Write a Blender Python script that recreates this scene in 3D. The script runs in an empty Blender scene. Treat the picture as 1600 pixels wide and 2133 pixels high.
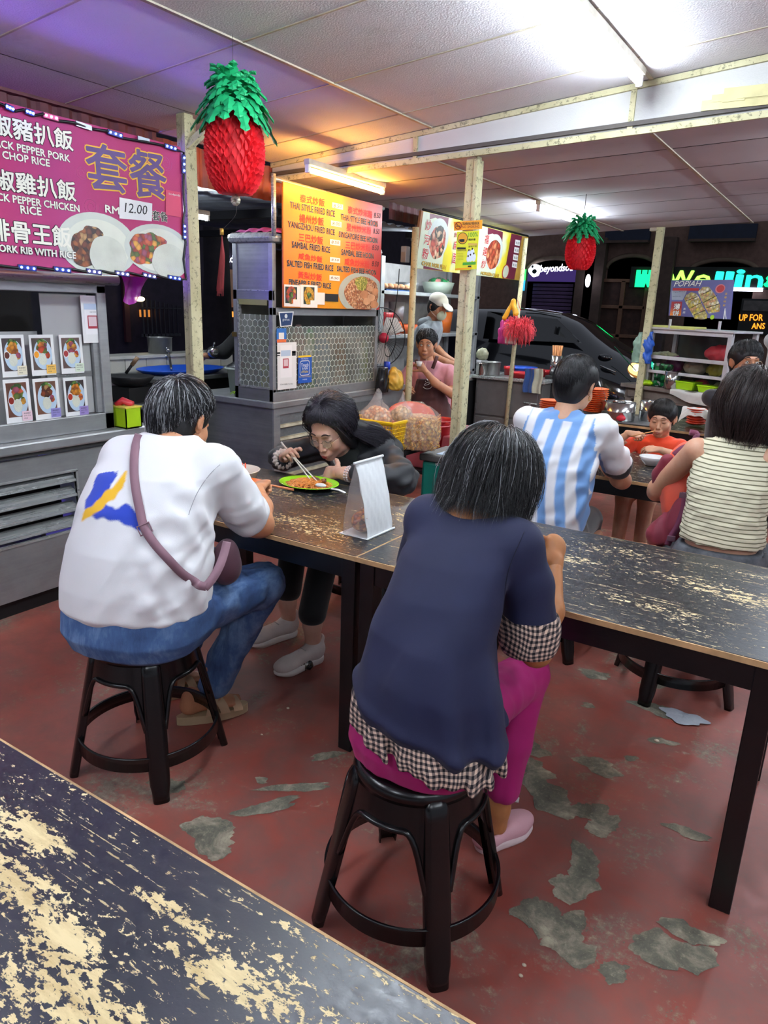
import bpy,bmesh,math,random
import numpy as np
from mathutils import Vector,Matrix,Euler,Quaternion
PI=math.pi
R=math.radians
rng=random.Random(7)
scene=bpy.context.scene
COL=scene.collection

# ---------------------------------------------------------------- camera
CAM_H=1.55;FPX=1500.0
_p,_r,_y=R(16.15),R(2.12),R(-32.2)
_f=Vector((math.sin(_y)*math.cos(_p),math.cos(_y)*math.cos(_p),-math.sin(_p)))
_rt0=Vector((math.cos(_y),-math.sin(_y),0));_up0=_rt0.cross(_f)
_rt=math.cos(_r)*_rt0 + math.sin(_r)*_up0
_up=-math.sin(_r)*_rt0 + math.cos(_r)*_up0
cam_data=bpy.data.cameras.new('camera')
cam_data.sensor_fit='HORIZONTAL';cam_data.sensor_width=36;cam_data.lens=FPX*36/1600
cam_data.clip_start=0.05;cam_data.clip_end=200
cam=bpy.data.objects.new('camera',cam_data);COL.objects.link(cam)
cam.matrix_world=Matrix((( _rt.x,_up.x,-_f.x,0),(_rt.y,_up.y,-_f.y,0),(_rt.z,_up.z,-_f.z,CAM_H),(0,0,0,1)))
scene.camera=cam
EYE=Vector((0,0,CAM_H))

# ---------------------------------------------------------------- view, world
scene.view_settings.view_transform='Standard'
scene.view_settings.look='None'
scene.view_settings.gamma=1
scene.view_settings.use_curve_mapping=False
scene.view_settings.exposure=2.8
scene.cycles.use_denoising=True
scene.cycles.max_bounces=8
scene.cycles.diffuse_bounces=4
scene.cycles.glossy_bounces=4
scene.cycles.transparent_max_bounces=12
scene.cycles.sample_clamp_indirect=4
scene.cycles.caustics_reflective=False
scene.cycles.caustics_refractive=False
world=bpy.data.worlds.new('night_sky');scene.world=world
world.use_nodes=True
wb=world.node_tree.nodes['Background']
wb.inputs[0].default_value=(0.046,0.050,0.060,1);wb.inputs[1].default_value=1.0
TUBE_W=23.0      # strength of the white tubes

# ---------------------------------------------------------------- picture <-> place
def ray(px,py):
    return _rt*((px-800)/FPX) + _up*(-(py-1066.5)/FPX) + _f
def at_x(px,py,X): d=ray(px,py);return EYE + d*(X/d.x)
def at_y(px,py,Y): d=ray(px,py);return EYE + d*(Y/d.y)
def at_z(px,py,Z=0.0): d=ray(px,py);return EYE + d*((Z-CAM_H)/d.z)

# ---------------------------------------------------------------- materials
MATS={}
def srgb(h):
    if isinstance(h,str):
        h=h.lstrip('#');c=[int(h[i:i+2],16)/255 for i in (0,2,4)]
    else: c=[v/255 for v in h]
    return tuple((v/12.92 if v <= .04045 else ((v+.055)/1.055)**2.4) for v in c)+(1,)
class NT:
    def __init__(s,name):
        s.m=bpy.data.materials.new(name);s.m.use_nodes=True
        s.t=s.m.node_tree;s.b=s.t.nodes['Principled BSDF']
        s.tc=None
    def n(s,typ,**kw):
        nd=s.t.nodes.new('ShaderNode'+typ)
        for k,v in kw.items(): setattr(nd,k,v)
        return nd
    def l(s,a,b): s.t.links.new(a,b)
    def coord(s,which='Object',scale=(1,1,1),rot=(0,0,0),loc=(0,0,0)):
        if not s.tc: s.tc=s.t.nodes.new('ShaderNodeTexCoord')
        mp=s.t.nodes.new('ShaderNodeMapping')
        mp.inputs['Scale'].default_value=scale;mp.inputs['Rotation'].default_value=rot;mp.inputs['Location'].default_value=loc
        s.l(s.tc.outputs[which],mp.inputs[0]);return mp.outputs[0]
    def noise(s,vec,scale=5,detail=4,rough=.55,dist=0):
        nd=s.t.nodes.new('ShaderNodeTexNoise')
        nd.inputs['Scale'].default_value=scale;nd.inputs['Detail'].default_value=detail
        nd.inputs['Roughness'].default_value=rough;nd.inputs['Distortion'].default_value=dist
        s.l(vec,nd.inputs['Vector']);return nd.outputs['Fac']
    def ramp(s,fac,stops,interp='LINEAR'):
        nd=s.t.nodes.new('ShaderNodeValToRGB');e=nd.color_ramp.elements;nd.color_ramp.interpolation=interp
        while len(e) < len(stops): e.new(.5)
        for i,(p,c) in enumerate(stops):
            e[i].position=p;e[i].color=c if not isinstance(c,(int,float)) else (c,c,c,1)
        s.l(fac,nd.inputs[0]);return nd.outputs[0]
    def mix(s,fac,a,b,mode='MIX'):
        nd=s.t.nodes.new('ShaderNodeMix');nd.data_type='RGBA';nd.blend_type=mode
        for sock,v in ((nd.inputs[0],fac),(nd.inputs[6],a),(nd.inputs[7],b)):
            if hasattr(v,'links') or hasattr(v,'is_linked'): s.l(v,sock)
            else: sock.default_value=v
        return nd.outputs[2]
    def math(s,op,a,b=0.0):
        nd=s.t.nodes.new('ShaderNodeMath');nd.operation=op
        for sock,v in ((nd.inputs[0],a),(nd.inputs[1],b)):
            if hasattr(v,'is_linked'): s.l(v,sock)
            else: sock.default_value=v
        return nd.outputs[0]
    def bump(s,h,strength=.3,dist=.005):
        nd=s.t.nodes.new('ShaderNodeBump');nd.inputs['Strength'].default_value=strength;nd.inputs['Distance'].default_value=dist
        s.l(h,nd.inputs['Height']);s.l(nd.outputs[0],s.b.inputs['Normal'])
    def col(s,c): s.l(c,s.b.inputs['Base Color'])
    def rough(s,c): s.l(c,s.b.inputs['Roughness'])
    def set(s,base=None,rough=None,metal=None,**kw):
        if base is not None: s.b.inputs['Base Color'].default_value=base
        if rough is not None: s.b.inputs['Roughness'].default_value=rough
        if metal is not None: s.b.inputs['Metallic'].default_value=metal
        for k,v in kw.items(): s.b.inputs[k.replace('_',' ')].default_value=v
        return s
def M(name,base='#808080',rough=.5,metal=0.0,grain=.10,bump=.0,bscale=60,emit=None,estr=0,alpha=1,trans=0,coat=0,sheen=0,sss=0):
    """simple procedural material: colour with a little noise variation"""
    if name in MATS: return MATS[name]
    t=NT(name);c=srgb(base) if not (isinstance(base,tuple) and len(base) == 4) else base
    t.set(c,rough,metal)
    if grain > 0:
        f=t.noise(t.coord(),9,5)
        lo=tuple(v*(1-grain) for v in c[:3])+(1,);hi=tuple(min(1,v*(1+grain)) for v in c[:3])+(1,)
        t.col(t.ramp(f,[(.3,lo),(.7,hi)]))
    if bump > 0: t.bump(t.noise(t.coord(),bscale,3),bump,.003)
    if emit: t.set(Emission_Color=srgb(emit),Emission_Strength=estr)
    if alpha < 1: t.set(Alpha=alpha)
    if trans: t.set(Transmission_Weight=trans,IOR=1.3)
    if coat: t.set(Coat_Weight=coat)
    if sheen: t.set(Sheen_Weight=sheen)
    if sss: t.set(Subsurface_Weight=sss);t.b.inputs['Subsurface Radius'].default_value=(.012,.005,.003)
    MATS[name]=t.m;return t.m
def emis(name,colour,strength):
    if name in MATS: return MATS[name]
    m=bpy.data.materials.new(name);m.use_nodes=True;nt=m.node_tree;nt.nodes.clear()
    e=nt.nodes.new('ShaderNodeEmission');e.inputs[0].default_value=srgb(colour);e.inputs[1].default_value=strength
    o=nt.nodes.new('ShaderNodeOutputMaterial');nt.links.new(e.outputs[0],o.inputs[0]);MATS[name]=m;return m

# ---------------------------------------------------------------- mesh building
def V(*a): return Vector(a)
class MB:
    def __init__(s): s.v=[];s.f=[];s.sm=[]
    def add(s,vs,fs,smooth=False):
        o=len(s.v);s.v += [tuple(p) for p in vs];s.f += [tuple(i+o for i in f) for f in fs];s.sm += [smooth]*len(fs);return s
    def box(s,a,b,bev=0.0):
        """axis box between corners a and b, with chamfered edges if bev"""
        x0,x1=sorted((a[0],b[0]));y0,y1=sorted((a[1],b[1]));z0,z1=sorted((a[2],b[2]))
        if bev <= 0:
            vs=[(x,y,z) for x in (x0,x1) for y in (y0,y1) for z in (z0,z1)]
            return s.add(vs,[(0,1,3,2),(4,6,7,5),(0,4,5,1),(2,3,7,6),(0,2,6,4),(1,5,7,3)])
        b_=min(bev,(x1-x0)/2.01,(y1-y0)/2.01,(z1-z0)/2.01)
        bm=bmesh.new();bmesh.ops.create_cube(bm,size=1)
        for v in bm.verts:
            v.co=Vector((x0+(v.co.x+.5)*(x1-x0),y0+(v.co.y+.5)*(y1-y0),z0+(v.co.z+.5)*(z1-z0)))
        bmesh.ops.bevel(bm,geom=bm.edges[:],offset=b_,segments=2,profile=.5,affect='EDGES')
        return s.bm(bm)
    def obox(s,c,ux,uy,uz,bev=0.0):
        """oriented box: centre c, half-extent vectors"""
        m=MB().box((-1,-1,-1),(1,1,1)) if bev <= 0 else None
        lx,ly,lz=ux.length,uy.length,uz.length
        if m is None: m=MB().box((-lx,-ly,-lz),(lx,ly,lz),bev);ex,ey,ez=ux/lx,uy/ly,uz/lz
        else: ex,ey,ez=ux,uy,uz
        c=Vector(c)
        return s.add([c+ex*p[0]+ey*p[1]+ez*p[2] for p in m.v],m.f)
    def bm(s,bm):
        bm.verts.index_update();s.add([v.co.copy() for v in bm.verts],[[v.index for v in f.verts] for f in bm.faces]);bm.free();return s
    def tube(s,pts,r,n=8,cap=True,closed=False,flat=None,smooth=True):
        """tube along points; r a number or list; flat=(vector, factor) squashes along vector"""
        pts=[Vector(p) for p in pts];N=len(pts)
        rs=r if isinstance(r,(list,tuple)) else [r]*N
        up=None;rings=[]
        for i,p in enumerate(pts):
            a=pts[i-1] if (i > 0 or closed) else p;b=pts[(i+1) % N] if (i < N-1 or closed) else p
            t=(b-a).normalized() if (b-a).length > 1e-9 else Vector((0,0,1))
            if up is None:
                up=Vector((0,0,1)) if abs(t.z) < .9 else Vector((1,0,0))
            u=(up-t*up.dot(t));u=u.normalized() if u.length > 1e-6 else t.orthogonal().normalized()
            w=t.cross(u);up=u
            ring=[]
            for k in range(n):
                an=2*PI*k/n;q=(u*math.cos(an)+w*math.sin(an))*rs[i]
                if flat: q=q-flat[0]*(q.dot(flat[0]))*(1-flat[1])
                ring.append(p+q)
            rings.append(ring)
        vs=[q for r_ in rings for q in r_];fs=[]
        for i in range(N if closed else N-1):
            j=(i+1) % N
            for k in range(n): k2=(k+1) % n;fs.append((i*n+k,i*n+k2,j*n+k2,j*n+k))
        if cap and not closed: fs.append(tuple(range(n))[::-1]);fs.append(tuple((N-1)*n+k for k in range(n)))
        return s.add(vs,fs,smooth)
    def cyl(s,a,b,r,n=16,r2=None,smooth=True):
        return s.tube([a,b],[r,r if r2 is None else r2],n,smooth=smooth)
    def lathe(s,prof,c=(0,0,0),n=24,sx=1,sy=1,ax=None,closed=False,smooth=True):
        """prof: [(r,z)...] spun about z at c; ax = (X,Y,Z) unit axes"""
        c=Vector(c);X,Y,Z=ax if ax else (V(1,0,0),V(0,1,0),V(0,0,1));vs=[]
        for r,z in prof:
            for k in range(n):
                a=2*PI*k/n;vs.append(c+X*(r*math.cos(a)*sx)+Y*(r*math.sin(a)*sy)+Z*z)
        fs=[];m=len(prof)
        for i in range(m if closed else m-1):
            j=(i+1) % m
            for k in range(n): k2=(k+1) % n;fs.append((i*n+k,i*n+k2,j*n+k2,j*n+k))
        if not closed:
            if prof[0][0] > 1e-5: fs.append(tuple(range(n))[::-1])
            if prof[-1][0] > 1e-5: fs.append(tuple((m-1)*n+k for k in range(n)))
        return s.add(vs,fs,smooth)
    def ball(s,c,r,n=12,m=8,rot=None):
        rx,ry,rz=r if isinstance(r,(list,tuple)) else (r,r,r);c=Vector(c)
        vs=[];fs=[]
        for i in range(m+1):
            th=PI*i/m
            for k in range(n):
                a=2*PI*k/n;q=Vector((rx*math.sin(th)*math.cos(a),ry*math.sin(th)*math.sin(a),rz*math.cos(th)))
                if rot: q=rot @ q
                vs.append(c+q)
        for i in range(m):
            for k in range(n): k2=(k+1) % n;fs.append((i*n+k,(i+1)*n+k,(i+1)*n+k2,i*n+k2))
        return s.add(vs,fs,True)
    def prism(s,poly,d,smooth=False):
        """closed polygon (3-D points in one plane) pushed by vector d"""
        poly=[Vector(p) for p in poly];n=len(poly);d=Vector(d)
        vs=poly+[p+d for p in poly]
        fs=[tuple(range(n))[::-1],tuple(range(n,2*n))]+[(i,(i+1) % n,(i+1) % n+n,i+n) for i in range(n)]
        return s.add(vs,fs,smooth)
    def grid(s,fn,nu,nv,closed_u=False,smooth=True,flip=False):
        vs=[fn(i/(nu if closed_u else nu-1),j/(nv-1)) for i in range(nu) for j in range(nv)];fs=[]
        for i in range(nu if closed_u else nu-1):
            i2=(i+1) % nu
            for j in range(nv-1):
                f=(i*nv+j,i2*nv+j,i2*nv+j+1,i*nv+j+1);fs.append(f[::-1] if flip else f)
        return s.add(vs,fs,smooth)
    def data(s,name):
        me=bpy.data.meshes.new(name);me.from_pydata(s.v,[],s.f)
        if any(s.sm): me.polygons.foreach_set('use_smooth',s.sm)
        me.update();return me
    def build(s,name,mat,parent=None,weld=False):
        me=s.data(name)
        return put(name,me,mat,parent)
def wmat(o):
    return (wmat(o.parent) @ o.matrix_parent_inverse if o.parent else Matrix()) @ o.matrix_basis
def put(name,me,mat=None,parent=None):
    o=bpy.data.objects.new(name,me);COL.objects.link(o)
    if mat is not None and not me.materials: me.materials.append(mat)
    if parent is not None:
        o.parent=parent;o.matrix_parent_inverse=wmat(parent).inverted()
    return o
def tag(o,label,cat,group=None,kind=None):
    o['label']=label;o['category']=cat
    if group: o['group']=group
    if kind: o['kind']=kind
    return o
def thing(name,label,cat,loc=(0,0,0),group=None,rz=0.0):
    o=bpy.data.objects.new(name,None);COL.objects.link(o);o.empty_display_size=.05
    o.location=loc;o.rotation_euler=(0,0,rz)
    o.matrix_basis=Matrix.Translation(Vector(loc)) @ Matrix.Rotation(rz,4,'Z')
    return tag(o,label,cat,group)
def loc_part(name,me,mat,parent):
    """part whose mesh is in the parent's own frame"""
    o=bpy.data.objects.new(name,me);COL.objects.link(o)
    if mat is not None and not me.materials: me.materials.append(mat)
    o.parent=parent;return o
def struct(o): o['kind']='structure';return o
def copy_tree(o,parent=None):
    c=o.copy();COL.objects.link(c)
    if parent is not None: c.parent=parent
    for ch in list(o.children): copy_tree(ch,c)
    return c
def again(src,loc,label,rz=0.0,group=None,scale=1.0):
    c=copy_tree(src);c.location=loc;c.rotation_euler=(0,0,rz);c.scale=(scale,)*3;c['label']=label
    if group: c['group']=group
    return c
def at(mb,M4): mb.v=[tuple(M4 @ Vector(p)) for p in mb.v];return mb

# ---------------------------------------------------------------- lettering
TEXTS=[]
def txt(body,P,xd,up,w,h,mat,parent,off=0.0,name='lettering',lift=.0012,shear=0,depth=.0004,space=1.0):
    """text whose lower-left is P, running along xd, fitted to width w and height h"""
    cu=bpy.data.curves.new(name,'FONT');cu.body=body;cu.size=1;cu.shear=shear
    cu.resolution_u=2;cu.extrude=0;cu.space_character=space
    o=bpy.data.objects.new(name,cu);COL.objects.link(o);cu.materials.append(mat)
    xd=Vector(xd).normalized();up=Vector(up);up=(up-xd*up.dot(xd)).normalized();nz=xd.cross(up)
    o.parent=parent
    if parent is not None: o.matrix_parent_inverse=wmat(parent).inverted()
    TEXTS.append((o,Vector(P)+nz*lift,xd,up,nz,w,h,off));return o
def fit_texts():
    """turn the lettering into flat meshes of the wanted size"""
    bpy.context.view_layer.update();dg=bpy.context.evaluated_depsgraph_get();done={}
    for o,P,xd,up,nz,w,h,off in TEXTS:
        me=bpy.data.meshes.new_from_object(o.evaluated_get(dg));cu=o.data
        n=len(me.vertices)
        if not n: continue
        co=np.empty(n*3,np.float32);me.vertices.foreach_get('co',co);co=co.reshape(-1,3).astype(float)
        x0,y0=co[:,0].min(),co[:,1].min();sx=w/max(1e-6,np.ptp(co[:,0])) if w else None;sy=h/max(1e-6,np.ptp(co[:,1])) if h else None
        sx=sx or sy;sy=sy or sx;X=np.array(xd);U=np.array(up)
        co=np.array(P)+np.outer((co[:,0]-x0)*sx,X)+np.outer((co[:,1]-y0)*sy,U)
        f=off*.9*(h or w*.3)
        if f > 0:          # heavier strokes: the glyph repeated a hair's breadth around itself
            k=8;N_=np.array(nz)*5e-5;sh=np.array([X*math.cos(2*PI*i/k)*f+U*math.sin(2*PI*i/k)*f+N_*i for i in range(k)]+[N_*k]);co=(co[None]+sh[:,None]).reshape(-1,3);fa=[tuple(p.vertices) for p in me.polygons];mt=cu.materials[0]
            me=bpy.data.meshes.new(o.name);me.from_pydata(co.tolist(),[],[tuple(v+n*i for v in q_) for i in range(k+1) for q_ in fa]);me.materials.append(mt)
        else: me.vertices.foreach_set('co',co.ravel())
        me.update()
        if not me.materials: me.materials.append(cu.materials[0])
        nm=o.name;par=o.parent;inv=o.matrix_parent_inverse.copy();bpy.data.objects.remove(o)
        q=bpy.data.objects.new(nm,me);COL.objects.link(q);q.parent=par;q.matrix_parent_inverse=inv
def txt2(body,P,xd,up,w,h,mat,mat2,parent,off=.0,off2=.03,lift=.0012,**kw):
    """lettering with an outline"""
    txt(body,P,xd,up,w,h,mat2,parent,off=off2+off,lift=lift,name='lettering_outline',**kw)
    return txt(body,P,xd,up,w,h,mat,parent,off=off,lift=lift+.0012,**kw)
# ================================================================ materials of the place
def steel(name,base='#8d9090',rough=.34,dirt=.35,scale=1.0,axis='x'):
    t=NT(name);t.set(srgb(base),rough,.5)
    st={'x': (2,60,60),'y': (60,2,60),'z': (60,60,2)}[axis]
    v1=t.coord('Object',tuple(k*scale for k in st))
    streak=t.noise(v1,1.0,3);blot=t.noise(t.coord('Object',(1.6,1.6,2.6)),2.2,6,.65)
    c=t.mix(t.ramp(blot,[(.35,0.0),(.75,dirt)]),srgb(base),srgb('#4a473f'))
    c=t.mix(t.ramp(streak,[(.4,0.0),(.8,.25)]),c,srgb('#b9bcba'))
    t.col(c);t.rough(t.ramp(t.mix(.5,streak,blot),[(.3,rough*.75),(.75,min(1,rough*1.5))]))
    t.bump(streak,.06,.002);MATS[name]=t.m;return t.m
STEEL_Y=steel('stainless_steel_worn','#a3a6a8',.34,.4,1,'y')
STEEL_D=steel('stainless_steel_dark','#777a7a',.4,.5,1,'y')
STEEL_B=steel('stainless_steel_bright','#b9bdbc',.26,.2,1,'y')
STEEL_X=steel('stainless_steel_cross','#8b8e90',.36,.45,1,'x')

def table_top(name,seed,amount=.5,base='#0f1116',wear='#e3cf9d',rough=.36,big=1.6,thr=.56,blobs=()):
    t=NT(name);t.set(srgb(base),rough);t.b.inputs['Specular IOR Level'].default_value=.8
    L=(seed*3.1,seed*1.7,0)
    big_=t.noise(t.coord('Object',(big,big*1.9,1),loc=L),1.0,3,.5)
    fine=t.noise(t.coord('Object',(7,30,1),loc=L),1.0,6,.72,.3)
    fine2=t.noise(t.coord('Object',(38,70,1),loc=L),1.0,4,.7,.6)
    scr=t.noise(t.coord('Object',(3,210,1),loc=L,rot=(0,0,.05)),1.0,2,.5)
    m=big_
    for (bx,by,rx,ry,k) in blobs:      # places where elbows and plates have rubbed the lacquer off
        d=t.n('VectorMath',operation='DISTANCE');mp=t.coord('Object',(1/rx,1/ry,0),loc=(-bx/rx,-by/ry,0));t.l(mp,d.inputs[0])
        g=t.math('MULTIPLY',t.math('MAXIMUM',t.math('SUBTRACT',1.0,d.outputs['Value']),0.0),k)
        m=t.math('ADD',m,g)
    spk=t.noise(t.coord('Object',(70,120,1),loc=L),1.0,3,.65,.4)
    s_=t.math('ADD',t.math('MULTIPLY',m,.36),t.math('ADD',t.math('MULTIPLY',fine,.36),t.math('MULTIPLY',fine2,.42)))
    s_=t.math('ADD',s_,t.math('MULTIPLY',t.math('SUBTRACT',spk,.5),.55))
    w1=t.ramp(s_,[(thr,0.0),(thr+.025,1.0)])
    w2=t.ramp(t.math('MULTIPLY',scr,fine2),[(.345,0.0),(.375,.7)])
    wr=t.math('MAXIMUM',w1,w2)
    dust=t.ramp(big_,[(.35,srgb(base)),(.7,srgb('#1c222b'))])
    wood=t.ramp(fine,[(.3,srgb('#b89d68')),(.6,srgb(wear))])
    t.col(t.mix(wr,dust,wood));t.rough(t.mix(wr,t.ramp(fine2,[(.3,rough*.8),(.7,rough*1.35)]),(.7,.7,.7,1)))
    t.bump(t.math('SUBTRACT',t.math('MULTIPLY',t.noise(t.coord('Object',(1,1,1)),160,2),.5),t.math('MULTIPLY',wr,.4)),.35,.0012)
    MATS[name]=t.m;return t.m

def floor_mat():
    t=NT('red_painted_concrete');t.set(srgb('#7a2f28'),.5)
    v=t.coord('Object');a=t.noise(v,1.3,5,.6);b=t.noise(v,6,7,.7,.3);c=t.noise(v,42,6,.75);e=t.noise(v,2.6,8,.68,.5)
    red=t.ramp(a,[(.3,srgb('#74342c')),(.5,srgb('#8f463b')),(.72,srgb('#9d5648'))])
    red=t.mix(t.ramp(b,[(.40,0.0),(.7,.75)]),red,srgb('#6d544d'))
    gr=t.ramp(c,[(.3,srgb('#4e4a42')),(.55,srgb('#7f7a6b')),(.75,srgb('#aaa387'))])
    worn=t.ramp(t.math('ADD',t.math('MULTIPLY',e,.7),t.math('MULTIPLY',c,.3)),[(.54,0.0),(.62,.8)])
    speck=t.ramp(t.math('MULTIPLY',t.noise(v,120,2),t.ramp(e,[(.4,.6),(.65,1.25)])),[(.66,0.0),(.70,.8)])
    k=t.math('MAXIMUM',worn,speck)
    t.col(t.mix(k,red,gr));t.rough(t.mix(k,t.ramp(b,[(.3,.34),(.7,.6)]),(.85,.85,.85,1)))
    t.bump(t.math('SUBTRACT',t.math('MULTIPLY',c,.6),t.math('MULTIPLY',k,.8)),.3,.002)
    MATS['floor']=t.m;return t.m
def patch_mat():
    t=NT('bare_grey_concrete');t.set(srgb('#6a665a'),.9);v=t.coord('Object')
    a=t.noise(v,9,8,.7,.4);c=t.noise(v,90,4,.8)
    col=t.ramp(a,[(.3,srgb('#4a4940')),(.47,srgb('#6a6658')),(.58,srgb('#8f8674')),(.68,srgb('#b3a98f'))])
    t.col(t.mix(t.ramp(c,[(.55,0.0),(.75,.5)]),col,srgb('#b5ab93')));t.bump(t.math('ADD',a,t.math('MULTIPLY',c,.3)),.8,.006)
    MATS['patch']=t.m;return t.m
def tile_mat(name,base,hi,pits=.5):
    t=NT(name);t.set(srgb(base),.85);v=t.coord('Object');a=t.noise(v,1.1,4,.6);p=t.noise(v,130,2,.5)
    c=t.ramp(a,[(.3,srgb(base)),(.7,srgb(hi))]);st=t.noise(v,2.6,7,.72)
    c=t.mix(t.ramp(st,[(.6,0.0),(.8,.35)]),c,srgb('#7d776c'))
    t.col(c);t.bump(p,pits,.004);MATS[name]=t.m;return t.m
def post_mat():
    t=NT('flaking_cream_paint');t.set(srgb('#c9c49b'),.75);v=t.coord('Object');a=t.noise(v,34,6,.8,.2);b=t.noise(v,5,4)
    c=t.ramp(b,[(.3,srgb('#b3ad86')),(.7,srgb('#d0cba6'))])
    c=t.mix(t.ramp(a,[(.55,0.0),(.60,.8)]),c,srgb('#6a6652'));t.col(c);t.bump(a,.6,.003);MATS['post']=t.m;return t.m
FLOOR=floor_mat();PATCH=patch_mat();POST=post_mat()
TILE_N=tile_mat('white_pitted_ceiling_tile','#d2d0d6','#e0dfe4',.7)
TILE_F=tile_mat('grey_ceiling_tile','#c6c3cb','#d3d0d6',.15)
FASCIA=tile_mat('white_fascia_board','#c2c2c0','#cfcfcd',.4)
TBAR=M('dirty_ceiling_bar','#b4ab98',.6,0,.2,.4,90)
TBAR_D=M('dark_ceiling_joint','#55504d',.8)
BLACK=M('black_lacquer','#0b0c0f',.32,0,.3,.15,120)
BLACK_P=M('black_stool_plastic','#0c0a0b',.24,0,.15,.05,200)
WOODEDGE=M('raw_wood_edge','#b9966a',.7,0,.4)
RED_IRON=M('red_corrugated_iron','#7a3129',.6,0,.35,.3,12)
PURPLE_IRON=M('dark_red_corrugated_iron','#5a2b33',.6,0,.45,.4,20)
PAPER=M('white_paper','#e9eae8',.6,0,.03)
WHITE_P=M('white_plastic','#e6e6e2',.4)
TUBE_ON=emis('white_tube_glow','#e9f5ff',TUBE_W)
TUBE_WARM=emis('yellow_tube_glow','#ffb24a',TUBE_W*.7)
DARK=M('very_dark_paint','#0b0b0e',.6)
BLK_TXT=M('black_ink','#101013',.6,0,0)
WHT_TXT=M('white_ink','#f2f2ee',.5,0,0)
# ================================================================ flat boards and what is printed on them
class Board:
    """a flat board at P0 with right-hand axis u and up axis v"""
    def __init__(s,P0,u,v,root):
        s.P=Vector(P0);s.u=Vector(u).normalized();v=Vector(v);s.v=(v-s.u*v.dot(s.u)).normalized();s.n=s.u.cross(s.v)
        s.root=root;s.o=(0,0,1.0);s.clip=None;s.parent=root
    def crop(s,ox,oy,k): s.o=(ox,oy,k);return s
    def hit(s,x,y):
        px=s.o[0]+x/s.o[2];py=s.o[1]+y/s.o[2];d=ray(px,py);return EYE+d*((s.P-EYE).dot(s.n)/d.dot(s.n))
    def uv(s,x,y): q=s.hit(x,y)-s.P;return q.dot(s.u),q.dot(s.v)
    def pt(s,a,b,lift=0): return s.P+s.u*a+s.v*b+s.n*lift
    def quad_uv(s,a0,b0,a1,b1,mat,name,lift=.001,th=.0006,parent=None,clip=True):
        if s.clip and clip: a0,a1=max(a0,s.clip[0]),min(a1,s.clip[2]);b0,b1=max(b0,s.clip[1]),min(b1,s.clip[3])
        return MB().prism([s.pt(a0,b0,lift),s.pt(a1,b0,lift),s.pt(a1,b1,lift),s.pt(a0,b1,lift)],s.n*th).build(name,mat,parent or s.parent)
    def rect(s,x0,y0,x1,y1,mat,name,lift=.001,th=.0006,parent=None,clip=True):
        """rectangle from its picture corners top-left, bottom-right"""
        a0,b1=s.uv(x0,y0);a1,b0=s.uv(x1,y1);return s.quad_uv(a0,b0,a1,b1,mat,name,lift,th,parent,clip)
    def poly_uv(s,pts,mat,name,lift=.001,th=.0005,parent=None):
        if s.clip: pts=[(min(max(a,s.clip[0]),s.clip[2]),min(max(b,s.clip[1]),s.clip[3])) for a,b in pts]
        return MB().prism([s.pt(a,b,lift) for a,b in pts],s.n*th).build(name,mat,parent or s.parent)
    def poly(s,pts,mat,name,lift=.001,th=.0005,parent=None): return s.poly_uv([s.uv(*p) for p in pts],mat,name,lift,th,parent)
    def disc(s,cx,cy,rx,ry,mat,name,lift=.001,th=.0005,n=36,wob=0,seed=0,parent=None):
        a,b=s.uv(cx,cy);a2,_=s.uv(cx+rx,cy);a3,_=s.uv(cx-rx,cy);_,b2=s.uv(cx,cy-ry);_,b3=s.uv(cx,cy+ry)
        ra,rb=abs(a2-a3)/2,abs(b2-b3)/2;r_=random.Random(seed);ph=[r_.random()*6 for _ in range(4)]
        w=lambda t: 1+wob*(math.sin(3*t+ph[0])+.6*math.sin(5*t+ph[1])+.4*math.sin(8*t+ph[2]))
        return s.poly_uv([(a+ra*w(2*PI*k/n)*math.cos(2*PI*k/n),b+rb*w(2*PI*k/n)*math.sin(2*PI*k/n)) for k in range(n)],mat,name,lift,th,parent)
    def text(s,body,x0,y0,x1,y1,ytop,mat,out=None,off=0,off2=.03,lift=.0015,**kw):
        P=s.hit(x0,y0);Q=s.hit(x1,y1);T_=s.hit(x0,ytop);h=(T_-P).dot(s.v);xd=s.u
        Pa=s.pt(*s.uv(x0,y0));w=(Q-P).length;xd=(Q-P).normalized() if abs((Q-P).normalized().dot(s.u)) > .9 else s.u
        par=kw.pop('parent',None) or s.parent
        if out: return txt2(body,Pa,xd,s.v,w,h,mat,out,par,off=off,off2=off2,lift=lift,**kw)
        return txt(body,Pa,xd,s.v,w,h,mat,par,off=off,lift=lift,**kw)
def gradient(name,axis,stops,lo,hi,rough=.45,bumpy=None):
    t=NT(name);t.set(rough=rough);sep=t.n('SeparateXYZ');t.l(t.coord('Object'),sep.inputs[0])
    mr=t.n('MapRange');mr.inputs['From Min'].default_value=lo;mr.inputs['From Max'].default_value=hi;t.l(sep.outputs['XYZ'.index(axis)],mr.inputs[0])
    nz=t.math('ADD',mr.outputs[0],t.math('MULTIPLY',t.math('SUBTRACT',t.noise(t.coord('Object'),3,3),.5),.12))
    t.col(t.ramp(nz,[(p,srgb(c)) for p,c in stops]))
    if bumpy:
        wv=t.n('TexWave',wave_type='BANDS',bands_direction=bumpy[0]);wv.inputs['Scale'].default_value=bumpy[1];t.l(t.coord('Object'),wv.inputs['Vector']);t.bump(wv.outputs['Fac'],bumpy[2],.002)
    return t.m
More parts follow.
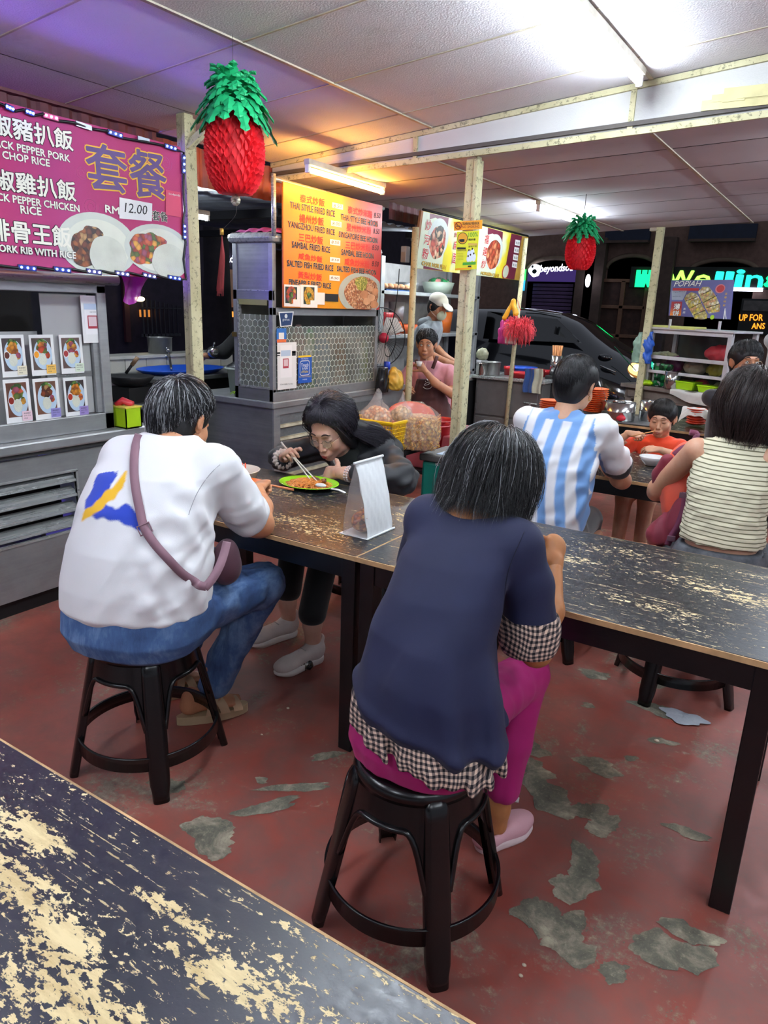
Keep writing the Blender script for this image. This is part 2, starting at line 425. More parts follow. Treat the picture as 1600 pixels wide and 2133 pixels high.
def food(name,cols,scale=60,rough=.4,stretch=(1,1,1)):
    """printed or real food: irregular chunks of the given colours"""
    if name in MATS: return MATS[name]
    t=NT(name);t.set(rough=rough);v=t.coord('Object',stretch);wob=t.noise(v,scale*.5,3)
    vo=t.n('TexVoronoi');vo.inputs['Scale'].default_value=scale;vo.inputs['Randomness'].default_value=1
    ad=t.n('VectorMath',operation='ADD');sc=t.n('VectorMath',operation='SCALE');sc.inputs['Scale'].default_value=.8/scale
    cb=t.n('CombineXYZ');t.l(wob,cb.inputs[0]);t.l(wob,cb.inputs[1]);t.l(wob,cb.inputs[2]);t.l(cb.outputs[0],sc.inputs[0]);t.l(v,ad.inputs[0]);t.l(sc.outputs[0],ad.inputs[1]);t.l(ad.outputs[0],vo.inputs['Vector'])
    sp=t.n('SeparateXYZ');t.l(vo.outputs['Color'],sp.inputs[0]);n=len(cols)
    c=t.ramp(sp.outputs[0],[((i+.0)/n,srgb(h)) for i,h in enumerate(cols)],'CONSTANT')
    dk=t.ramp(vo.outputs['Distance'],[(.25,1.0),(.75,.45)])
    t.col(t.mix(1.0,c,dk,'MULTIPLY'));t.bump(vo.outputs['Distance'],-.4,.003);MATS[name]=t.m;return t.m
RICE=M('white_rice','#d3d7c8',.7,0,.10,.6,220)
PLATE_PRINT=M('printed_plate','#cdd3c8',.5,0,.06)
MEAT_D=food('glazed_dark_meat',['#5a2a17','#7d3b1c','#3a1a12','#9a5427','#6b2f1c','#b98a55'],48)
MEAT_R=food('sweet_sour_meat',['#c4472b','#d9772f','#a83324','#e2a13c','#cf5c3a','#9c4b63','#5d6e2e'],42)
MEAT_G=food('fried_golden_meat',['#c9781f','#e09a35','#a85c18','#d98a2a'],60)
SALAD=food('green_salad_leaf',['#3f6b25','#5c8a33','#2f5320','#7da04a'],55)
NOODLE=food('orange_fried_noodle',['#c86a25','#e08a3a','#a8501c','#dca052','#8c3e1a'],90,.35,(1,3,1))
RICE_F=food('printed_fried_rice',['#c98a5a','#d9a878','#a8643c','#e4c09a','#b06a48'],85)
# ================================================================ the setting
fl=struct(MB().box((-3.9,-2.6,-.08),(3.2,9.0,0)).build('floor',FLOOR))
road=struct(MB().box((-22,9.0,-.14),(14,34,-.06)).add([(-22,-3,-.06),(-3.9,-3,-.06),(-3.9,9,-.06),(-22,9,-.06)],[(0,1,2,3)]).build('ground',M('asphalt','#26262a',.8,0,.3,.4,40)))

def nceil(x): return 2.42+.09*(x+3.5)
def fceil(x): return 2.31+.042*(x+3.5)
NX=[-3.5,-2.285,-1.07,.145,1.36,2.575]
NY=[-2.45+.61*i for i in range(11)]           # ... 3.65
slab=MB();x0,x1=-3.6,2.8
slab.add([(x0,-2.7,nceil(x0)+.03),(x1,-2.7,nceil(x1)+.03),(x1,4.05,nceil(x1)+.03),(x0,4.05,nceil(x0)+.03),(x0,-2.7,nceil(x0)+.05),(x1,-2.7,nceil(x1)+.05),(x1,4.05,nceil(x1)+.05),(x0,4.05,nceil(x0)+.05)],
         [(0,3,2,1),(4,5,6,7),(0,1,5,4),(1,2,6,5),(2,3,7,6),(3,0,4,7)])
slab.add([(-3.55,3.98,fceil(-3.55)+.03),(x1,3.98,fceil(x1)+.03),(x1,8.1,fceil(x1)+.03),(-3.55,8.1,fceil(-3.55)+.03),(-3.55,3.98,fceil(-3.55)+.05),(x1,3.98,fceil(x1)+.05),(x1,8.1,fceil(x1)+.05),(-3.55,8.1,fceil(-3.55)+.05)],
         [(0,3,2,1),(4,5,6,7),(0,1,5,4),(1,2,6,5),(2,3,7,6),(3,0,4,7)])
ceil=struct(slab.build('ceiling',TBAR_D))
def panel(xa,xb,ya,yb,cz,mat,g=.003,sag=0.0):
    a,b,c,d=xa+g,xb-g,ya+g,yb-g
    def fn(u,v):
        x=a+(b-a)*u;y=c+(d-c)*v
        return (x,y,cz(x)-sag*math.sin(PI*u)*math.sin(PI*v))
    m=MB().grid(fn,5,4,flip=True)
    n=len(m.v);m.add([(x,y,z+.02) for x,y,z in m.v],[])
    return m.build('ceiling_panel',mat,ceil)
for i in range(5):
    for j,y in enumerate(NY[:-1]+[3.65]):
        yb=y+.61 if j < 10 else 3.99
        if i == 0 and y > 1.7 and y < 3.0:
            panel(NX[0],-3.10,y,yb,nceil,TILE_N,.003,.004);panel(-3.10,NX[1],y,yb,nceil,TILE_N,.003,.006)
        else: panel(NX[i],NX[i+1],y,yb,nceil,TILE_N,.003,.004*rng.random())
FX=[-3.50,-2.27,-1.055,.16,1.375,2.59]
FY=[4.02,4.46,5.07,5.68,6.29,6.90,7.51,8.02]
for i in range(5):
    for j in range(7): panel(FX[i],FX[i+1],FY[j],FY[j+1],fceil,TILE_F,.007,.012 if rng.random() > .3 else .022)
bars=MB()
for x in NX[1:]:
    bars.box((x-.010,-2.5,nceil(x)-.006),(x+.010,3.99,nceil(x)+.004))
for y in NY[1:]:
    d=V(1,0,.09).normalized();L=6.1/2
    bars.obox((-3.5+3.05,y,nceil(-.45)-.001),d*L*1.0,V(0,.005,0),V(0,0,.002))
bars.build('ceiling_bar',TBAR,ceil)
b2=MB()
for x in FX[1:]: b2.box((x-.011,4.0,fceil(x)-.006),(x+.011,8.05,fceil(x)+.004))
b2.build('ceiling_bar',TBAR,ceil)

# fascia between the two ceilings
fas=struct(MB().add([(-3.5,4.0,fceil(-3.5)+.0),(2.8,4.0,fceil(2.8)),(2.8,4.0,nceil(2.8)+.02),(-3.5,4.0,nceil(-3.5)+.02),
                       (-3.5,4.02,fceil(-3.5)),(2.8,4.02,fceil(2.8)),(2.8,4.02,nceil(2.8)+.02),(-3.5,4.02,nceil(-3.5)+.02)],
      [(0,1,2,3),(5,4,7,6),(0,4,5,1),(1,5,6,2),(3,2,6,7),(0,3,7,4)]).build('trim_1',FASCIA))
tr=MB()
def fbar(z,h,y0=3.985,y1=4.0):
    pass
L0,L1=-3.5,2.75
for (za,zb,h) in ((nceil(L0)-.03,nceil(L1)-.03,.026),(fceil(L0)-.012,fceil(L1)-.012,.03)):
    tr.add([(L0,3.982,za),(L1,3.982,zb),(L1,3.982,zb+h),(L0,3.982,za+h),(L0,4.0,za),(L1,4.0,zb),(L1,4.0,zb+h),(L0,4.0,za+h)],
           [(0,1,2,3),(5,4,7,6),(0,4,5,1),(3,2,6,7),(0,3,7,4),(1,5,6,2)])
for x in (-2.39,-1.15,.09,1.3): tr.box((x-.013,3.986,fceil(x)),(x+.013,3.999,nceil(x)-.02))
tr.build('fascia_strip',MATS['post'],fas)
# parcel-tape patch on the fascia
tape=M('yellowed_masking_tape','#cfc793',.6,0,.15,.3,50)
m=MB()
for (a,b,c_,d,e) in ((1460,232,1600,196,0),(1482,214,1600,186,1),(1510,185,1527,212,2),(1540,182,1600,200,3)):
    p=at_y(a,b,3.98);q=at_y(c_,d,3.98);m.box((p.x,3.974-.002*e,min(p.z,q.z)),(q.x+.05,3.983,max(p.z,q.z)))
tag(m.build('masking_tape',tape),'yellowed strips of masking tape stuck on the white ceiling fascia at right','tape')

# floor patches: bare concrete where the red paint has gone
def patch(px,py,w,h,rot=0,seed=1,z=.0012):
    c=at_z(px,py,0);r_=random.Random(seed);n=64;ph=[r_.random()*6.28 for _ in range(6)];a0=[1+.22*math.sin(2*t+ph[0])+.16*math.sin(3*t+ph[1])+.09*math.sin(5*t+ph[2])+.07*math.sin(9*t+ph[3])+.04*math.sin(17*t+ph[4])+.03*math.sin(27*t+ph[5]) for t in [2*PI*k/n for k in range(n)]]
    cr,sr=math.cos(rot),math.sin(rot);pts=[]
    for k in range(n):
        a=2*PI*k/n;x=w/2*a0[k]*math.cos(a);y=h/2*a0[(k+5) % n]*math.sin(a);pts.append((c.x+x*cr-y*sr,c.y+x*sr+y*cr,z))
    m=MB();m.v=pts+[(c.x,c.y,z+.0006)];m.f=[(k,(k+1) % n,n) for k in range(n)];m.sm=[False]*n
    m.build('bare_patch',PATCH,fl)
for i,a in enumerate([(1215,1800,.17,.10,1.9),(1195,1850,.13,.11,.4),(1125,1910,.12,.14,.2),(1180,1925,.10,.09,1.2),(1185,1965,.13,.11,.7),(1280,2025,.08,.06,.3),
        (1400,1985,.18,.12,.6),(1440,1945,.13,.07,.2),(1110,1600,.14,.09,.1),(1105,1560,.13,.08,.4),(1140,1655,.22,.12,-.3),(1245,1595,.15,.09,.2),(1370,1478,.17,.10,.1),
        (1232,1690,.12,.10,.5),(1258,1720,.13,.09,.9),(1355,1425,.09,.06,.3),(440,1735,.16,.13,.5),(350,1635,.11,.08,.3),(450,1770,.10,.07,.9),(560,1680,.22,.06,.9),(620,1640,.20,.05,.7),
        (680,1575,.12,.05,.8),(1315,1580,.05,.04,.3),(1240,1405,.16,.07,.1),(1435,1735,.12,.05,.2),(1225,1470,.06,.04,0),(545,1625,.05,.03,.2),(1380,1545,.10,.05,.3)]):
    patch(*a,seed=i+1)

# corrugated iron over the stalls and behind them
def corrug(y0,y1,z0,z1,x,mat,name,pitch=.11,dep=.014):
    n=int((y1-y0)/pitch*8);m=MB()
    def fn(u,v):
        y=y0+(y1-y0)*u;s_=(y/pitch) % 1.0;d=dep if s_ < .5 else (0 if .6 < s_ < .9 else dep*.5)
        return (x+d,y,z0+(z1-z0)*v)
    m.grid(fn,n,2,smooth=False);return struct(m.build(name,mat))
corrug(-2.6,3.0,2.17,2.43,-3.48,PURPLE_IRON,'wall_left')
corrug(3.0,5.3,2.185,2.40,-3.52,RED_IRON,'wall_back')
corrug(5.15,7.6,2.19,2.36,-3.30,PURPLE_IRON,'wall_far')
struct(MB().box((-3.53,-2.6,2.41),(-3.44,3.0,2.445)).build('trim_2',PURPLE_IRON))

# posts
def post(x,y,z1,label,w=.062,d=.062,extra=True):
    t=thing('support_post',label,'post',(x,y,0))
    MB().box((x-w/2,y-d/2,0),(x+w/2,y+d/2,z1),.004).build('shaft',MATS['post'],t)
    if extra: MB().box((x+w/2-.012,y-d/2-.012,.0),(x+w/2+.012,y+d/2+.004,z1-.02),.003).build('corner_batten',MATS['post'],t)
    return t
p1=post(-3.13,2.90,nceil(-3.13)-.005,'flaking cream post beside the magenta menu board, braced at its top')
m=MB();a=V(-3.09,2.88,2.29);b=V(-2.93,2.98,2.455);m.obox((a+b)/2,(b-a)/2,V(.0,.018,0),V(.012,0,-.012));m.build('diagonal_brace',MATS['post'],p1)
p2=post(-2.035,4.06,fceil(-2.03),'flaking cream post wearing a no-smoking sign and a yellow poster',.066,.066)
p3=post(-1.86,7.93,fceil(-1.86),'thin cream post at the left corner of the spring roll stall',.07,.07,False)
m=MB();m.box((-1.96,7.90,2.34),(-1.83,7.98,2.385));m.build('cap_plate',TBAR,p3)
t=thing('support_pole','rust-stained round cream pole between the wok stall and the seated apron woman','pole',(-3.02,5.1,0))
MB().cyl((-3.02,5.1,0),(-3.02,5.1,2.12),.026,14).build('shaft',MATS['post'],t)
m=MB().box((-3.11,5.04,1.86),(-3.06,5.10,1.98),.006);m.build('switch_box',M('grey_switch_box','#77777a',.5),t)

# fluorescent lights
def lamp(a,b,label,glow,drop=.035,r=.014,hood=True,dirp=V(1,0,0)):
    """a,b: ends of the tube axis"""
    a=V(*a);b=V(*b);d=(b-a).normalized();side=dirp;t=thing('fluorescent_light',label,'light',(a+b)/2)
    up=side.cross(d).normalized();up=up if up.z > 0 else -up
    MB().obox((a+b)/2+up*(drop+.012),(b-a)/2*1.03,side*.020,up*.016,.003).build('batten_housing',M('dusty_lamp_housing','#c9c3b2',.6,0,.25,.3,60),t)
    for e in (a,b): MB().obox(e+up*.012,d*.010,side*.014,up*.030,.003).build('lamp_holder',WHITE_P,t)
    MB().cyl(a,b,r,14).build('tube',glow,t);return t
lamp((-1.07,2.56,nceil(-1.07)-.066),(-1.07,3.78,nceil(-1.07)-.066),'long bright fluorescent tube under the near ceiling, its end close to the fascia',TUBE_ON)
lamp((-2.285,5.72,fceil(-2.285)-.062),(-2.285,6.92,fceil(-2.285)-.062),'white fluorescent tube on the far ceiling above the small paper pineapple',TUBE_ON)
pa=at_x(641,353,-2.90);pb=at_x(797,400,-2.90)
lamp((-2.90,pa.y,pa.z),(-2.90,pb.y,pb.z),'yellow glowing fluorescent tube above the orange menu board',TUBE_WARM,.03,.015)
# tubes of the same hall behind and beside the photographer
for (x,y0,lab) in ((-1.07,1.27,'fluorescent tube over the tables just above the picture'),(-1.07,-1.9,'fluorescent tube on the near ceiling behind the camera, left row'),(1.36,1.1,'fluorescent tube on the near ceiling right of the tables'),(1.36,-1.9,'fluorescent tube on the near ceiling behind the camera, right row'),
                     (-2.285,-.5,'fluorescent tube on the near ceiling in front of the left stall'),(2.5,-.4,'fluorescent tube at the far right edge of the near ceiling')):
    lamp((x,y0,nceil(x)-.066),(x,y0+1.2,nceil(x)-.066),lab,TUBE_ON)
_l=lamp((-3.75,6.3,2.10),(-3.75,7.5,2.10),'tube light hung behind the noodle banner over the steel shelf',TUBE_ON)
MB().box((-3.78,6.2,2.15),(-3.28,6.24,2.20)).build('hanger_arm',DARK,_l)
lamp((-1.055,7.0,fceil(-1.055)-.062),(-1.055,7.9,fceil(-1.055)-.062),'tube light on the far ceiling edge above the spring roll stall',emis('dim_tube_glow','#f4f8ff',9.0)) if False else None
for y0,n_ in ((4.2,'nearer'),(6.4,'farther')): lamp((.16,y0,fceil(.16)-.062),(.16,y0+1.2,fceil(.16)-.062),'%s fluorescent tube on the far ceiling just right of the picture' % n_,TUBE_ON)  # tubes out of view, added to lift the far ceiling
lamp((1.375,4.7,fceil(1.375)-.062),(1.375,5.9,fceil(1.375)-.062),'fluorescent tube on the far ceiling beyond the right edge',TUBE_ON)
# ================================================================ tables and stools
def table(x0,x1,y0,y1,mat,label,top=.75,legs=True,rail=.075):
    t=thing('dining_table',label,'table',((x0+x1)/2,(y0+y1)/2,0))
    MB().box((x0,y0,top-.016),(x1,y1,top),.0015).build('tabletop',mat,t)
    m=MB()
    w=.0045;z0,z1=top-.0175,top-.0005
    m.box((x0-w,y0-w,z0),(x1+w,y0+.0005,z1-.001));m.box((x0-w,y1-.0005,z0),(x1+w,y1+w,z1-.001))
    m.box((x0-w,y0,z0),(x0+.0005,y1,z1-.001));m.box((x1-.0005,y0,z0),(x1+w,y1,z1-.001));m.build('edge_band',WOODEDGE,t)
    i=.012
    for (a,b) in (((x0+i,y0+i),(x1-i,y0+i+.025)),((x0+i,y1-i-.025),(x1-i,y1-i)),((x0+i,y0+i),(x0+i+.025,y1-i)),((x1-i-.025,y0+i),(x1-i,y1-i))):
        MB().box((a[0],a[1],top-.017-rail),(b[0],b[1],top-.017),.002).build('apron',BLACK,t)
    lw=.055
    for lx in (x0+.006,x1-.006-lw):
        for ly in (y0+.006,y1-.006-lw):
            MB().box((lx,ly,0),(lx+lw,ly+lw,top-.017),.003).build('leg',BLACK,t)
    return t
T1=table_top('lacquered_top_rubbed_1',3,thr=.690,big=1.5,wear='#cdbb84',blobs=((-1.62,2.02,.42,.16,.36),(-2.25,2.45,.3,.2,.2),(-1.33,2.35,.12,.3,.2)))
T2=table_top('lacquered_top_rubbed_2',11,thr=.690,big=1.3,blobs=((-.42,2.03,.42,.13,.42),(-.2,2.25,.3,.14,.36),(-.75,2.2,.5,.2,.26),(-.15,2.5,.2,.05,.3),(-.55,2.45,.6,.12,.18)))
T4=table_top('lacquered_top_rubbed_4',5,base='#12142a',thr=.690,big=2.2,blobs=((-.93,.505,.10,.045,.50),(-.86,.43,.11,.05,.50),(-.73,.41,.09,.05,.46),(-.69,.52,.07,.025,.40),(-.61,.52,.10,.028,.52),(-.55,.48,.12,.03,.45),(-.44,.50,.16,.03,.42),(-.58,.37,.13,.05,.48),(-.69,.34,.10,.06,.48),(-1.0,.4,.3,.15,.2),(-.5,.42,.3,.1,.18)))
T3=table_top('lacquered_top_rubbed_3',8,base='#15110f',thr=.70,rough=.2)
table(-2.475,-1.262,1.84,2.60,T1,'black dining table with rubbed top where two diners share noodles')
table(-1.254,-.01,1.84,2.60,T2,'black dining table with rubbed bare-wood streaks beside the woman in navy')
table(-1.45,-.06,-.12,.607,T4,'worn black table nearest the camera with large bare-wood patches')
table(-1.62,-.38,3.60,4.36,T3,'black table between the boy and the man in the striped football shirt')
table(-1.95,-.3,5.46,6.10,T3,'dark table behind the boy carrying plates and steamers')

def make_stool(name,label,loc,rz):
    t=thing(name,label,'stool',(0,0,0),'black plastic stools')
    H=.468;A=[PI/4+k*PI/2 for k in range(4)]
    seat=MB().lathe([(0,H-.006),(.118,H-.004),(.122,H-.0015),(.128,H-.0015),(.132,H),(.147,H-.001),(.156,H-.007),(.160,H-.018),(.162,H-.034),(.157,H-.034),(.150,H-.014),(.10,H-.012),(0,H-.012)],n=64)
    loc_part('seat',seat.data('seat'),BLACK_P,t)
    def zlow(th):
        d=min(abs(((th-a+PI) % (2*PI))-PI) for a in A)      # angle from the nearest leg
        x=d/(PI/4);return .375-.17*max(0,1-((x-.17)/.42))**2.4 if x > .17 else .205
    def rad(z): return .161+(H-.034-z)*.20
    def sk(u,v):
        th=2*PI*u;zl=max(zlow(th),.23);z=zl+(H-.034-zl)*v;r=rad(z);return (r*math.cos(th),r*math.sin(th),z)
    skirt=MB().grid(sk,128,7,closed_u=True)
    o=[(x*.965,y*.965,z) for x,y,z in skirt.v];n0=len(skirt.v);fs=[f[::-1] for f in skirt.f];skirt.add(o,fs,True)
    rib=[]
    for k in range(128):
        th=2*PI*k/128;z=max(zlow(th),.23);r=rad(z)+.002;rib.append((r*math.cos(th),r*math.sin(th),z))
    skirt.tube(rib,.0075,8,closed=True)
    loc_part('skirt',skirt.data('skirt'),BLACK_P,t)
    leg=MB()
    n=9
    def lg(u,v):
        z=H-.012-(H-.012)*v;rc=.150+.098*min(1,v*1.0);w=.030+.004*math.sin(PI*v)-(.004 if v > .9 else 0)
        a=-PI/2+PI*u;cx=math.cos(a);sy=math.sin(a)
        f=1-.45*max(0,1-v/.05)**2
        return (rc-.008+.024*abs(cx)**.55*f,w*(1 if sy > 0 else -1)*abs(sy)**.55*f,z)
    leg.grid(lg,17,18)
    nv=len(leg.v);leg.add([(x-.007 if abs(y) < .02 else x-.003,y*.86,z) for x,y,z in leg.v],[f[::-1] for f in leg.f],True)
    for i in range(17-1):   # foot rim
        a=i*18+17;b=(i+1)*18+17;leg.f.append((a,b,b+nv,a+nv));leg.sm.append(False)
        a=i*18;b=(i+1)*18;leg.f.append((b,a,a+nv,b+nv));leg.sm.append(False)
    for j in range(17):
        for i in (0,16):
            a=i*18+j;leg.f.append((a,a+1,a+1+nv,a+nv));leg.sm.append(False)
    me=leg.data('leg');me.materials.append(BLACK_P)
    for a in A:
        o=bpy.data.objects.new('leg',me);COL.objects.link(o);o.parent=t;o.rotation_euler=(0,0,a)
    ring=MB();zc=.125;rr=.150+.098*(1-zc/H)+.006
    prof=[(rr-.004,zc-.022),(rr+.002,zc-.022),(rr+.0,zc+.020),(rr+.003,zc+.024),(rr-.006,zc+.024),(rr-.007,zc+.018)]
    ring.lathe(prof,n=72,closed=True);loc_part('foot_ring',ring.data('foot_ring'),BLACK_P,t)
    t.location=loc;t.rotation_euler=(0,0,rz);t.matrix_basis=Matrix.Translation(Vector(loc)) @ Matrix.Rotation(rz,4,'Z')
    return t
stool=make_stool('plastic_stool','black plastic stool under the woman in magenta trousers',(-.745,1.385,0),.03)
again(stool,(-1.815,1.42,0),'black plastic stool under the person in jeans and white T-shirt',.21)
again(stool,(-.42,3.06,0),'black plastic stool seen below the second table, under the woman in denim',.55)
again(stool,(-1.06,3.12,0),'black plastic stool under the man in the striped football shirt',.2)
again(stool,(-2.02,3.02,0),'black plastic stool behind the table leg, under the woman in black',.3)
# ================================================================ stall 1: steel wok stall with the magenta menu
s1=thing('food_stall','stainless steel food stall on the left with taped dish photos behind its glass','stall',(-3.5,1.2,0))
XF=-3.25;YE=2.44;Y0=-1.2
MB().box((-3.95,Y0,.0),(XF-.03,YE-.03,.09)).build('kick_plinth',DARK,s1)
def holed(x,d,y0,y1,z0,z1,hy0,hy1,hz0,hz1):
    m=MB();m.box((x-d,y0,z0),(x,hy0,z1));m.box((x-d,hy1,z0),(x,y1,z1));m.box((x-d,hy0,z0),(x,hy1,hz0));m.box((x-d,hy0,hz1),(x,hy1,z1));return m
m=holed(XF,.02,Y0,YE,.085,.775,1.0,2.185,.365,.672)
m.box((-3.95,YE-.02,.085),(XF-.02,YE,.775));m.build('front_panel',STEEL_Y,s1)
m=MB().box((XF-.012,.99,.355),(XF+.006,2.195,.367));m.box((XF-.012,.99,.670),(XF+.006,2.195,.680));m.box((XF-.012,2.185,.36),(XF+.006,2.195,.675));m.build('louvre_frame',STEEL_B,s1)
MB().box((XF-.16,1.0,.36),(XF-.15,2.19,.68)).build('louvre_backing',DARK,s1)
for k in range(4):
    z=.385+.078*k;sl=MB();pr=[(-.085,.035),(-.05,.045),(-.02,.028),(-.018,.018),(-.002,.012),(0,.0),(-.006,-.004),(-.02,.004),(-.05,.03),(-.085,.02)]
    sl.prism([(XF+a,1.0,z+b) for a,b in pr],(0,1.185,0));sl.build('louvre_slat',STEEL_B,s1)
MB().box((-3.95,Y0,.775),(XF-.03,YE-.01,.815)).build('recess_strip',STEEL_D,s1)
m=MB().box((-3.98,Y0,.81),(XF+.055,2.66,.862),.010);m.build('counter',STEEL_Y,s1)
m=MB();m.box((XF-.045,Y0,.862),(XF+.0,YE,.948),.004);m.build('bottom_rail',STEEL_Y,s1)
XG=-3.27
m=MB();m.box((XG-.04,YE-.055,.862),(XG+.02,YE,1.585),.004);m.box((XG-.03,2.355,.95),(XG+.005,2.388,1.535),.003);m.build('corner_post',STEEL_Y,s1)
MB().box((XG-.04,Y0,1.545),(XG+.02,YE,1.59),.004).build('top_rail',STEEL_Y,s1)
MB().cyl((XG+.035,Y0,1.615),(XG+.035,2.50,1.615),.027,20).build('awning_roller',STEEL_B,s1)
MB().box((XG-.03,Y0,1.585),(XG+.02,YE,1.60)).build('roller_bracket',STEEL_Y,s1)
GLASS=M('stall_glass','#dfe6e6',.06,0,0,trans=1,alpha=1)
GLASS_T=NT('clear_glazing');GLASS_T.set(srgb('#101312'),.05);GLASS_T.set(Alpha=.16);GLASS_T.b.inputs['Specular IOR Level'].default_value=.8
GLASS_T=GLASS_T.m
MB().box((XG-.012,Y0,.948),(XG-.006,2.36,1.547)).build('glass_pane',GLASS_T,s1)
MB().box((-3.93,Y0,.862),(-3.90,YE,1.6)).build('rear_panel',DARK,s1)
MB().box((XG-.10,Y0,.9),(XG-.095,2.12,1.36)).build('white_backing_sheet',PAPER,s1)
MB().box((XG-.022,2.10,.952),(XG-.019,2.352,1.54)).build('white_backing_sheet',PAPER,s1)
MB().box((XG-.030,2.10,1.14),(XG-.012,2.35,1.165)).build('sliding_rail',STEEL_B,s1)
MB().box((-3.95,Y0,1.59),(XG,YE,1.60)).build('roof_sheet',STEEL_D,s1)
MB().box((-3.9,YE-.02,.862),(XG-.03,YE-.015,1.59)).build('side_glass',GLASS_T,s1)

# dish photos stuck on the glass
B1=Board((XG-.004,0,0),(0,1,0),(0,0,1),None)
photo_specs=[
 (0,693,60,783,MEAT_G,'#5b2a20','golden fried cutlet','top row far left',('#e9e2c8',.55)),
 (58,693,120,780,MEAT_R,'#e79a2a','red glazed cubes beside an orange sauce cup','top row middle',('#f0c060',.0)),
 (121,693,178,776,MEAT_R,'#a33a3a','red meat topped with pale shreds','top row right',('#d8e6cf',.0)),
 (4,787,71,877,MEAT_R,'#8c2a22','red shredded salad meat with a pink heart note','lower row left',('#e9c9d3',.0)),
 (66,785,130,870,MEAT_D,None,'dark grilled meat with leaves and no sauce cup','lower row middle',('#8f86c4',.0)),
 (130,783,187,865,MEAT_G,'#a83222','orange fried pieces with a red sauce cup','lower row right',('#9a86c6',.0))]
PHOTO_BG=[M('photo_bg_%d' % i,c,.35,0,.35) for i,c in enumerate(['#4a3f40','#574a45','#5e4a44','#6b4437','#6f4b3c','#3f3434'])]
PL_BLUE=M('printed_blue_plate','#b9cfe0',.4,0,.08)
for i,(x0,y0,x1,y1,meat,sauce,what,where,(notec,_)) in enumerate(photo_specs):
    a0,b1=B1.uv(x0,y0);a1,b0=B1.uv(x1,y1)
    if i == 0: a0 -= .01
    t=thing('dish_photo','dish photo of %s, %s' % (what,where),'photo',B1.pt(a0,b0,.001),'dish photos on the stall glass')
    B1.parent=t;w,h=a1-a0-.008,b1-b0-.010
    B1.quad_uv(a0,b0,a0+w,b0+h,PAPER,'white_border',.001,.0008)
    B1.quad_uv(a0+.09*w,b0+.14*h,a0+.88*w,b0+.92*h,PHOTO_BG[i],'picture',.0020,.0003)
    def dd(u,v,ru,rv,mat,nm,l,wob=0,sd=0):
        r_=random.Random(sd+i);n=28;ph=[r_.random()*6 for _ in range(3)]
        f=lambda t_: 1+wob*(math.sin(3*t_+ph[0])+.6*math.sin(5*t_+ph[1])+.5*math.sin(9*t_+ph[2]))
        B1.poly_uv([(min(max(a0+(u+ru*f(2*PI*k/n)*math.cos(2*PI*k/n))*w,a0+.09*w),a0+.88*w),min(max(b0+(v+rv*f(2*PI*k/n)*math.sin(2*PI*k/n))*h,b0+.14*h),b0+.92*h)) for k in range(n)],mat,nm,l,.0002)
    dd(.52,.52,.38,.37,PL_BLUE,'plate',.0024)
    dd(.50,.80,.20,.10,SALAD,'leaves',.0028,.10,3);dd(.50,.68,.22,.15,meat,'meat',.0032,.10,5)
    dd(.70,.50,.10,.09,MEAT_R,'tomato',.0036,.05,8);dd(.48,.40,.17,.15,RICE,'rice',.0040,.02,9)
    if sauce: dd(.24,.52,.12,.10,WHITE_P,'sauce_cup',.0042);dd(.24,.52,.10,.08,M('sauce_'+sauce,sauce,.3),'sauce',.0045)
    B1.quad_uv(a0+.60*w,b0+.04*h,a0+1.0*w,b0+.26*h,M('note_%d' % i,notec,.6,0,.03),'caption_note',.0049,.0003)
    for k,ln in enumerate(['黑椒豬扒','pork chop','rice']): B1_=txt(ln,B1.pt(a0+.66*w,b0+(.19-.055*k)*h),(0,1,0),(0,0,1),.28*w if k < 2 else .14*w,.035*h,BLK_TXT,t,lift=.0056)
# payment sheet
t=thing('payment_notice','white payment sheet with a red-bordered square taped at the window top right','notice',B1.pt(*B1.uv(163,713)))
B1.parent=t;RED_INK=M('red_ink','#b03040',.5,0,0);BLUE_P=M('pale_blue_print','#b8cbdf',.5,0,0)
B1.rect(163,615,213,713,PAPER,'sheet',.013,.0008);B1.rect(170,632,205,696,M('white_card','#f2f2f2',.5,0,0),'card',.0142,.0004);B1.rect(170,632,205,645,BLUE_P,'card_header',.0148,.0003)
B1.rect(178,657,200,684,RED_INK,'red_frame',.0148,.0003);B1.rect(180,659,198,679,M('pink_print','#e2c9cd',.5,0,0),'blank_square',.0152,.0003)
B1.text('SCAN TO PAY',183,651,196,651,648.6,BLK_TXT,lift=.0158,parent=t)
t=thing('plastic_basket','lime green rectangular basket on the steel counter beside the stall end','basket',(-3.2,2.5,.862))
LIME=M('lime_plastic','#a9cf1c',.35,0,.06)
q0=at_z(250,890,.862);m=MB();xx,yy=-3.30,2.46
m.box((xx,yy,.862),(xx+.12,yy+.10,.868));
for (a,b) in (((xx,yy),(xx+.12,yy+.005)),((xx,yy+.095),(xx+.12,yy+.10)),((xx,yy),(xx+.005,yy+.10)),((xx+.115,yy),(xx+.12,yy+.10))): m.box((a[0],a[1],.862),(b[0],b[1],.975))
m.build('basket_body',LIME,t);MB().box((xx-.004,yy-.004,.968),(xx+.124,yy+.104,.976)).box((xx+.0,yy+.0,.967),(xx+.12,yy+.1,.969)).build('rim',M('yellow_lid','#d8c84a',.4),t)
m=MB().tube([(xx+.02,yy+.02,.972),(xx+.04,yy+.05,1.0),(xx+.09,yy+.07,.98)],.02,8);m.build('red_packet',M('red_wrap','#c03038',.3),t)

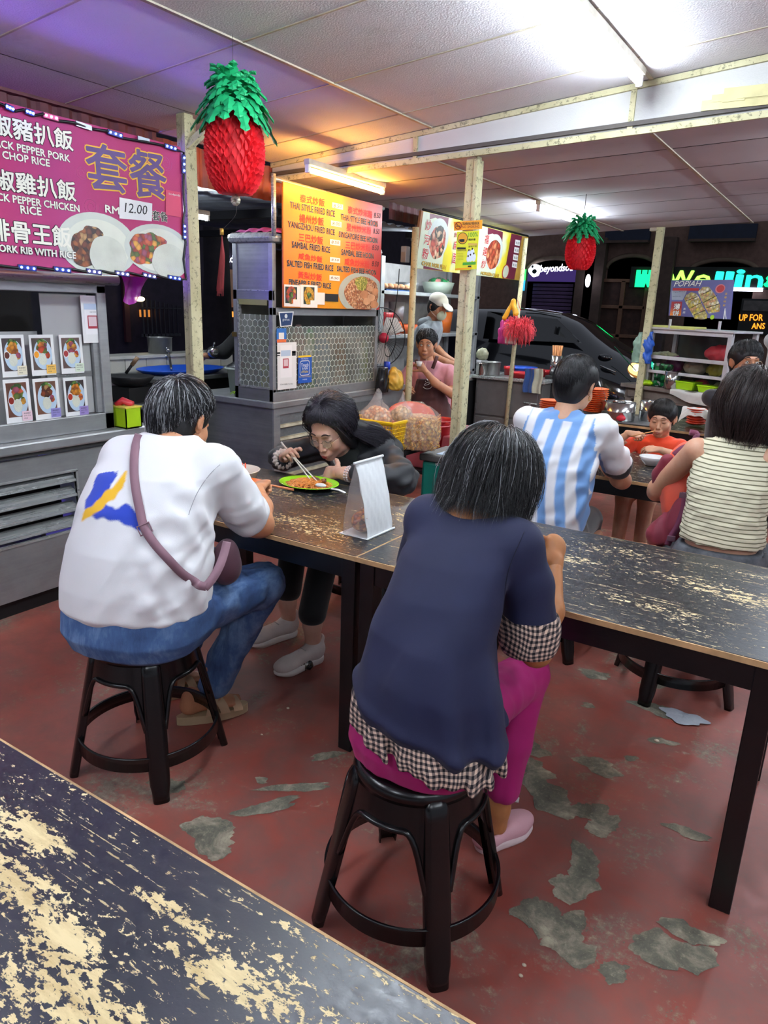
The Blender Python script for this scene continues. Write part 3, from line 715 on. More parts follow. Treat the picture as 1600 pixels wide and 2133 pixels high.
# ---- magenta menu board
bx=-3.0;mb=thing('menu_board','magenta menu board with white and purple lettering framed by light modules','sign',(bx,1.7,1.63))
B=Board((bx,0,0),(0,1,0),(0,0,1),mb)
MAG=gradient('magenta_print_with_glare','Y',[(0,'#b52257'),(.35,'#bd2a63'),(.62,'#b33a7c'),(.8,'#b8326e'),(1,'#c23a72')],.9,2.76,.42,('Z',120,.25))  # print gradient with a lighter glare painted into the colour
yb1=2.745;MB().box((bx-.022,.75,1.632),(bx,yb1,2.258)).build('board',MAG,mb)
B.clip=(.75,1.634,yb1-.002,2.256)
B.crop(0,0,1)
BLKO=M('black_outline','#17060f',.6,0,0);CREAM=M('cream_letters','#f0efdf',.5,0,0);YEL_O=M('yellow_outline','#f2b92c',.5,0,0);PURP=M('purple_letters','#5f3f7c',.5,0,.2)
for a in (('黑椒豬扒飯',-66,268,152,315,222,.035),('BLACK PEPPER PORK',-33,300,145,338,284,.02),('CHOP RICE',5,329.5,103,347.5,314,.02),('黑椒雞扒飯',-60,386,158,420,341,.035),
          ('BLACK PEPPER CHICKEN',-42,412,165,442,396,.02),('RICE',43,444.5,86,449,428,.02),('排骨王飯',-22,499,148,516,453,.035),('PORK RIB WITH RICE',-13,523,156,539,508,.02),('RM',219,442,248,447,427,.02)):
    B.text(*a[:6],CREAM,BLKO,off=.028 if a[6] > .03 else .045,off2=.04)
B.text('套',184,392,267,404,296,PURP,YEL_O,off=.02,off2=.035);B.text('餐',274,407,348,416,310,PURP,YEL_O,off=.02,off2=.035)
B.text('套餐',317,458,349,463,438,BLK_TXT,CREAM,off=.01,off2=.05)
SWIRL=M('faint_swirl','#c8568a',.45,0,0)
for (cx,cy,r0) in ((190,430,22),(345,340,20),(170,360,16),(262,440,18),(330,380,12)):
    a,b=B.uv(cx,cy)
    if a > .8:
        sp=[B.pt(a+.0016*r0*(.3+.9*k/40)*math.cos(k*.32),b+.0016*r0*(.3+.9*k/40)*math.sin(k*.32),.0006) for k in range(41)]
        MB().tube(sp,.0014,4,flat=(B.n,.2)).build('printed_swirl',SWIRL,mb)
B.disc(206,510,82,66,PLATE_PRINT,'printed_plate',.0018);B.disc(206,512,66,54,M('printed_plate_inner','#dfe2d2',.5,0,.05),'printed_plate',.0024)
B.disc(330,520,68,52,PLATE_PRINT,'printed_plate',.0032);B.disc(332,522,56,45,MATS['printed_plate_inner'],'printed_plate',.0038)
B.disc(178,520,31,36,MEAT_D,'printed_meat',.0044,wob=.09,seed=4);B.disc(190,492,28,20,MEAT_D,'printed_meat',.0048,wob=.09,seed=5)
B.disc(224,534,38,42,RICE,'printed_rice',.0054,wob=.02,seed=3)
B.disc(298,520,30,32,MEAT_R,'printed_meat',.0044,wob=.09,seed=7);B.disc(318,504,26,18,MEAT_R,'printed_meat',.0048,wob=.09,seed=8);B.disc(352,545,36,36,RICE,'printed_rice',.0056,wob=.02,seed=9)
B.text('PORK RIB WITH RICE',-13,523,156,539,508,CREAM,BLKO,off=.045,off2=.04,lift=.0066)
B.poly([(247.5,411),(316,424),(315,461),(247.5,455)],PAPER,'price_slip',.0040,.0006,mb);B.text('12.00',258,442,306,448,422,BLK_TXT,lift=.0056,shear=.2,off=-.01)
B.poly([(344,395),(375,401),(376,453),(344,447)],M('pink_sticker','#d8456a',.5,0,.05),'pink_sticker',.0040,.0006,mb);B.text('foodpanda',350,407,374,411,401,WHT_TXT,lift=.0056)
# light modules along the edges, joined by black wire
LEDB=emis('blue_led','#3f63ff',12);LEDW=emis('white_led','#cbb8ff',9);LEDP=emis('pink_led','#ff7ab8',8)
SIL=M('silver_strip','#9aa0a8',.35,.6)
wire=[]
def led(px,py,px2,py2,mat,holder):
    p=B.hit(px,py)+V(.012,0,0);q=B.hit(px2,py2)+V(.012,0,0);t_=thing('light_module',LEDLAB.pop(0),'light',(p+q)/2,'light modules round the magenta board')
    m=MB();m.obox((p+q)/2,(q-p)/2*1.15,V(.004,0,0),(q-p).normalized().cross(V(1,0,0))*.011,.002);m.build('module_case',holder,t_)
    for k in range(3): MB().ball(p+(q-p)*(.12+.38*k)+V(.005,0,0),.0048,8,6).build('diode',mat,t_)
DBL=M('dark_blue_case','#1b2350',.4);DPK=M('pink_case','#8a4a6a',.4)
specs=[(8,222,24,229,LEDB,DBL),(50,232,66,238,LEDB,DBL),(88,240,116,248,LEDP,DPK),(222,275,250,284,LEDB,DBL),(341,304,363,311,LEDB,DBL),(379,325,379,360,LEDB,DBL),(380,468,381,497,LEDB,DBL),
         (36,556,70,560,LEDB,DBL),(110,560,142,564,LEDB,DBL),(178,564,206,568,LEDW,DBL),(238,568,264,572,LEDW,DBL),(295,572,320,577,LEDW,DBL),(348,577,372,581,LEDB,DBL)]
names=['top edge, far left','top edge, second from the left','top edge, third, glowing pink','top edge, fourth from the left','top edge at its right corner','right edge, upper','right edge, lower','bottom edge, far left','bottom edge, second from the left','bottom edge, third, white glow','bottom edge, fourth, white glow','bottom edge, fifth, white glow','bottom edge at its right corner']
LEDLAB=['three-diode light module on the magenta board, '+n for n in names]
for a in specs: led(*a)
wp=[B.hit(x,y)+V(.006+.006*(k % 2),0,0) for k,(x,y) in enumerate([(-40,207),(0,218),(30,232),(45,229),(70,241),(86,238),(120,252),(150,256),(185,268),(218,273),(255,288),(300,296),(338,303),(366,313),(381,318),(379,400),(383,440),(378,460),(385,505),(379,540),(386,582),(345,580),(325,574),(290,574),(268,568),(235,570),(208,564),(175,566),(145,560),(108,562),(72,556),(30,558),(-40,548)])]
MB().tube(wp,.006,6).build('black_wire',BLACK,mb)
for k,(a,b,c_,d) in enumerate(((155,257,188,268),(284,288,308,295))): MB().obox(B.hit((a+c_)/2,(b+d)/2)+V(.01,0,0),(B.hit(c_,d)-B.hit(a,b))/2,V(.003,0,0),V(0,0,.010)).build('silver_strip',SIL,mb)
# hanger brackets to the cornice
MB().box((-3.45,.8,2.24),(bx-.02,.84,2.26)).box((-3.45,2.6,2.24),(bx-.02,2.64,2.26)).build('hanger_bar',STEEL_D,mb)
# the violet strip light behind the board's top edge that colours the ceiling
t=thing('strip_light','violet tube light in the yard behind the left stall','light',(-4.5,1.2,1.7))
MB().cyl((-4.5,-.2,1.70),(-4.5,2.3,1.70),.03,12).build('glowing_strip',emis('violet_glow','#6a4cff',26),t);MB().box((-4.9,2.42,0),(-4.0,2.45,1.95)).build('light_blocker_panel',DARK,t);MB().box((-4.53,-.2,0),(-4.47,-.14,1.70)).box((-4.53,2.24,0),(-4.47,2.3,1.70)).build('stand',DARK,t)  # unseen panel added to keep the violet spill off the corner stall
# pink bag scrap hanging from the roller end
t=thing('plastic_bag','magenta plastic bag scrap hanging at the roller end under the menu board','bag',(-3.2,2.5,1.55))
PB=M('magenta_thin_plastic','#b03aa8',.3,0,.2,.5,60);PB.node_tree.nodes['Principled BSDF'].inputs['Alpha'].default_value=.9
m=MB();r_=random.Random(3)
def fn(u,v):
    y=2.48+.16*u-.04*v*u;z=1.635-.14*v*(1-.5*abs(u-.35));return (-3.17+.02*math.sin(9*u+3*v),y,z)
m.grid(fn,10,8);m.build('bag_film',PB,t)
# ================================================================ stall 2: corner stall with the orange menu
s2=thing('noodle_stall','stainless steel stall with honeycomb-patterned glass and louvred base','stall',(-3.5,4.3,0))
X2=-3.2;YA=3.65;YB=4.89;YC=5.32;XL=-3.93
MB().box((XL,YA+.01,.08),(X2-.02,YC,.845)).build('base_box',STEEL_X,s2)
MB().box((XL,YA+.03,.0),(X2-.04,YC,.08)).build('kick_plinth',DARK,s2)
MB().box((XL-.05,YA-.01,.845),(X2+.01,YC+.02,.892),.008).build('counter',STEEL_Y,s2)
m=holed(X2-.005,.014,YA+.01,YC,.08,.845,YA+.075,5.0,.25,.80);m.build('front_frame',STEEL_Y,s2)
SLAT=M('tarnished_slat','#a39c86',.4,.6,.4)
for k in range(6):
    z=.27+.088*k;MB().prism([(X2-.06,YA+.075,z+.05),(X2-.01,YA+.075,z+.016),(X2-.002,YA+.075,z),(X2-.008,YA+.075,z-.004),(X2-.06,YA+.075,z+.035)],(0,1.27,0)).build('louvre_slat',SLAT,s2)
XI=-3.545
for (a,b) in ((X2-.035,YA),(XI,YA),(X2-.035,YB-.03),(XI,YB-.03)):
    MB().box((a,b,.892),(a+.035,b+.035,1.89),.003).build('corner_post',STEEL_Y,s2)
MB().box((XI,YA-.0,.892),(X2,YA+.03,.975),.003).build('end_rail',STEEL_X,s2);MB().box((XI,YA,1.54),(X2,YA+.02,1.605),.003).build('end_rail',STEEL_X,s2)
MB().box((X2-.03,YA,.892),(X2+.002,YB,.955),.003).box((X2-.03,YA,1.45),(X2,YB,1.50),.003).build('front_rail',STEEL_Y,s2)
MB().box((XI,YA+.008,1.60),(X2-.03,YA+.014,1.89)).build('steel_end_panel',STEEL_X,s2)
MB().box((XI+.03,YA-.002,1.598),(X2-.03,YA+.004,1.604)).build('bright_ledge',STEEL_B,s2)
MB().box((XI+.05,YA-.004,1.51),(X2-.045,YA-.001,1.545)).build('paper_tape_strip',M('old_tape','#8e8a5c',.6),s2)
m=MB().box((XI-.035,YA-.02,1.89),(X2+.02,YB+.02,1.955),.03);m.build('roof_cap',STEEL_B,s2)
MB().box((XI+.04,YA-.004,.975),(XI+.055,YA+.02,1.54)).box((XI+.04,YA-.004,.972),(X2-.03,YA+.02,.985)).build('sliding_frame',STEEL_B,s2)
def hexglass():
    t=NT('honeycomb_pattern_glass');t.set(srgb('#8c9088'),.25);v=t.coord('Object')
    sp=t.n('SeparateXYZ');t.l(v,sp.inputs[0]);u=t.math('ADD',sp.outputs[1],t.math('MULTIPLY',sp.outputs[0],1.0));z=sp.outputs[2]
    s_=1/.046;a=t.math('MULTIPLY',u,s_);b=t.math('MULTIPLY',z,s_)
    def cell(ox,oy):
        px=t.math('SUBTRACT',t.math('FLOORED_MODULO',t.math('ADD',a,ox),1.0),.5);py=t.math('SUBTRACT',t.math('FLOORED_MODULO',t.math('ADD',b,oy),1.732),.866)
        ax=t.math('ABSOLUTE',px);ay=t.math('ABSOLUTE',py)
        return t.math('MAXIMUM',ax,t.math('ADD',t.math('MULTIPLY',ax,.5),t.math('MULTIPLY',ay,.866)))
    h=t.math('MINIMUM',cell(0,0),cell(.5,.866));k=t.ramp(h,[(.462,0.0),(.478,1.0)])
    milky=t.noise(v,4,5)
    t.col(t.mix(k,t.ramp(milky,[(.3,srgb('#6a6f66')),(.7,srgb('#a7ada2'))]),srgb('#e4e8e0')))
    al=t.math('ADD',t.math('MULTIPLY',k,.6),t.ramp(milky,[(.3,.30),(.7,.62)]));t.l(al,t.b.inputs['Alpha']);return t.m
HEX=hexglass()
MB().box((XI+.055,YA+.006,.985),(X2-.035,YA+.010,1.45)).build('patterned_glass',HEX,s2)
MB().box((X2-.014,YA+.035,.955),(X2-.010,YB-.03,1.38)).build('patterned_glass',HEX,s2)
MB().box((X2-.016,YA+.035,1.38),(X2-.012,YB-.03,1.50)).build('clear_glass',GLASS_T,s2)
MB().box((XI+.01,YB-.02,.9),(X2-.03,YB-.01,1.88)).box((XI,YA+.02,.9),(XI+.006,YB,1.88)).build('rear_panel',M('dull_inner_panel','#6d6f68',.6,0,.2),s2)
m=MB();a0=V(XI+.006,YA-.012,1.30);m.box((a0.x-.012,a0.y,a0.z),(a0.x+.022,a0.y+.01,a0.z+.03));m.build('latch',M('brass_latch','#7d6a3a',.4,.7),s2)
# things inside the glass
t=thing('plastic_ladle','pale plastic scoop standing in a patterned jug behind the stall end glass','ladle',(-3.33,3.75,.90))
p=at_y(540,700,3.74);q=at_y(542,742,3.74);MB().cyl(p,q,.007,8).ball(q+V(0,0,-.02),(.028,.02,.025)).cyl(q+V(0,0,-.02),(q.x,q.y,.9),.006).build('scoop',WHITE_P,t)
t=thing('patterned_jug','yellow and blue patterned jug behind the stall end glass','jug',(-3.32,3.78,.9))
MB().lathe([(.07,0),(.08,.05),(.075,.19),(.06,.22),(.056,.22)],(-3.325,3.78,.895),20).build('jug_body',food('yellow_blue_print',['#c9d43a','#b7c7b2','#4f86b8','#9fb8a8','#d3dc55'],18),t)
for i,(px,py,c,r,lab) in enumerate(((668,715,'#3f93b8',.085,'blue bag of supplies behind the honeycomb glass'),(710,705,'#b07a3a',.05,'orange-brown packet behind the honeycomb glass'),(646,695,'#4fae4c',.04,'small green packet behind the honeycomb glass'),(760,720,'#9fc04f',.05,'yellow-green packet at the right end of the honeycomb glass'),(622,690,'#b58f86',.05,'pinkish packet at the left end of the honeycomb glass'))):
    p=at_x(px,py,X2-.11);t=thing('supply_packet',lab,'packet',(p.x,p.y,.9),'packets behind the honeycomb glass')
    m=MB().lathe([(r*.8,0),(r,.05),(r*.95,p.z-.9),(r*.4,p.z-.9+r)],(p.x,p.y,.895),12,sx=.8);m.build('packet_film',M('packet_%d' % i,c,.35,0,.25,.5,60),t)
# orange menu
bo=thing('menu_board','orange rice and noodle menu board with prices on paper slips','sign',(X2+.03,4.3,1.5))
XB=-3.155;B=Board((XB,0,0),(0,1,0),(0,0,1),bo)
c0=B.uv(591,379);c1=B.uv(787,645);ya,yb,za,zb=B.uv(590,379)[0],B.uv(797,429)[0],B.uv(787,645)[1],B.uv(591,379)[1]
ORG=gradient('orange_red_print','Y',[(0,'#e07a08'),(.2,'#ea8c12'),(.5,'#d99a14'),(.72,'#d9671c'),(.9,'#cf3f2a'),(1,'#c2352c')],ya,yb,.35)
MB().box((XB-.012,ya,za),(XB,yb,zb)).build('board',ORG,bo);B.clip=(ya+.002,za+.002,yb-.002,zb-.002)
MB().cyl((XB-.03,YA,zb+.012),(XB-.03,yb+.06,zb-.012),.013,10).build('top_pipe',STEEL_B,bo)
MB().cyl((XB-.03,YA+.0,1.93),(XB-.03,YA,zb+.04),.015,10).cyl((XB-.03,yb+.0,1.9),(XB-.03,yb,zb),.015,10).build('pipe_post',STEEL_B,bo)
B.crop(560,370,6.4);RED_L=M('red_letters','#d8301c',.5,0,0);NAVY_L=M('navy_letters','#151a33',.5,0,0);WO=M('white_outline','#e8c9a0',.5,0,0)
for a in (('泰式炒飯',415,325,742,390,215),('楊州炒飯',405,592,730,645,480),('三巴炒飯',398,845,718,895,735),('咸魚炒飯',392,1085,710,1135,998),('黃梨炒飯',385,1340,703,1380,1245),
          ('泰式炒米粉',1050,475,1380,545,375),('星州炒米粉',1033,710,1362,760,605),('三巴炒米粉',1020,945,1350,985,845),('咸魚炒米粉',1008,1165,1338,1205,1070)): B.text(*a,RED_L,off=.030)
for a in (('THAI STYLE FRIED RICE',280,405,875,525,315),('YANGZHOU FRIED RICE',255,655,873,768,572),('SAMBAL FRIED RICE',305,930,812,1003,845),('SALTED FISH FRIED RICE',242,1178,855,1247,1095),('PINEAPPLE FRIED RICE',265,1425,825,1480,1350),
          ('THAI STYLE BEE HOON',957,560,1447,658,480),('SINGAPORE BEE HOON',930,790,1442,880,712),('SAMBAL BEE HOON',963,1030,1390,1085,952),('SALTED FISH BEE HOON',905,1245,1423,1300,1172)): B.text(*a,NAVY_L,WO,off=.035,off2=.04)
for (x0,y0,x1,y1,s_) in ((842,320,985,430,'8.50'),(825,560,965,665,'8.00'),(812,810,950,910,'8.50'),(812,1050,947,1140,'8.50'),(805,1290,942,1380,'8.50')):
    B.rect(x0,y0+8,x1,y1,PAPER,'price_slip',.0022,.0004);B.text(s_,x0+18,y1-32,x1-18,y1-22,y0+28,BLK_TXT,lift=.0032,shear=.15,off=-.01)
for (x0,y0,x1,y1) in ((1400,535,1488,545,),(1390,745,1472,755),(1375,965,1462,975),(1370,1180,1462,1190)): B.text('8.50',x0,y0,x1,y1,y0-70,BLK_TXT,lift=.0018,shear=.2,off=-.02)
B.disc(1240,1545,300,275,M('printed_grey_plate','#a9b7ae',.4,0,.08),'printed_plate',.0016);B.disc(1245,1550,225,232,RICE_F,'printed_fried_rice',.0022,wob=.03);B.disc(1230,1410,80,95,food('printed_egg_shreds',['#c7c24a','#a8b040','#d9d06a','#7c8a30'],110),'printed_garnish',.0030,wob=.08,seed=2)
for k,(x,y,r) in enumerate(((1270,1560,55),(1360,1600,50),(1410,1520,45),(1300,1650,48),(1400,1690,52),(1340,1480,40))): B.disc(x,y,r,r*1.0,M('printed_prawn_%d' % (k % 2),['#c98e62','#dba77c'][k % 2],.4,0,.25),'printed_prawn',.0032+.0004*k,wob=.05,seed=k)
for k,(x0,y0,x1,y1,mt) in enumerate(((170,1420,412,1722,MEAT_R),(415,1424,642,1735,food('yellow_fried_rice',['#d9a41f','#e8be3c','#b87f14','#c9a22c'],90)))):
    B.rect(x0,y0,x1,y1,PAPER,'dish_card',.0036,.0005);B.rect(x0+42,y0+30,x1-42,y1-45,M('dark_green_photo','#1d3330',.4,0,.2),'dish_picture',.0044,.0003);B.disc((x0+x1)/2,(y0+y1)/2-5,66,118,mt,'printed_dish',.0050,wob=.03,seed=k);B.disc((x0+x1)/2,(y0+y1)/2-10,30,40,SALAD,'printed_herbs',.0056,wob=.1,seed=k);B.rect(x1-95,y1-100,x1-40,y1-30,PAPER,'caption',.0056,.0003)
B.rect(645,1530,740,1695,PAPER,'blank_slip',.0030,.0004);B.rect(745,1545,922,1655,DARK,'dark_plate',.0030,.0004)
# stickers on the glass
B=Board((X2+.006,0,0),(0,1,0),(0,0,1),None)
def sheet(name,lab,x0,y0,x1,y1,mat,cat='notice',lift=.002):
    a0,b1=B.uv(x0,y0);a1,b0=B.uv(x1,y1);t=thing(name,lab,cat,B.pt(a0,b0));B.parent=t;B.quad_uv(a0,b0,a1,b1,mat,'sheet',lift,.0008);return t
t=sheet('payment_notice','framed white payment sheet with a small red square on the stall glass',577,714,617,808,PAPER);B.crop(400+0,740,3.478)
B.crop(410,700,5.161);B.rect(850,175,1060,182,BLK_TXT,'printed_rule',.003,.0002,t);B.rect(850,205,890,213,BLK_TXT,'printed_bar',.003,.0002,t);B.rect(1018,160,1060,210,BLK_TXT,'printed_bar',.003,.0002,t);B.rect(893,100,1018,440,M('card_white','#f4f4f4',.5,0,0),'card',.0034,.0003,t);B.rect(900,155,1003,212,BLUE_P,'card_header',.0040,.0002,t);B.rect(922,243,982,343,RED_INK,'red_frame',.0040,.0002,t);B.rect(930,252,974,322,MATS['pink_print'],'blank_square',.0044,.0002,t);B.text('SCAN HERE TO PAY',890,528,1030,520,514,BLK_TXT,lift=.004,parent=t)
B.crop(0,0,1);TNG=M('royal_blue_card','#1c55b0',.4,0,.05);t=sheet('payment_card','royal blue Touch n GO eWallet card on the honeycomb glass',620.5,741,648.5,796,TNG);t['label']='royal blue payment card with white rounded square on the honeycomb glass'
B.crop(410,700,5.161);B.rect(1088,212,1228,224,M('yellow_print','#e6c32a',.5,0,0),'yellow_band',.003,.0002,t);B.text('WE PREFER',1118,252,1196,250,238,WHT_TXT,lift=.003)
rr=[B.uv(*p) for p in ((1106,270),(1208,415))]
pts=[]
(a0,b1),(a1,b0)=rr;r0=.02
for cx,cy,st in ((a1-r0,b1-r0,0),(a0+r0,b1-r0,1),(a0+r0,b0+r0,2),(a1-r0,b0+r0,3)):
    for k in range(6): an=st*PI/2+k*PI/10;pts.append((cx+r0*math.cos(an),cy+r0*math.sin(an)))
MB().tube([B.pt(a,b,.0032) for a,b in pts],.0026,5,closed=True,flat=(B.n,.2)).build('white_rounded_frame',WHT_TXT,t)
B.text('Touch',1118,330,1196,322,296,WHT_TXT,lift=.003,off=.02);B.text("'n GO",1128,362,1192,355,330,WHT_TXT,lift=.003,off=.02);B.text('eWallet',1120,398,1196,392,370,MATS['yellow_print'],lift=.003,off=.01);B.text('YOU WORK REWARDED',1094,450,1222,440,432,MATS['yellow_print'],lift=.003);B.text('HERE',1135,474,1182,471,460,WHT_TXT,lift=.003)
B.crop(0,0,1);NAVY=M('navy_sticker','#24406e',.4,0,.05)
t=thing('shop_sticker','navy giwest sticker with white border hanging below the orange board','sticker',B.hit(593,680));t['label']='small navy shield-shaped sticker with white border under the orange board'
B.parent=t;B.poly([(579,650),(611,648.5),(607,679),(583,681)],WHT_TXT,'white_border',.004,.0006);B.poly([(581.5,652),(608.5,651),(605,677),(585,679)],NAVY,'navy_face',.0050,.0004)
B.text('giwest',587,669.5,602,669,663.5,WHT_TXT,lift=.0062);B.disc(594.5,658.5,3,4.5,WHT_TXT,'white_flame',.0058,.0002)
t=sheet('payment_notice','small blue and orange payment sticker above the framed white sheet',575.5,684,596,713.5,M('mid_blue_sticker','#2f6fc0',.4,0,.05));B.rect(580,693,591,706,PAPER,'white_square',.0032,.0003,t);B.rect(576,707,595.5,713,M('orange_strip','#e2703a',.4,0,.2),'orange_strip',.0032,.0003,t)
# magenta cloth on the cabinet roof
t=thing('folded_cloth','magenta cloth lying on the roof of the corner stall','cloth',(-3.36,3.8,1.955))
m=MB();m.grid(lambda u,v: (-3.53+.36*u,3.66+.26*v,1.957+.030*math.sin(PI*min(1,u*1.0+.001))**.3*math.sin(PI*v)**.3+.006*math.sin(23*u+4*v)),18,10);m.build('cloth_sheet',M('magenta_cloth','#a8408a',.7,0,.2),t)
m=MB();m.grid(lambda u,v: (-3.235+.035*u,3.72+.30*v,1.93+.05*math.sin(PI*u)**.4*math.sin(PI*v)**.4),8,10);m.build('hanging_end',MATS['magenta_cloth'],t)
# ================================================================ organic shapes: distance fields turned into one surface
class Sdf:
    """smooth union of rounded limbs, ellipsoids and body rings"""
    def __init__(s): s.ops=[];s.post=None
    def cap(s,a,b,ra,rb=None,k=.012,sub=False):
        s.ops.append(('c',np.array(a,float),np.array(b,float),ra,ra if rb is None else rb,k,sub));return s
    def chain(s,pts,k=.012):
        """pts: [(point, radius), ...]"""
        for (a,ra),(b,rb) in zip(pts,pts[1:]): s.cap(a,b,ra,rb,k)
        return s
    def ell(s,c,r,rot=None,k=.012,sub=False):
        s.ops.append(('e',np.array(c,float),np.array(r,float),None if rot is None else np.array(rot),k,sub));return s
    def rings(s,lst,k=.012,n=2.4,sub=False):
        """lst: [(centre, half_width, half_depth, yaw)], from low to high; each cross-section is level"""
        s.ops.append(('r',[(np.array(c,float),a,b,y) for c,a,b,y in lst],n,k,sub));return s
    def bounds(s,M4=None):
        lo=np.full(3,1e9);hi=-lo
        for o in s.ops:
            if o[-1]: continue
            if o[0] == 'c': P=[(o[1],o[3]),(o[2],o[4])]
            elif o[0] == 'e': P=[(o[1],max(o[2]))]
            else: P=[(c,max(a,b)) for c,a,b,y in o[1]]
            for p,r in P: lo=np.minimum(lo,p-r);hi=np.maximum(hi,p+r)
        return lo,hi
    def field(s,X,Y,Z):
        F=np.full(X.shape,.5,np.float32)
        for o in s.ops:
            k=o[-2]
            if o[0] == 'c':
                a,b,ra,rb=o[1:5];mg=max(ra,rb)+.045;lo=np.minimum(a,b)-mg;hi=np.maximum(a,b)+mg
            elif o[0] == 'e': mg=max(o[2])+.045;lo=o[1]-mg;hi=o[1]+mg
            else:
                lo=np.min([c-max(a,b) for c,a,b,y in o[1]],0)-.05;hi=np.max([c+max(a,b) for c,a,b,y in o[1]],0)+.05
            ax=[X[:,0,0],Y[0,:,0],Z[0,0,:]];sl=tuple(slice(int(np.searchsorted(ax[i],lo[i])),int(np.searchsorted(ax[i],hi[i]))) for i in range(3))
            x,y,z=X[sl],Y[sl],Z[sl]
            if x.size == 0: continue
            if o[0] == 'c':
                d=b-a;L2=max(1e-12,d.dot(d));t=np.clip(((x-a[0])*d[0]+(y-a[1])*d[1]+(z-a[2])*d[2])/L2,0,1)
                D=np.sqrt((x-a[0]-t*d[0])**2+(y-a[1]-t*d[1])**2+(z-a[2]-t*d[2])**2)-(ra+(rb-ra)*t)
            elif o[0] == 'e':
                c,r,rot=o[1:4];u,v,w=x-c[0],y-c[1],z-c[2]
                if rot is not None: u,v,w=(u*rot[0][0]+v*rot[1][0]+w*rot[2][0],u*rot[0][1]+v*rot[1][1]+w*rot[2][1],u*rot[0][2]+v*rot[1][2]+w*rot[2][2])
                q=np.sqrt((u/r[0])**2+(v/r[1])**2+(w/r[2])**2);q2=np.sqrt((u/r[0]**2)**2+(v/r[1]**2)**2+(w/r[2]**2)**2)
                D=q*(q-1)/np.maximum(q2,1e-6)
            else:
                L,n=o[1],o[2];zs=np.array([c[2] for c,*_ in L]);zc=np.clip(z,zs[0],zs[-1])
                f=lambda vals: np.interp(zc,zs,vals)
                cx,cy,A,B_,yw=f([c[0] for c,*_ in L]),f([c[1] for c,*_ in L]),f([l[1] for l in L]),f([l[2] for l in L]),f([l[3] for l in L])
                u=(x-cx)*np.cos(yw)+(y-cy)*np.sin(yw);v=-(x-cx)*np.sin(yw)+(y-cy)*np.cos(yw)
                q=(np.abs(u/A)**n+np.abs(v/B_)**n)**(1/n);D=(q-1)*np.minimum(A,B_)*.9;dz=np.maximum(zs[0]-z,z-zs[-1]);D=np.where(dz > 0,np.sqrt(np.maximum(D,0)**2+dz**2)+np.minimum(D,0)*0,D)
                D=np.where((dz > 0) & (D <= 0),dz,D)
            D=D.astype(np.float32);G=F[sl]
            if o[-1]: h=np.clip(.5-.5*(G+D)/k,0,1);F[sl]=G*(1-h)+(-D)*h+k*h*(1-h)
            else: F[sl]=_smin(G,D,k)
        if s.post: F=s.post(F,X,Y,Z)
        return F
    def mesh(s,vox=.008,smooth=1,pad=.03):
        lo,hi=s.bounds();lo=lo-pad;hi=hi+pad;n=np.ceil((hi-lo)/vox).astype(int)+1
        g=[lo[i]+vox*np.arange(n[i]) for i in range(3)];X,Y,Z=np.meshgrid(*g,indexing='ij');F=s.field(X.astype(np.float32),Y.astype(np.float32),Z.astype(np.float32))
        return surface_nets(F,lo,vox,smooth)
def _smin(a,b,k): h=np.clip(.5+.5*(b-a)/k,0,1);return b*(1-h)+a*h-k*h*(1-h)
def surface_nets(F,lo,vox,smooth=1):
    I=F < 0;n=F.shape
    c=np.zeros((n[0]-1,n[1]-1,n[2]-1),np.int8)
    for dx in (0,1):
        for dy in (0,1):
            for dz in (0,1): c += I[dx:n[0]-1+dx,dy:n[1]-1+dy,dz:n[2]-1+dz]
    act=(c > 0) & (c < 8);idx=-np.ones(act.shape,np.int64);cells=np.argwhere(act);idx[act]=np.arange(len(cells))
    acc=np.zeros((len(cells),3));cnt=np.zeros(len(cells));cx,cy,cz=cells.T
    for ax in range(3):
        o=[a for a in range(3) if a != ax]
        for p in (0,1):
            for q in (0,1):
                off=[0,0,0];off[o[0]]=p;off[o[1]]=q;off2=list(off);off2[ax]=1
                fa=F[cx+off[0],cy+off[1],cz+off[2]];fb=F[cx+off2[0],cy+off2[1],cz+off2[2]];m=(fa < 0) != (fb < 0)
                t=fa[m]/(fa[m]-fb[m]);P=np.zeros((m.sum(),3));P[:,ax]=t;P[:,o[0]]=p;P[:,o[1]]=q
                acc[m] += P;cnt[m] += 1
    v=lo+vox*(cells+acc/cnt[:,None]);quads=[]
    for ax in range(3):
        o=[a for a in range(3) if a != ax];sl0=[slice(None)]*3;sl1=[slice(None)]*3;sl0[ax]=slice(0,-1);sl1[ax]=slice(1,None)
        e=I[tuple(sl0)] != I[tuple(sl1)];E=np.argwhere(e);E=E[(E[:,o[0]] > 0) & (E[:,o[1]] > 0) & (E[:,o[0]] < n[o[0]]-1) & (E[:,o[1]] < n[o[1]]-1)]
        ins=I[tuple(E.T)]
        def cell(da,db): q=E.copy();q[:,o[0]] -= da;q[:,o[1]] -= db;return idx[q[:,0],q[:,1],q[:,2]]
        Q=np.stack([cell(1,1),cell(0,1),cell(0,0),cell(1,0)],1);flip=ins if ax != 1 else ~ins;Q[~flip]=Q[~flip][:,::-1];quads.append(Q)
    q=np.concatenate(quads);q=q[(q >= 0).all(1)]
    for _ in range(smooth):
        e=np.concatenate([q[:,[0,1]],q[:,[1,2]],q[:,[2,3]],q[:,[3,0]]]);s_=np.zeros_like(v);k=np.zeros(len(v));np.add.at(s_,e[:,0],v[e[:,1]]);np.add.at(k,e[:,0],1);np.add.at(s_,e[:,1],v[e[:,0]]);np.add.at(k,e[:,1],1)
        v=v*.4+.6*s_/np.maximum(k,1)[:,None]
    return v,q
def xform(vq,M4): v,q=vq;m=np.array(M4);return v@m[:3,:3].T+m[:3,3],q
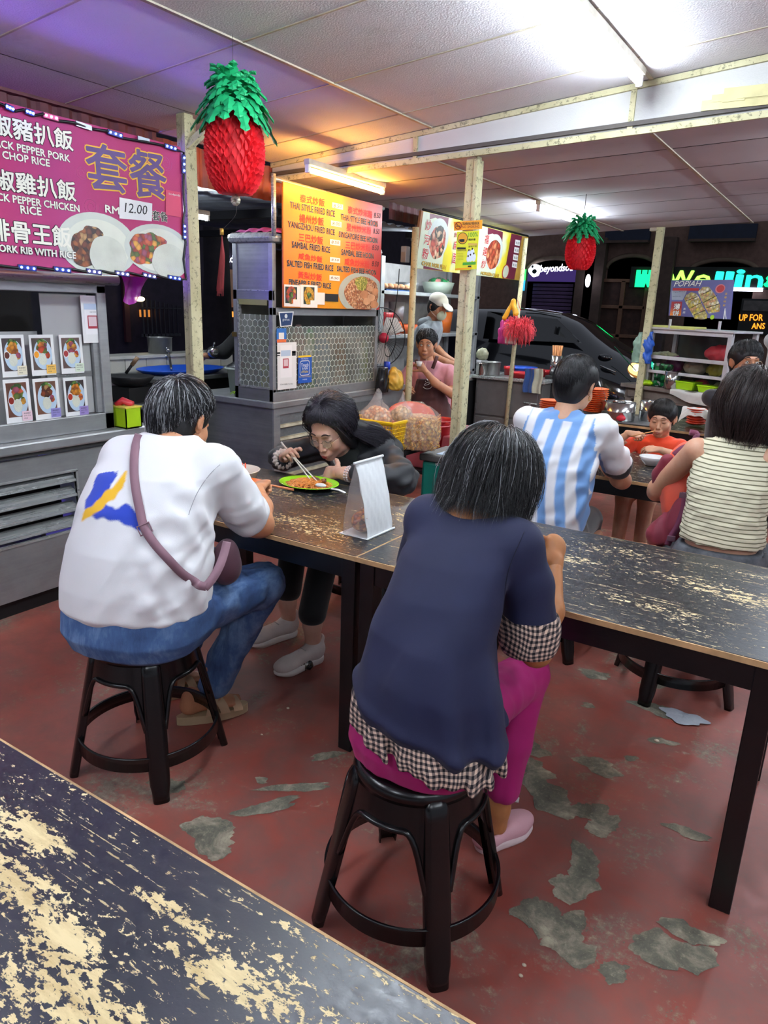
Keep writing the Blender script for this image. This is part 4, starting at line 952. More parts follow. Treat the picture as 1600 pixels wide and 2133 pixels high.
def body_mesh(name,parts,mat,parent):
    """join surfaces into one mesh object; parts: [(v, quads)] or [(v, quads, material)]"""
    vs=[];qs=[];mi=[];mats=[];o=0
    for p in parts:
        m=p[2] if len(p) > 2 else mat
        if m not in mats: mats.append(m)
        vs.append(p[0]);qs.append(p[1]+o);mi += [mats.index(m)]*len(p[1]);o += len(p[0])
    v=np.concatenate(vs);q=np.concatenate(qs);me=bpy.data.meshes.new(name)
    me.vertices.add(len(v));me.vertices.foreach_set('co',v.astype(np.float32).ravel());me.loops.add(q.size);me.loops.foreach_set('vertex_index',q.astype(np.int32).ravel())
    me.polygons.add(len(q));me.polygons.foreach_set('loop_start',np.arange(0,q.size,4,dtype=np.int32));me.polygons.foreach_set('loop_total',np.full(len(q),4,np.int32))
    me.polygons.foreach_set('material_index',np.array(mi,np.int32));me.polygons.foreach_set('use_smooth',np.ones(len(q),bool))
    for m in mats: me.materials.append(m)
    me.update(calc_edges=True);me.validate();return put(name,me,None,parent)
def wrinkle(seed,amp,freq,direction=(0,0,1),region=None,n=7,aniso=.25):
    """field offset that makes cloth folds running along `direction`"""
    r_=np.random.RandomState(seed);d=np.array(direction,float);d /= np.linalg.norm(d);W=[]
    for _ in range(n):
        k=r_.normal(size=3);k -= k.dot(d)*d*(1-aniso);k=k/np.linalg.norm(k)*freq*2.4*(.55+r_.rand());W.append((k,r_.rand()*6.28,.5+r_.rand()))
    def post(F,X,Y,Z):
        a=np.zeros_like(F)
        for k,p,w in W: a += w*np.sin(k[0]*X+k[1]*Y+k[2]*Z+p+1.5*np.sin(.37*(k[1]*X-k[0]*Y+k[2]*Z)))
        a=a/n*2;a=np.sign(a)*np.abs(a)**.8
        wgt=1 if region is None else region(X,Y,Z)
        return F+amp*a*wgt
    return post

def skin(name,base,dark=.75):
    t=NT(name);c=srgb(base);t.set(c,.5);v=t.coord('Object')
    a=t.noise(v,14,5,.6);lo=(c[0]*.88,c[1]*.80,c[2]*.76,1)
    t.col(t.ramp(a,[(.35,lo),(.65,c)]));t.set(Subsurface_Weight=.15);t.b.inputs['Subsurface Radius'].default_value=(.010,.004,.002);t.b.inputs['Subsurface Scale'].default_value=.6
    t.bump(t.noise(v,320,2),.12,.001);return t.m
def cloth(name,base,weave=900,rough=.85,var=.10,sheen=.3,folds=0,fscale=9):
    t=NT(name);c=srgb(base);t.set(c,rough);t.set(Sheen_Weight=sheen);v=t.coord('Object');a=t.noise(v,6,4)
    lo=tuple(x*(1-var) for x in c[:3])+(1,);hi=tuple(min(1,x*(1+var)) for x in c[:3])+(1,)
    t.col(t.ramp(a,[(.3,lo),(.7,hi)]));h=t.noise(v,weave,1)
    if folds: h=t.math('ADD',t.math('MULTIPLY',h,.02),t.math('MULTIPLY',t.noise(v,fscale*.6,1,.4,.7),folds));t.bump(h,.8,.03)
    else: t.bump(h,.15,.001)
    return t.m

def basis(o,fwd,up=(0,0,1)):
    """matrix with y=fwd, z~up, x=right at o"""
    f=Vector(fwd).normalized();u=Vector(up);r_=f.cross(u).normalized();u=r_.cross(f)
    return Matrix(((r_.x,f.x,u.x,o[0]),(r_.y,f.y,u.y,o[1]),(r_.z,f.z,u.z,o[2]),(0,0,0,1)))
def hand(wrist,fwd,dorsal,side=1,curls=(.5,.6,.7,.8),thumb=(.5,.4),s=1.0,spread=.06,vox=.0028,thumb_in=.3,bendk=(1,1.15,.8)):
    """side=+1: thumb on the +x side when fingers point +y and the back of the hand faces +z"""
    S=Sdf();S.rings([((0,0,0),1,1,0)],1) if False else None
    w=side
    for t_,hw,hz in ((.0,.024,.017),(.03,.031,.015),(.06,.036,.013),(.082,.037,.011)):
        S.ell((0,t_,0),(hw,.026,hz),k=.015)
    S.cap((0,-.02,0),(0,.02,0),.021,.022,k=.015)
    S.ell((w*.022,.035,-.008),(.016,.028,.014),k=.012)      # thumb mound
    for i,(x,L,r0) in enumerate(((.028,.072,.0088),(.0095,.080,.0090),(-.0095,.074,.0086),(-.027,.058,.0076))):
        p=np.array([w*x,.084-(.004 if i in (0,2) else .012 if i == 3 else 0),0.001]);a=0;seg=(L*.45,L*.31,L*.24);yaw=w*(x/.03)*spread
        for j in range(3):
            a += curls[i]*bendk[j];d=np.array([math.sin(yaw)*math.cos(a),math.cos(yaw)*math.cos(a),-math.sin(a)]);q=p+d*seg[j]
            S.cap(p,q,r0*(1-.08*j),r0*(1-.08*(j+1)),k=.004);p=q
    p=np.array([w*.026,.022,-.006]);a=thumb_in;b=0
    for j,(L,r0) in enumerate(((.042,.0125),(.032,.0105),(.026,.0092))):
        yaw=w*(.85-thumb[0]*j*.6);dz=-(a+thumb[1]*j*.5);d=np.array([math.sin(yaw)*math.cos(dz),math.cos(yaw)*math.cos(dz),math.sin(dz)]);q=p+d*L
        S.cap(p,q,r0,r0*.88,k=.008);p=q
    M4=basis(wrist,fwd,dorsal) @ Matrix.Scale(s,4)
    return xform(S.mesh(vox,1,.012),M4)

HEADP=dict(w=1.0,jaw=1.0,nose=1.0,cheek=1.0)
def head_mesh(M4,s=1.0,w=1.0,jaw=1.0,nose=1.0,cheek=1.0,neck=True,vox=.0036,lips=True,eyes_open=True):
    S=Sdf();k=.014
    S.ell((0,-.012,.034),(.075*w,.092,.086),k=.02);S.ell((0,.020,-.020),(.060*w,.068,.080),k=.03)
    S.ell((0,.034,-.070),(.043*w*jaw,.046,.036),k=.03);S.ell((0,.070,-.096),(.020,.016,.014),k=.018)
    for sx in (-1,1):
        S.ell((sx*.036*w,.058,-.030),(.024*cheek,.022,.026),k=.02);S.ell((sx*.050*w*jaw,.010,-.062),(.014,.030,.026),k=.02)
        S.ell((sx*.077*w,-.006,-.006),(.007,.017,.030),k=.006);S.ell((sx*.087*w,-.014,.004),(.008,.016,.028),k=.006)
        S.ell((sx*.093*w,-.005,-.002),(.006,.010,.019),k=.005,sub=True)
    S.cap((-.030,.080,.030),(.030,.080,.030),.012,.012,k=.014)
    for sx in (-1,1): S.ell((sx*.031,.096,.012),(.017,.012,.011),k=.010,sub=True)
    for sx in (-1,1): S.ell((sx*.031,.0775,.0095),(.0150,.0125,.0105),k=.005)
    S.cap((0,.086,.016),(0,.104*1.0,-.028),.0075*nose,.0115*nose,k=.010)
    for sx in (-1,1): S.ell((sx*.0115*nose,.0965,-.034),(.0085*nose,.010,.0075),k=.006)
    for sx in (-1,1): S.ell((sx*.007,.1035,-.0405),(.0035,.005,.003),k=.003,sub=True)
    S.ell((0,.086,-.060),(.026,.016,.018),k=.012);S.ell((0,.0985,-.0605),(.020,.0075,.0050),k=.004);S.ell((0,.0965,-.0705),(.017,.0080,.0056),k=.004)
    S.cap((-.019,.104,-.0655),(.019,.104,-.0655),.0018,.0018,k=.003,sub=True)
    if neck: S.cap((0,-.018,-.06),(0,-.035,-.16),.052,.056,k=.03)
    return xform(S.mesh(vox,1,.015),M4 @ Matrix.Scale(s,4))
LIPM=M('lip_colour','#a85f58',.45,0,.05);BROWM=M('eyebrow_hair','#2a221f',.8);EYEW=M('eye_white','#d8d4cc',.25,0,0);IRIS=M('dark_iris','#1b1210',.15,0,0);LASH=M('dark_lash','#15100e',.7)
def face_bits(M4,parent,s=1.0,lid='closed',lips=None,brow=None,lift=0.0):
    def X(p): return M4 @ (Vector(p)*s)
    m=MB();
    for sx in (-1,1):
        arc=[X((sx*(.014+.036*t),.0915-.010*t*t+.0,.034+.007*math.sin(PI*min(1,t*1.25)))) for t in [i/6 for i in range(7)]]
        MB().tube(arc,[.0016*s+.0013*s*math.sin(PI*(.2+.7*i/6)) for i in range(7)],6).build('eyebrow',brow or BROWM,parent)
        if lid == 'closed':
            arc=[X((sx*(.0175+.027*t),.0895-.0015*abs(t-.5)*4,.0055-.0045*math.sin(PI*t))) for t in [i/6 for i in range(7)]];MB().tube(arc,.0010*s,5).build('eyelashes',LASH,parent)
        else:
            c=X((sx*.031,.0815,.009));e=MB().ball(c,.0107*s,14,10);e.build('eyeball',EYEW,parent)
            d=(X((sx*.031+lift,.12,.006))-c).normalized();MB().ball(c+d*.0062*s,.0055*s,12,8).build('iris',IRIS,parent)
            for zz,bow in ((.0145,.0035),(.0025,-.002)):
                arc=[X((sx*(.0175+.027*t),.0905-.0012*abs(t-.5)*4,zz-.0045+bow*math.sin(PI*t)+(.002 if zz > .01 else .0))) for t in [i/6 for i in range(7)]];MB().tube(arc,(.0016 if zz > .01 else .0008)*s,5).build('eyelid_line',LASH,parent)
    lm=lips or LIPM
    up=[X((-.021+.042*t,.1040-.010*(2*t-1)**2,-.0618+.0012*math.cos(4*PI*t)*(1 if abs(t-.5) < .3 else 0)-.003*abs(2*t-1)**2)) for t in [i/10 for i in range(11)]]
    lo_=[X((-.018+.036*t,.1025-.009*(2*t-1)**2,-.0702+.003*abs(2*t-1)**2)) for t in [i/10 for i in range(11)]]
    MB().tube(up,[.0008*s+.0027*s*math.sin(PI*i/10) for i in range(11)],7).build('upper_lip',lm,parent);MB().tube(lo_,[.0008*s+.0034*s*math.sin(PI*i/10) for i in range(11)],7).build('lower_lip',lm,parent)

def hair_mat(name,base,grey=0.0,rough=.38,tip=None):
    t=NT(name);c=srgb(base);t.set(c,rough);t.b.inputs['Specular IOR Level'].default_value=.6
    at_=t.n('Attribute');at_.attribute_name='strand';
    g=t.ramp(at_.outputs['Fac'],[(max(0,1-grey-.01),0.0),(min(1,1-grey+.01),1.0)]) if grey > 0 else None
    v=t.math('MULTIPLY',at_.outputs['Fac'],.9)
    lo=tuple(x*.6 for x in c[:3])+(1,);hi=tuple(x*1.6+.004 for x in c[:3])+(1,);col=t.ramp(v,[(0,lo),(1,hi)])
    if grey > 0: col=t.mix(g,col,srgb('#b9bcc0'))
    t.col(col);return t.m
def strands(name,paths,width,mat,parent,seed=0,grey=None):
    """paths: array (n, m, 3); thin three-sided strands joined as one part"""
    P=np.asarray(paths,float);n,m,_=P.shape;T=np.gradient(P,axis=1);T /= np.maximum(1e-9,np.linalg.norm(T,axis=2,keepdims=True))
    ref=np.array([.31,.52,.79]);U=np.cross(T,ref);U /= np.maximum(1e-9,np.linalg.norm(U,axis=2,keepdims=True));W=np.cross(T,U)
    tt=np.linspace(0,1,m);wd=width*np.minimum(1,(1-tt)*3+.15)*np.minimum(1,tt*6+.3)
    vs=[]
    for k in range(3):
        a=2*PI*k/3;vs.append(P+(U*math.cos(a)+W*math.sin(a))*wd[None,:,None])
    Vx=np.stack(vs,2).reshape(-1,3)                    # n, m, 3
    i=np.arange(n)[:,None,None]*m*3;j=np.arange(m-1)[None,:,None]*3;k=np.arange(3)[None,None,:];k2=(k+1) % 3
    Q=np.stack([i+j+k,i+j+k2,i+j+3+k2,i+j+3+k],-1).reshape(-1,4)
    me=bpy.data.meshes.new(name);me.vertices.add(len(Vx));me.vertices.foreach_set('co',Vx.astype(np.float32).ravel());me.loops.add(Q.size);me.loops.foreach_set('vertex_index',Q.astype(np.int32).ravel())
    me.polygons.add(len(Q));me.polygons.foreach_set('loop_start',np.arange(0,Q.size,4,dtype=np.int32));me.polygons.foreach_set('loop_total',np.full(len(Q),4,np.int32));me.polygons.foreach_set('use_smooth',np.ones(len(Q),bool))
    a=me.attributes.new('strand','FLOAT','POINT');r_=np.random.RandomState(seed);a.data.foreach_set('value',np.repeat(r_.rand(n),m*3).astype(np.float32))
    me.materials.append(mat);me.update(calc_edges=True);o=put(name,me,None,parent);o['kind']='stuff';return o
def scalp_strands(M4,s,n,whorl,ends,seed=0,lift=.006,rx=.081,ry=.100,rz=.096,c=(0,-.012,.036),m=9,jit=.25,curl=0.0,freq=3.0):
    """strands flowing over the skull from the whorl to target end points.
    ends: function(rand) -> end point (head frame) ; whorl: head-frame direction"""
    r_=np.random.RandomState(seed);C=np.array(c);Rr=np.array([rx,ry,rz]);w=np.array(whorl,float);w /= np.linalg.norm(w);out=[]
    for i in range(n):
        e=np.array(ends(r_),float);d1=(e-C)/Rr;L1=np.linalg.norm(d1);d1n=d1/L1
        t0=r_.rand()**.8*.75;d0=w*(1-t0)+d1n*t0+r_.normal(size=3)*.05;d0 /= np.linalg.norm(d0)
        pts=[];ph=r_.rand()*6.28;ax=r_.normal(size=3);ax /= np.linalg.norm(ax);lf=lift*(.3+r_.rand()*1.0)
        for j in range(m):
            t=j/(m-1);d=d0*(1-t)+d1n*t;d /= np.linalg.norm(d);rad=1*(1-t**2)+L1*t**2;p=C+d*Rr*rad+d*lf*math.sin(PI*min(1,t*1.1+.05))+ax*curl*t*math.sin(freq*t*PI+ph)
            pts.append(p)
        out.append(pts)
    P=np.array(out)*s;mt=np.array(M4);return P@mt[:3,:3].T+mt[:3,3]
# ================================================================ people at the near tables
from mathutils.bvhtree import BVHTree
def bvh_of(o):
    me=o.data;return BVHTree.FromPolygons([v.co[:] for v in me.vertices],[p.vertices[:] for p in me.polygons])
def on(b,px,py,lift=.004):
    loc,nor,i,d=b.ray_cast(EYE,ray(px,py).normalized());
    if loc is None: return None
    if nor.dot(ray(px,py)) > 0: nor=-nor
    return loc+nor*lift
def ribbon(pts,w,th,mat,name,parent,normals=None):
    """flat strap of width w along points; normals give its outward face"""
    m=MB();vs=[]
    for i,p in enumerate(pts):
        t=(pts[min(i+1,len(pts)-1)]-pts[max(i-1,0)]).normalized();nn=normals[i] if normals else (EYE-p).normalized();s_=t.cross(nn).normalized();nn=s_.cross(t)
        vs += [p+s_*w/2,p-s_*w/2,p-s_*w/2-nn*th,p+s_*w/2-nn*th]
    fs=[]
    for i in range(len(pts)-1):
        for k in range(4): fs.append((i*4+k,i*4+(k+1) % 4,(i+1)*4+(k+1) % 4,(i+1)*4+k))
    fs += [(3,2,1,0),tuple((len(pts)-1)*4+k for k in range(4))];m.add(vs,fs,True);return m.build(name,mat,parent)
def smooth_path(pts,n=6):
    out=[];P=[Vector(p) for p in pts]
    for i in range(len(P)-1):
        p0,p1,p2,p3=P[max(i-1,0)],P[i],P[i+1],P[min(i+2,len(P)-1)]
        for k in range(n):
            t=k/n;out.append(.5*((2*p1)+(p2-p0)*t+(2*p0-5*p1+4*p2-p3)*t*t+(3*p1-p0-3*p2+p3)*t**3))
    return out+[P[-1]]
def set_cols(o,fn):
    """per-point colour attribute 'dye' from fn(xyz array)->rgb array"""
    me=o.data;n=len(me.vertices);co=np.empty(n*3,np.float32);me.vertices.foreach_get('co',co);c=fn(co.reshape(-1,3).astype(float));a=me.color_attributes.new('dye','FLOAT_COLOR','POINT')
    a.data.foreach_set('color',np.concatenate([c,np.ones((n,1))],1).astype(np.float32).ravel())
def dyed(name,rough=.85,folds=0,fscale=9,weave=900):
    t=NT(name);t.set((1,1,1,1),rough);t.set(Sheen_Weight=.2);at_=t.n('Attribute');at_.attribute_name='dye';t.col(at_.outputs['Color']);v=t.coord('Object');h=t.noise(v,weave,1)
    if folds: t.bump(t.math('ADD',t.math('MULTIPLY',h,.02),t.math('MULTIPLY',t.noise(v,fscale*.6,1,.4,.7),folds)),.7,.03)
    else: t.bump(h,.15,.001)
    return t.m
def poly_sd(U,V_,poly):
    """signed distance (negative inside) from points to a polygon, numpy"""
    d=np.full(U.shape,1e9);ins=np.zeros(U.shape,bool);n=len(poly)
    for i in range(n):
        (x1,y1),(x2,y2)=poly[i],poly[(i+1) % n];ex,ey=x2-x1,y2-y1;t=np.clip(((U-x1)*ex+(V_-y1)*ey)/(ex*ex+ey*ey+1e-12),0,1)
        d=np.minimum(d,np.hypot(U-x1-t*ex,V_-y1-t*ey));c=((y1 > V_) != (y2 > V_)) & (U < (x2-x1)*(V_-y1)/(y2-y1+1e-12)+x1);ins ^= c
    return np.where(ins,-d,d)
SKIN_A=skin('skin_warm_light','#c98f6a');SKIN_B=skin('skin_tanned','#b57a4c');SKIN_C=skin('skin_fair','#d2a792');SKIN_D=skin('skin_light','#d2a386')
HAIR_G=hair_mat('grey_streaked_hair','#1b1b20',.16);HAIR_S=hair_mat('salt_hair','#17171a',.055);HAIR_K=hair_mat('black_hair','#17161a',0,.3);HAIR_BR=hair_mat('dark_brown_hair','#2a1c1a',0,.32)
CAPK=M('hair_base_black','#101013',.55,0,.2)
def hair_cap(M4,s,parent,mat=CAPK,back=-.085,side=-.02,front=.055,grow=.006,w=1.0,extra=None,vox=.005):
    """volume of hair over the skull, open at the face"""
    S=Sdf();S.ell((0,-.014,.038),((.078+grow)*w,.096+grow,.090+grow),k=.02);S.ell((0,-.050,-.010),((.070+grow)*w,.052+grow,(.03-back)),k=.03)
    for sx in (-1,1):
        if side > 0: S.ell((sx*.066*w,-.016,.05),(.018+grow,.058,.050-side),k=.02);S.ell((sx*.090,.0,-.012),(.022,.022,.036),k=.006,sub=True)
        else: S.ell((sx*.070*w,-.012,.01),(.016+grow,.055,.04-side),k=.02)
    if extra: extra(S)
    S.ell((0,.105,-.045+front-.055),(.085,.080,.095),k=.02,sub=True)
    return body_mesh('hair',[xform(S.mesh(vox,1),M4 @ Matrix.Scale(s,4))],mat,parent)
def hairline(zb,zs,zf,flare=0.0,spread=.012):
    def ends(r_):
        a=r_.rand()*2*PI-PI;back=.5+.5*math.cos(a);side=abs(math.sin(a));front=max(0,-math.cos(a))
        z=zb*max(0,math.cos(a))**(1.2 if zs > 0 else .7)+zs*side**2*(1 if math.cos(a) > -.2 else .5)+zf*front**.8;z += r_.normal()*spread
        return ((.080+flare)*math.sin(a)*(1 if z > -.02 else .86),-.012-(.098+flare)*math.cos(a)*(1 if z > -.04 else .9),z)
    return ends

# ---------------- person in white T-shirt and jeans
pA=thing('person','person in white T-shirt and blue jeans eating noodles, seen from behind at left','person',(-1.815,1.42,0))
WH=dyed('white_jersey_cotton',.85,.55,8)
c35,s35=math.cos(.35),math.sin(.35)
RS=V(-1.655,1.612,1.025);LS=V(-1.955,1.50,1.03)
S=Sdf();S.rings([((-1.79,1.375,.575),.205,.155,.35),((-1.785,1.378,.61),.236,.18,.35),((-1.785,1.385,.68),.232,.18,.35),((-1.79,1.41,.80),.222,.172,.35),((-1.80,1.455,.92),.212,.158,.35),((-1.815,1.51,1.01),.205,.140,.35),((-1.825,1.555,1.07),.150,.105,.35),((-1.84,1.59,1.115),.085,.068,.35)],k=.02,n=2.3)
S.cap(LS,RS,.066,.066,k=.05);S.cap(RS,(-1.655,1.715,.885),.076,.080,k=.03);S.cap((-1.655,1.715,.885),(-1.668,1.755,.845),.078,.080,k=.01);S.cap(LS,(-2.10,1.70,.87),.072,.078,k=.03)
S.ell((-1.845,1.625,1.13),(.078,.078,.062),k=.006,sub=True)
S.ell((-1.668,1.835,.775),(.085,.070,.058),rot=None,k=.006,sub=True)
fold=wrinkle(4,.0042,22,(.3,.2,1),lambda X,Y,Z: np.clip((1.05-Z)*4,.15,1));fold2=wrinkle(9,.0035,34,(.8,.5,.4),lambda X,Y,Z: np.clip((X+1.72)*14,0,1))
S.post=lambda F,X,Y,Z: fold2(fold(F,X,Y,Z)+.010*np.exp(-((Z-.60)/.018)**2)*0,X,Y,Z)
tee=body_mesh('t_shirt',[S.mesh(.0055,1)],WH,pA)
bn=V(math.sin(.35),-math.cos(.35),0);PB_=Board(V(-1.79,1.38,0)+bn*.17,V(c35,s35,0),(0,0,1),None)
def sv(p):
    q=on(bA,*p,0);q=(q if q else PB_.hit(*p))-PB_.P;return (q.dot(PB_.u),(q+PB_.P).z)
bA=bvh_of(tee)
blue1=[sv(p) for p in ((212,975),(228,968),(240,985),(246,978),(247,990),(232,1008),(226,1030),(214,1040),(240,1060),(262,1048),(286,1068),(298,1104),(278,1100),(250,1086),(214,1082),(182,1072),(176,1040),(188,1030),(198,1000))]
yel=[sv(p) for p in ((262,982),(262,1000),(252,1018),(236,1040),(212,1060),(186,1078),(170,1084),(172,1070),(196,1048),(222,1024),(244,1004),(252,990))]
def teecol(co):
    u=(co-np.array(PB_.P))@np.array(PB_.u);v=co[:,2];facing=((co-np.array([-1.80,1.43,0]))[:,:2]@np.array([bn.x,bn.y])) > .03
    c=np.tile(np.array(srgb('#e6e6e8')[:3]),(len(co),1))
    nz=.0025*np.sin(u*130)+.002*np.sin(v*170+u*60)
    for pl,col in ((blue1,'#1f3fb4'),(yel,'#e9b41c')):
        d=poly_sd(u,v,pl)+nz;k=np.clip(.5-d/.005,0,1)*facing;c=c*(1-k[:,None])+np.array(srgb(col)[:3])*k[:,None]
    return c
set_cols(tee,teecol)
# seams and collar
SEAM=M('grey_seam_thread','#a9a9ad',.8);pts=[on(bA,*p,.0008) for p in ((458,968),(440,985),(424,1005),(408,1032),(397,1060),(393,1072))];pts=[p for p in pts if p];MB().tube(smooth_path(pts,4),.0012,5).build('armhole_seam',SEAM,pA)  # grey thread line along the armhole seam
# hem cuff line on sleeve
# jeans
DENIM=NT('blue_denim');v=DENIM.coord('Object');a=DENIM.noise(v,5,5,.6);w_=DENIM.noise(DENIM.coord('Object',(34,9,9)),1,4,.7)
DENIM.col(DENIM.ramp(DENIM.math('ADD',DENIM.math('MULTIPLY',a,.6),DENIM.math('MULTIPLY',w_,.4)),[(.36,srgb('#2b4370')),(.5,srgb('#41608f')),(.64,srgb('#7393bd'))]));DENIM.set(rough=.85);DENIM.bump(DENIM.math('ADD',DENIM.math('MULTIPLY',DENIM.noise(v,700,1),.15),w_),.5,.008);DENIM=DENIM.m
S=Sdf();S.rings([((-1.79,1.38,.455),.17,.13,.25),((-1.79,1.38,.48),.212,.17,.3),((-1.79,1.38,.53),.236,.188,.3),((-1.79,1.385,.60),.236,.18,.3),((-1.79,1.39,.64),.222,.165,.3)],k=.03)
S.cap((-1.70,1.47,.555),(-1.705,1.88,.535),.098,.076,k=.04);S.cap((-1.705,1.885,.53),(-1.80,1.77,.24),.076,.062,k=.02);S.cap((-1.80,1.77,.24),(-1.825,1.735,.135),.062,.062,k=.02)
S.cap((-1.90,1.50,.555),(-1.98,1.87,.535),.098,.076,k=.04);S.cap((-1.98,1.87,.53),(-2.04,1.76,.16),.076,.060,k=.02)
S.ell((-1.835,1.72,.075),(.075,.075,.035),k=.004,sub=True);S.ell((-2.05,1.75,.10),(.075,.075,.035),k=.004,sub=True)
S.post=wrinkle(14,.004,40,(.2,1,.3),lambda X,Y,Z: np.clip((Y-1.42)*5,.2,1))
body_mesh('jeans',[S.mesh(.006,1)],DENIM,pA)
# body: arms, head, feet in one surface
Mh=basis((-1.888,1.685,1.140),(-.10,.93,-.34),(0,0,1));sA=1.04
S=Sdf();S.rings([((-1.79,1.38,.50),.14,.11,.3),((-1.80,1.43,.85),.13,.10,.3),((-1.815,1.53,1.02),.10,.07,.3)],k=.02);S.cap((-1.83,1.57,1.05),(-1.89,1.655,1.12),.062,.058,k=.03)
S.chain([((-1.66,1.62,1.0),.05),((-1.662,1.79,.80),.050),((-1.665,1.825,.785),.046)],.02);S.chain([((-1.665,1.825,.785),.047),((-1.74,1.91,.815),.043),((-1.835,1.995,.845),.029)],.02)
S.chain([((-1.97,1.50,1.0),.05),((-2.12,1.77,.80),.044),((-2.02,1.99,.80),.028)],.02)
S.chain([((-1.82,1.74,.20),.045),((-1.85,1.71,.10),.036)],.02);S.chain([((-2.05,1.76,.20),.045),((-2.06,1.73,.10),.036)],.02)
arms=S.mesh(.006,2)
def foot(heel,toe,s=1.0,h=.0,vox=.0045,toes=True,left=False):
    """heel, toe: floor points; returns surface"""
    S=Sdf();L=(Vector(toe)-Vector(heel)).length/.235;S.ell((0,.028,.034),(.030,.036,.034),k=.02);S.cap((0,.035,.075),(0,.12,.036),.032,.027,k=.03);S.cap((0,.03,.03),(0,.15,.020),.028,.020,k=.02);S.ell((0,.165,.020),(.042,.040,.017),k=.02)
    sg=-1 if left else 1
    if toes:
        for i,(x,y,r) in enumerate(((-.026,.218,.0125),(-.008,.220,.0095),(.006,.214,.009),(.019,.206,.0085),(.031,.195,.008))): S.cap((x*sg,.175,.018),(x*sg,y,.012),r,r*.95,k=.006)
    M4=basis((heel[0],heel[1],h),(toe[0]-heel[0],toe[1]-heel[1],0)) @ Matrix.Scale(L*s,4);return xform(S.mesh(vox,1,.01),M4)
fR=foot((-1.885,1.625),(-1.765,1.825),h=.040);fL=foot((-2.09,1.66),(-2.03,1.88),h=.040,left=True)
hR=hand((-1.835,1.995,.845),(-.45,.85,.10),(-.25,-.1,.96),side=-1,curls=(.9,1.0,1.1,1.2),thumb=(.9,.3),s=1.0,thumb_in=.1)
hL=hand((-2.02,1.99,.80),(.25,.9,-.1),(.1,.1,1),side=1,curls=(.5,.6,.7,.8))
hd=head_mesh(Mh,sA,w=1.04,jaw=1.08)
body_mesh('body',[arms,hd,hR,hL,fR,fL],SKIN_A,pA)
hair_cap(Mh,sA,pA,back=-.080,side=.018,front=.03,grow=.008,w=1.04)
P_=scalp_strands(Mh,sA,3800,(.1,-.5,.9),hairline(-.088,.016,.07,.012,.008),3,lift=.013,rx=.087,ry=.106,rz=.102,m=9,curl=.006)
strands('hair_strands',P_,.0007,HAIR_G,pA,3)
# strap, buckle and bag
MAUVE=cloth('mauve_webbing','#7c5a66',1500,.7,.06,.1);MAROON=cloth('dark_maroon_nylon','#4d2c38',1200,.55,.1,.1)
pts=[on(bA,*p,.007) for p in ((292,908),(284,935),(281,975),(284,1015),(292,1060),(302,1098),(322,1132),(350,1165),(378,1193),(402,1212))];pts=[p for p in pts if p]
d0=(pts[-1]-EYE).length
def near(px,py,k=1.0): return EYE+ray(px,py).normalized()*d0*k
pts += [near(415,1219,.985),near(430,1222,.985)];ribbon(smooth_path(pts,5),.026,.003,MAUVE,'shoulder_strap',pA)
pts=[near(426,1225,.985),near(443,1205,.99),near(457,1180,1.0),near(467,1152,1.02),near(473,1128,1.04)];ribbon(smooth_path(pts,5),.026,.003,MAUVE,'lower_strap',pA)
c=on(bA,303,1102,.006);d=(on(bA,310,1118,.006)-on(bA,297,1090,.006)).normalized();nn=(EYE-c).normalized();sd=d.cross(nn).normalized()
m=MB();m.tube([c+sd*.018+d*.014,c+sd*.018-d*.014,c-sd*.018-d*.014,c-sd*.018+d*.014],.0028,8,closed=True);m.build('strap_buckle',MAUVE,pA)
S=Sdf();S.ell((-1.63,1.62,.715),(.034,.055,.075),k=.02);S.ell((-1.63,1.625,.68),(.034,.055,.05),k=.02);bag=thing('crossbody_bag','dark maroon cross-body bag hanging at the waist of the person in white','bag',(-1.6,1.64,.62));body_mesh('bag_body',[S.mesh(.006,1)],MAROON,bag)
q=[on(bA,402,1212,.004) or at_y(405,1214,1.5),at_y(408,1225,1.52),at_y(412,1245,1.50),at_y(424,1238,1.52),at_y(436,1224,1.53)];MB().tube(smooth_path(q,4),.0022,6).build('white_drawcord',WHITE_P,pA)
# sandals
BEIGE=cloth('beige_sandal_strap','#c9a783',800,.6,.05);SOLE=M('tan_sandal_sole','#b39a78',.7,0,.1,.3,80)
def sandal(heel,toe,nm='sandal'):
    M4=basis((heel[0],heel[1],0),(toe[0]-heel[0],toe[1]-heel[1],0));L=(Vector(toe)-Vector(heel)).length/.235
    out=[];n=26
    for k in range(n):
        a=2*PI*k/n;y=.115+.138*math.sin(a);x=.043*math.cos(a)*(1-.18*(1-(y/.25))*1.0)*(1.0 if y > .08 else .92);out.append(M4 @ Vector((x*L,y*L,.002)))
    sl=MB().prism(out,(0,0,.034)).build('sandal_sole',SOLE,pA)
    for (y0,y1,hh) in ((.10,.155,.088),(.185,.205,.055)):
        m=MB();
        def fn(u,v,y0=y0,y1=y1,hh=hh):
            a=PI*u;y=y0+(y1-y0)*u+.035*(v-.5);return M4 @ Vector((-.046*math.cos(a)*L,y*L,.034+hh*.62*math.sin(a)**.8*L))
        m.grid(fn,14,4);n0=len(m.v);m.build('sandal_strap',BEIGE,pA)
    m=MB()
    def fn(u,v):
        a=PI*u;y=.165-.07*u+.035*(v-.5);return M4 @ Vector((-.046*math.cos(a)*L,y*L,.036+.070*math.sin(a)**.8*L))
    m.grid(fn,14,4);m.build('sandal_strap',BEIGE,pA)
sandal((-1.885,1.625),(-1.765,1.825));sandal((-2.09,1.66),(-2.03,1.88))

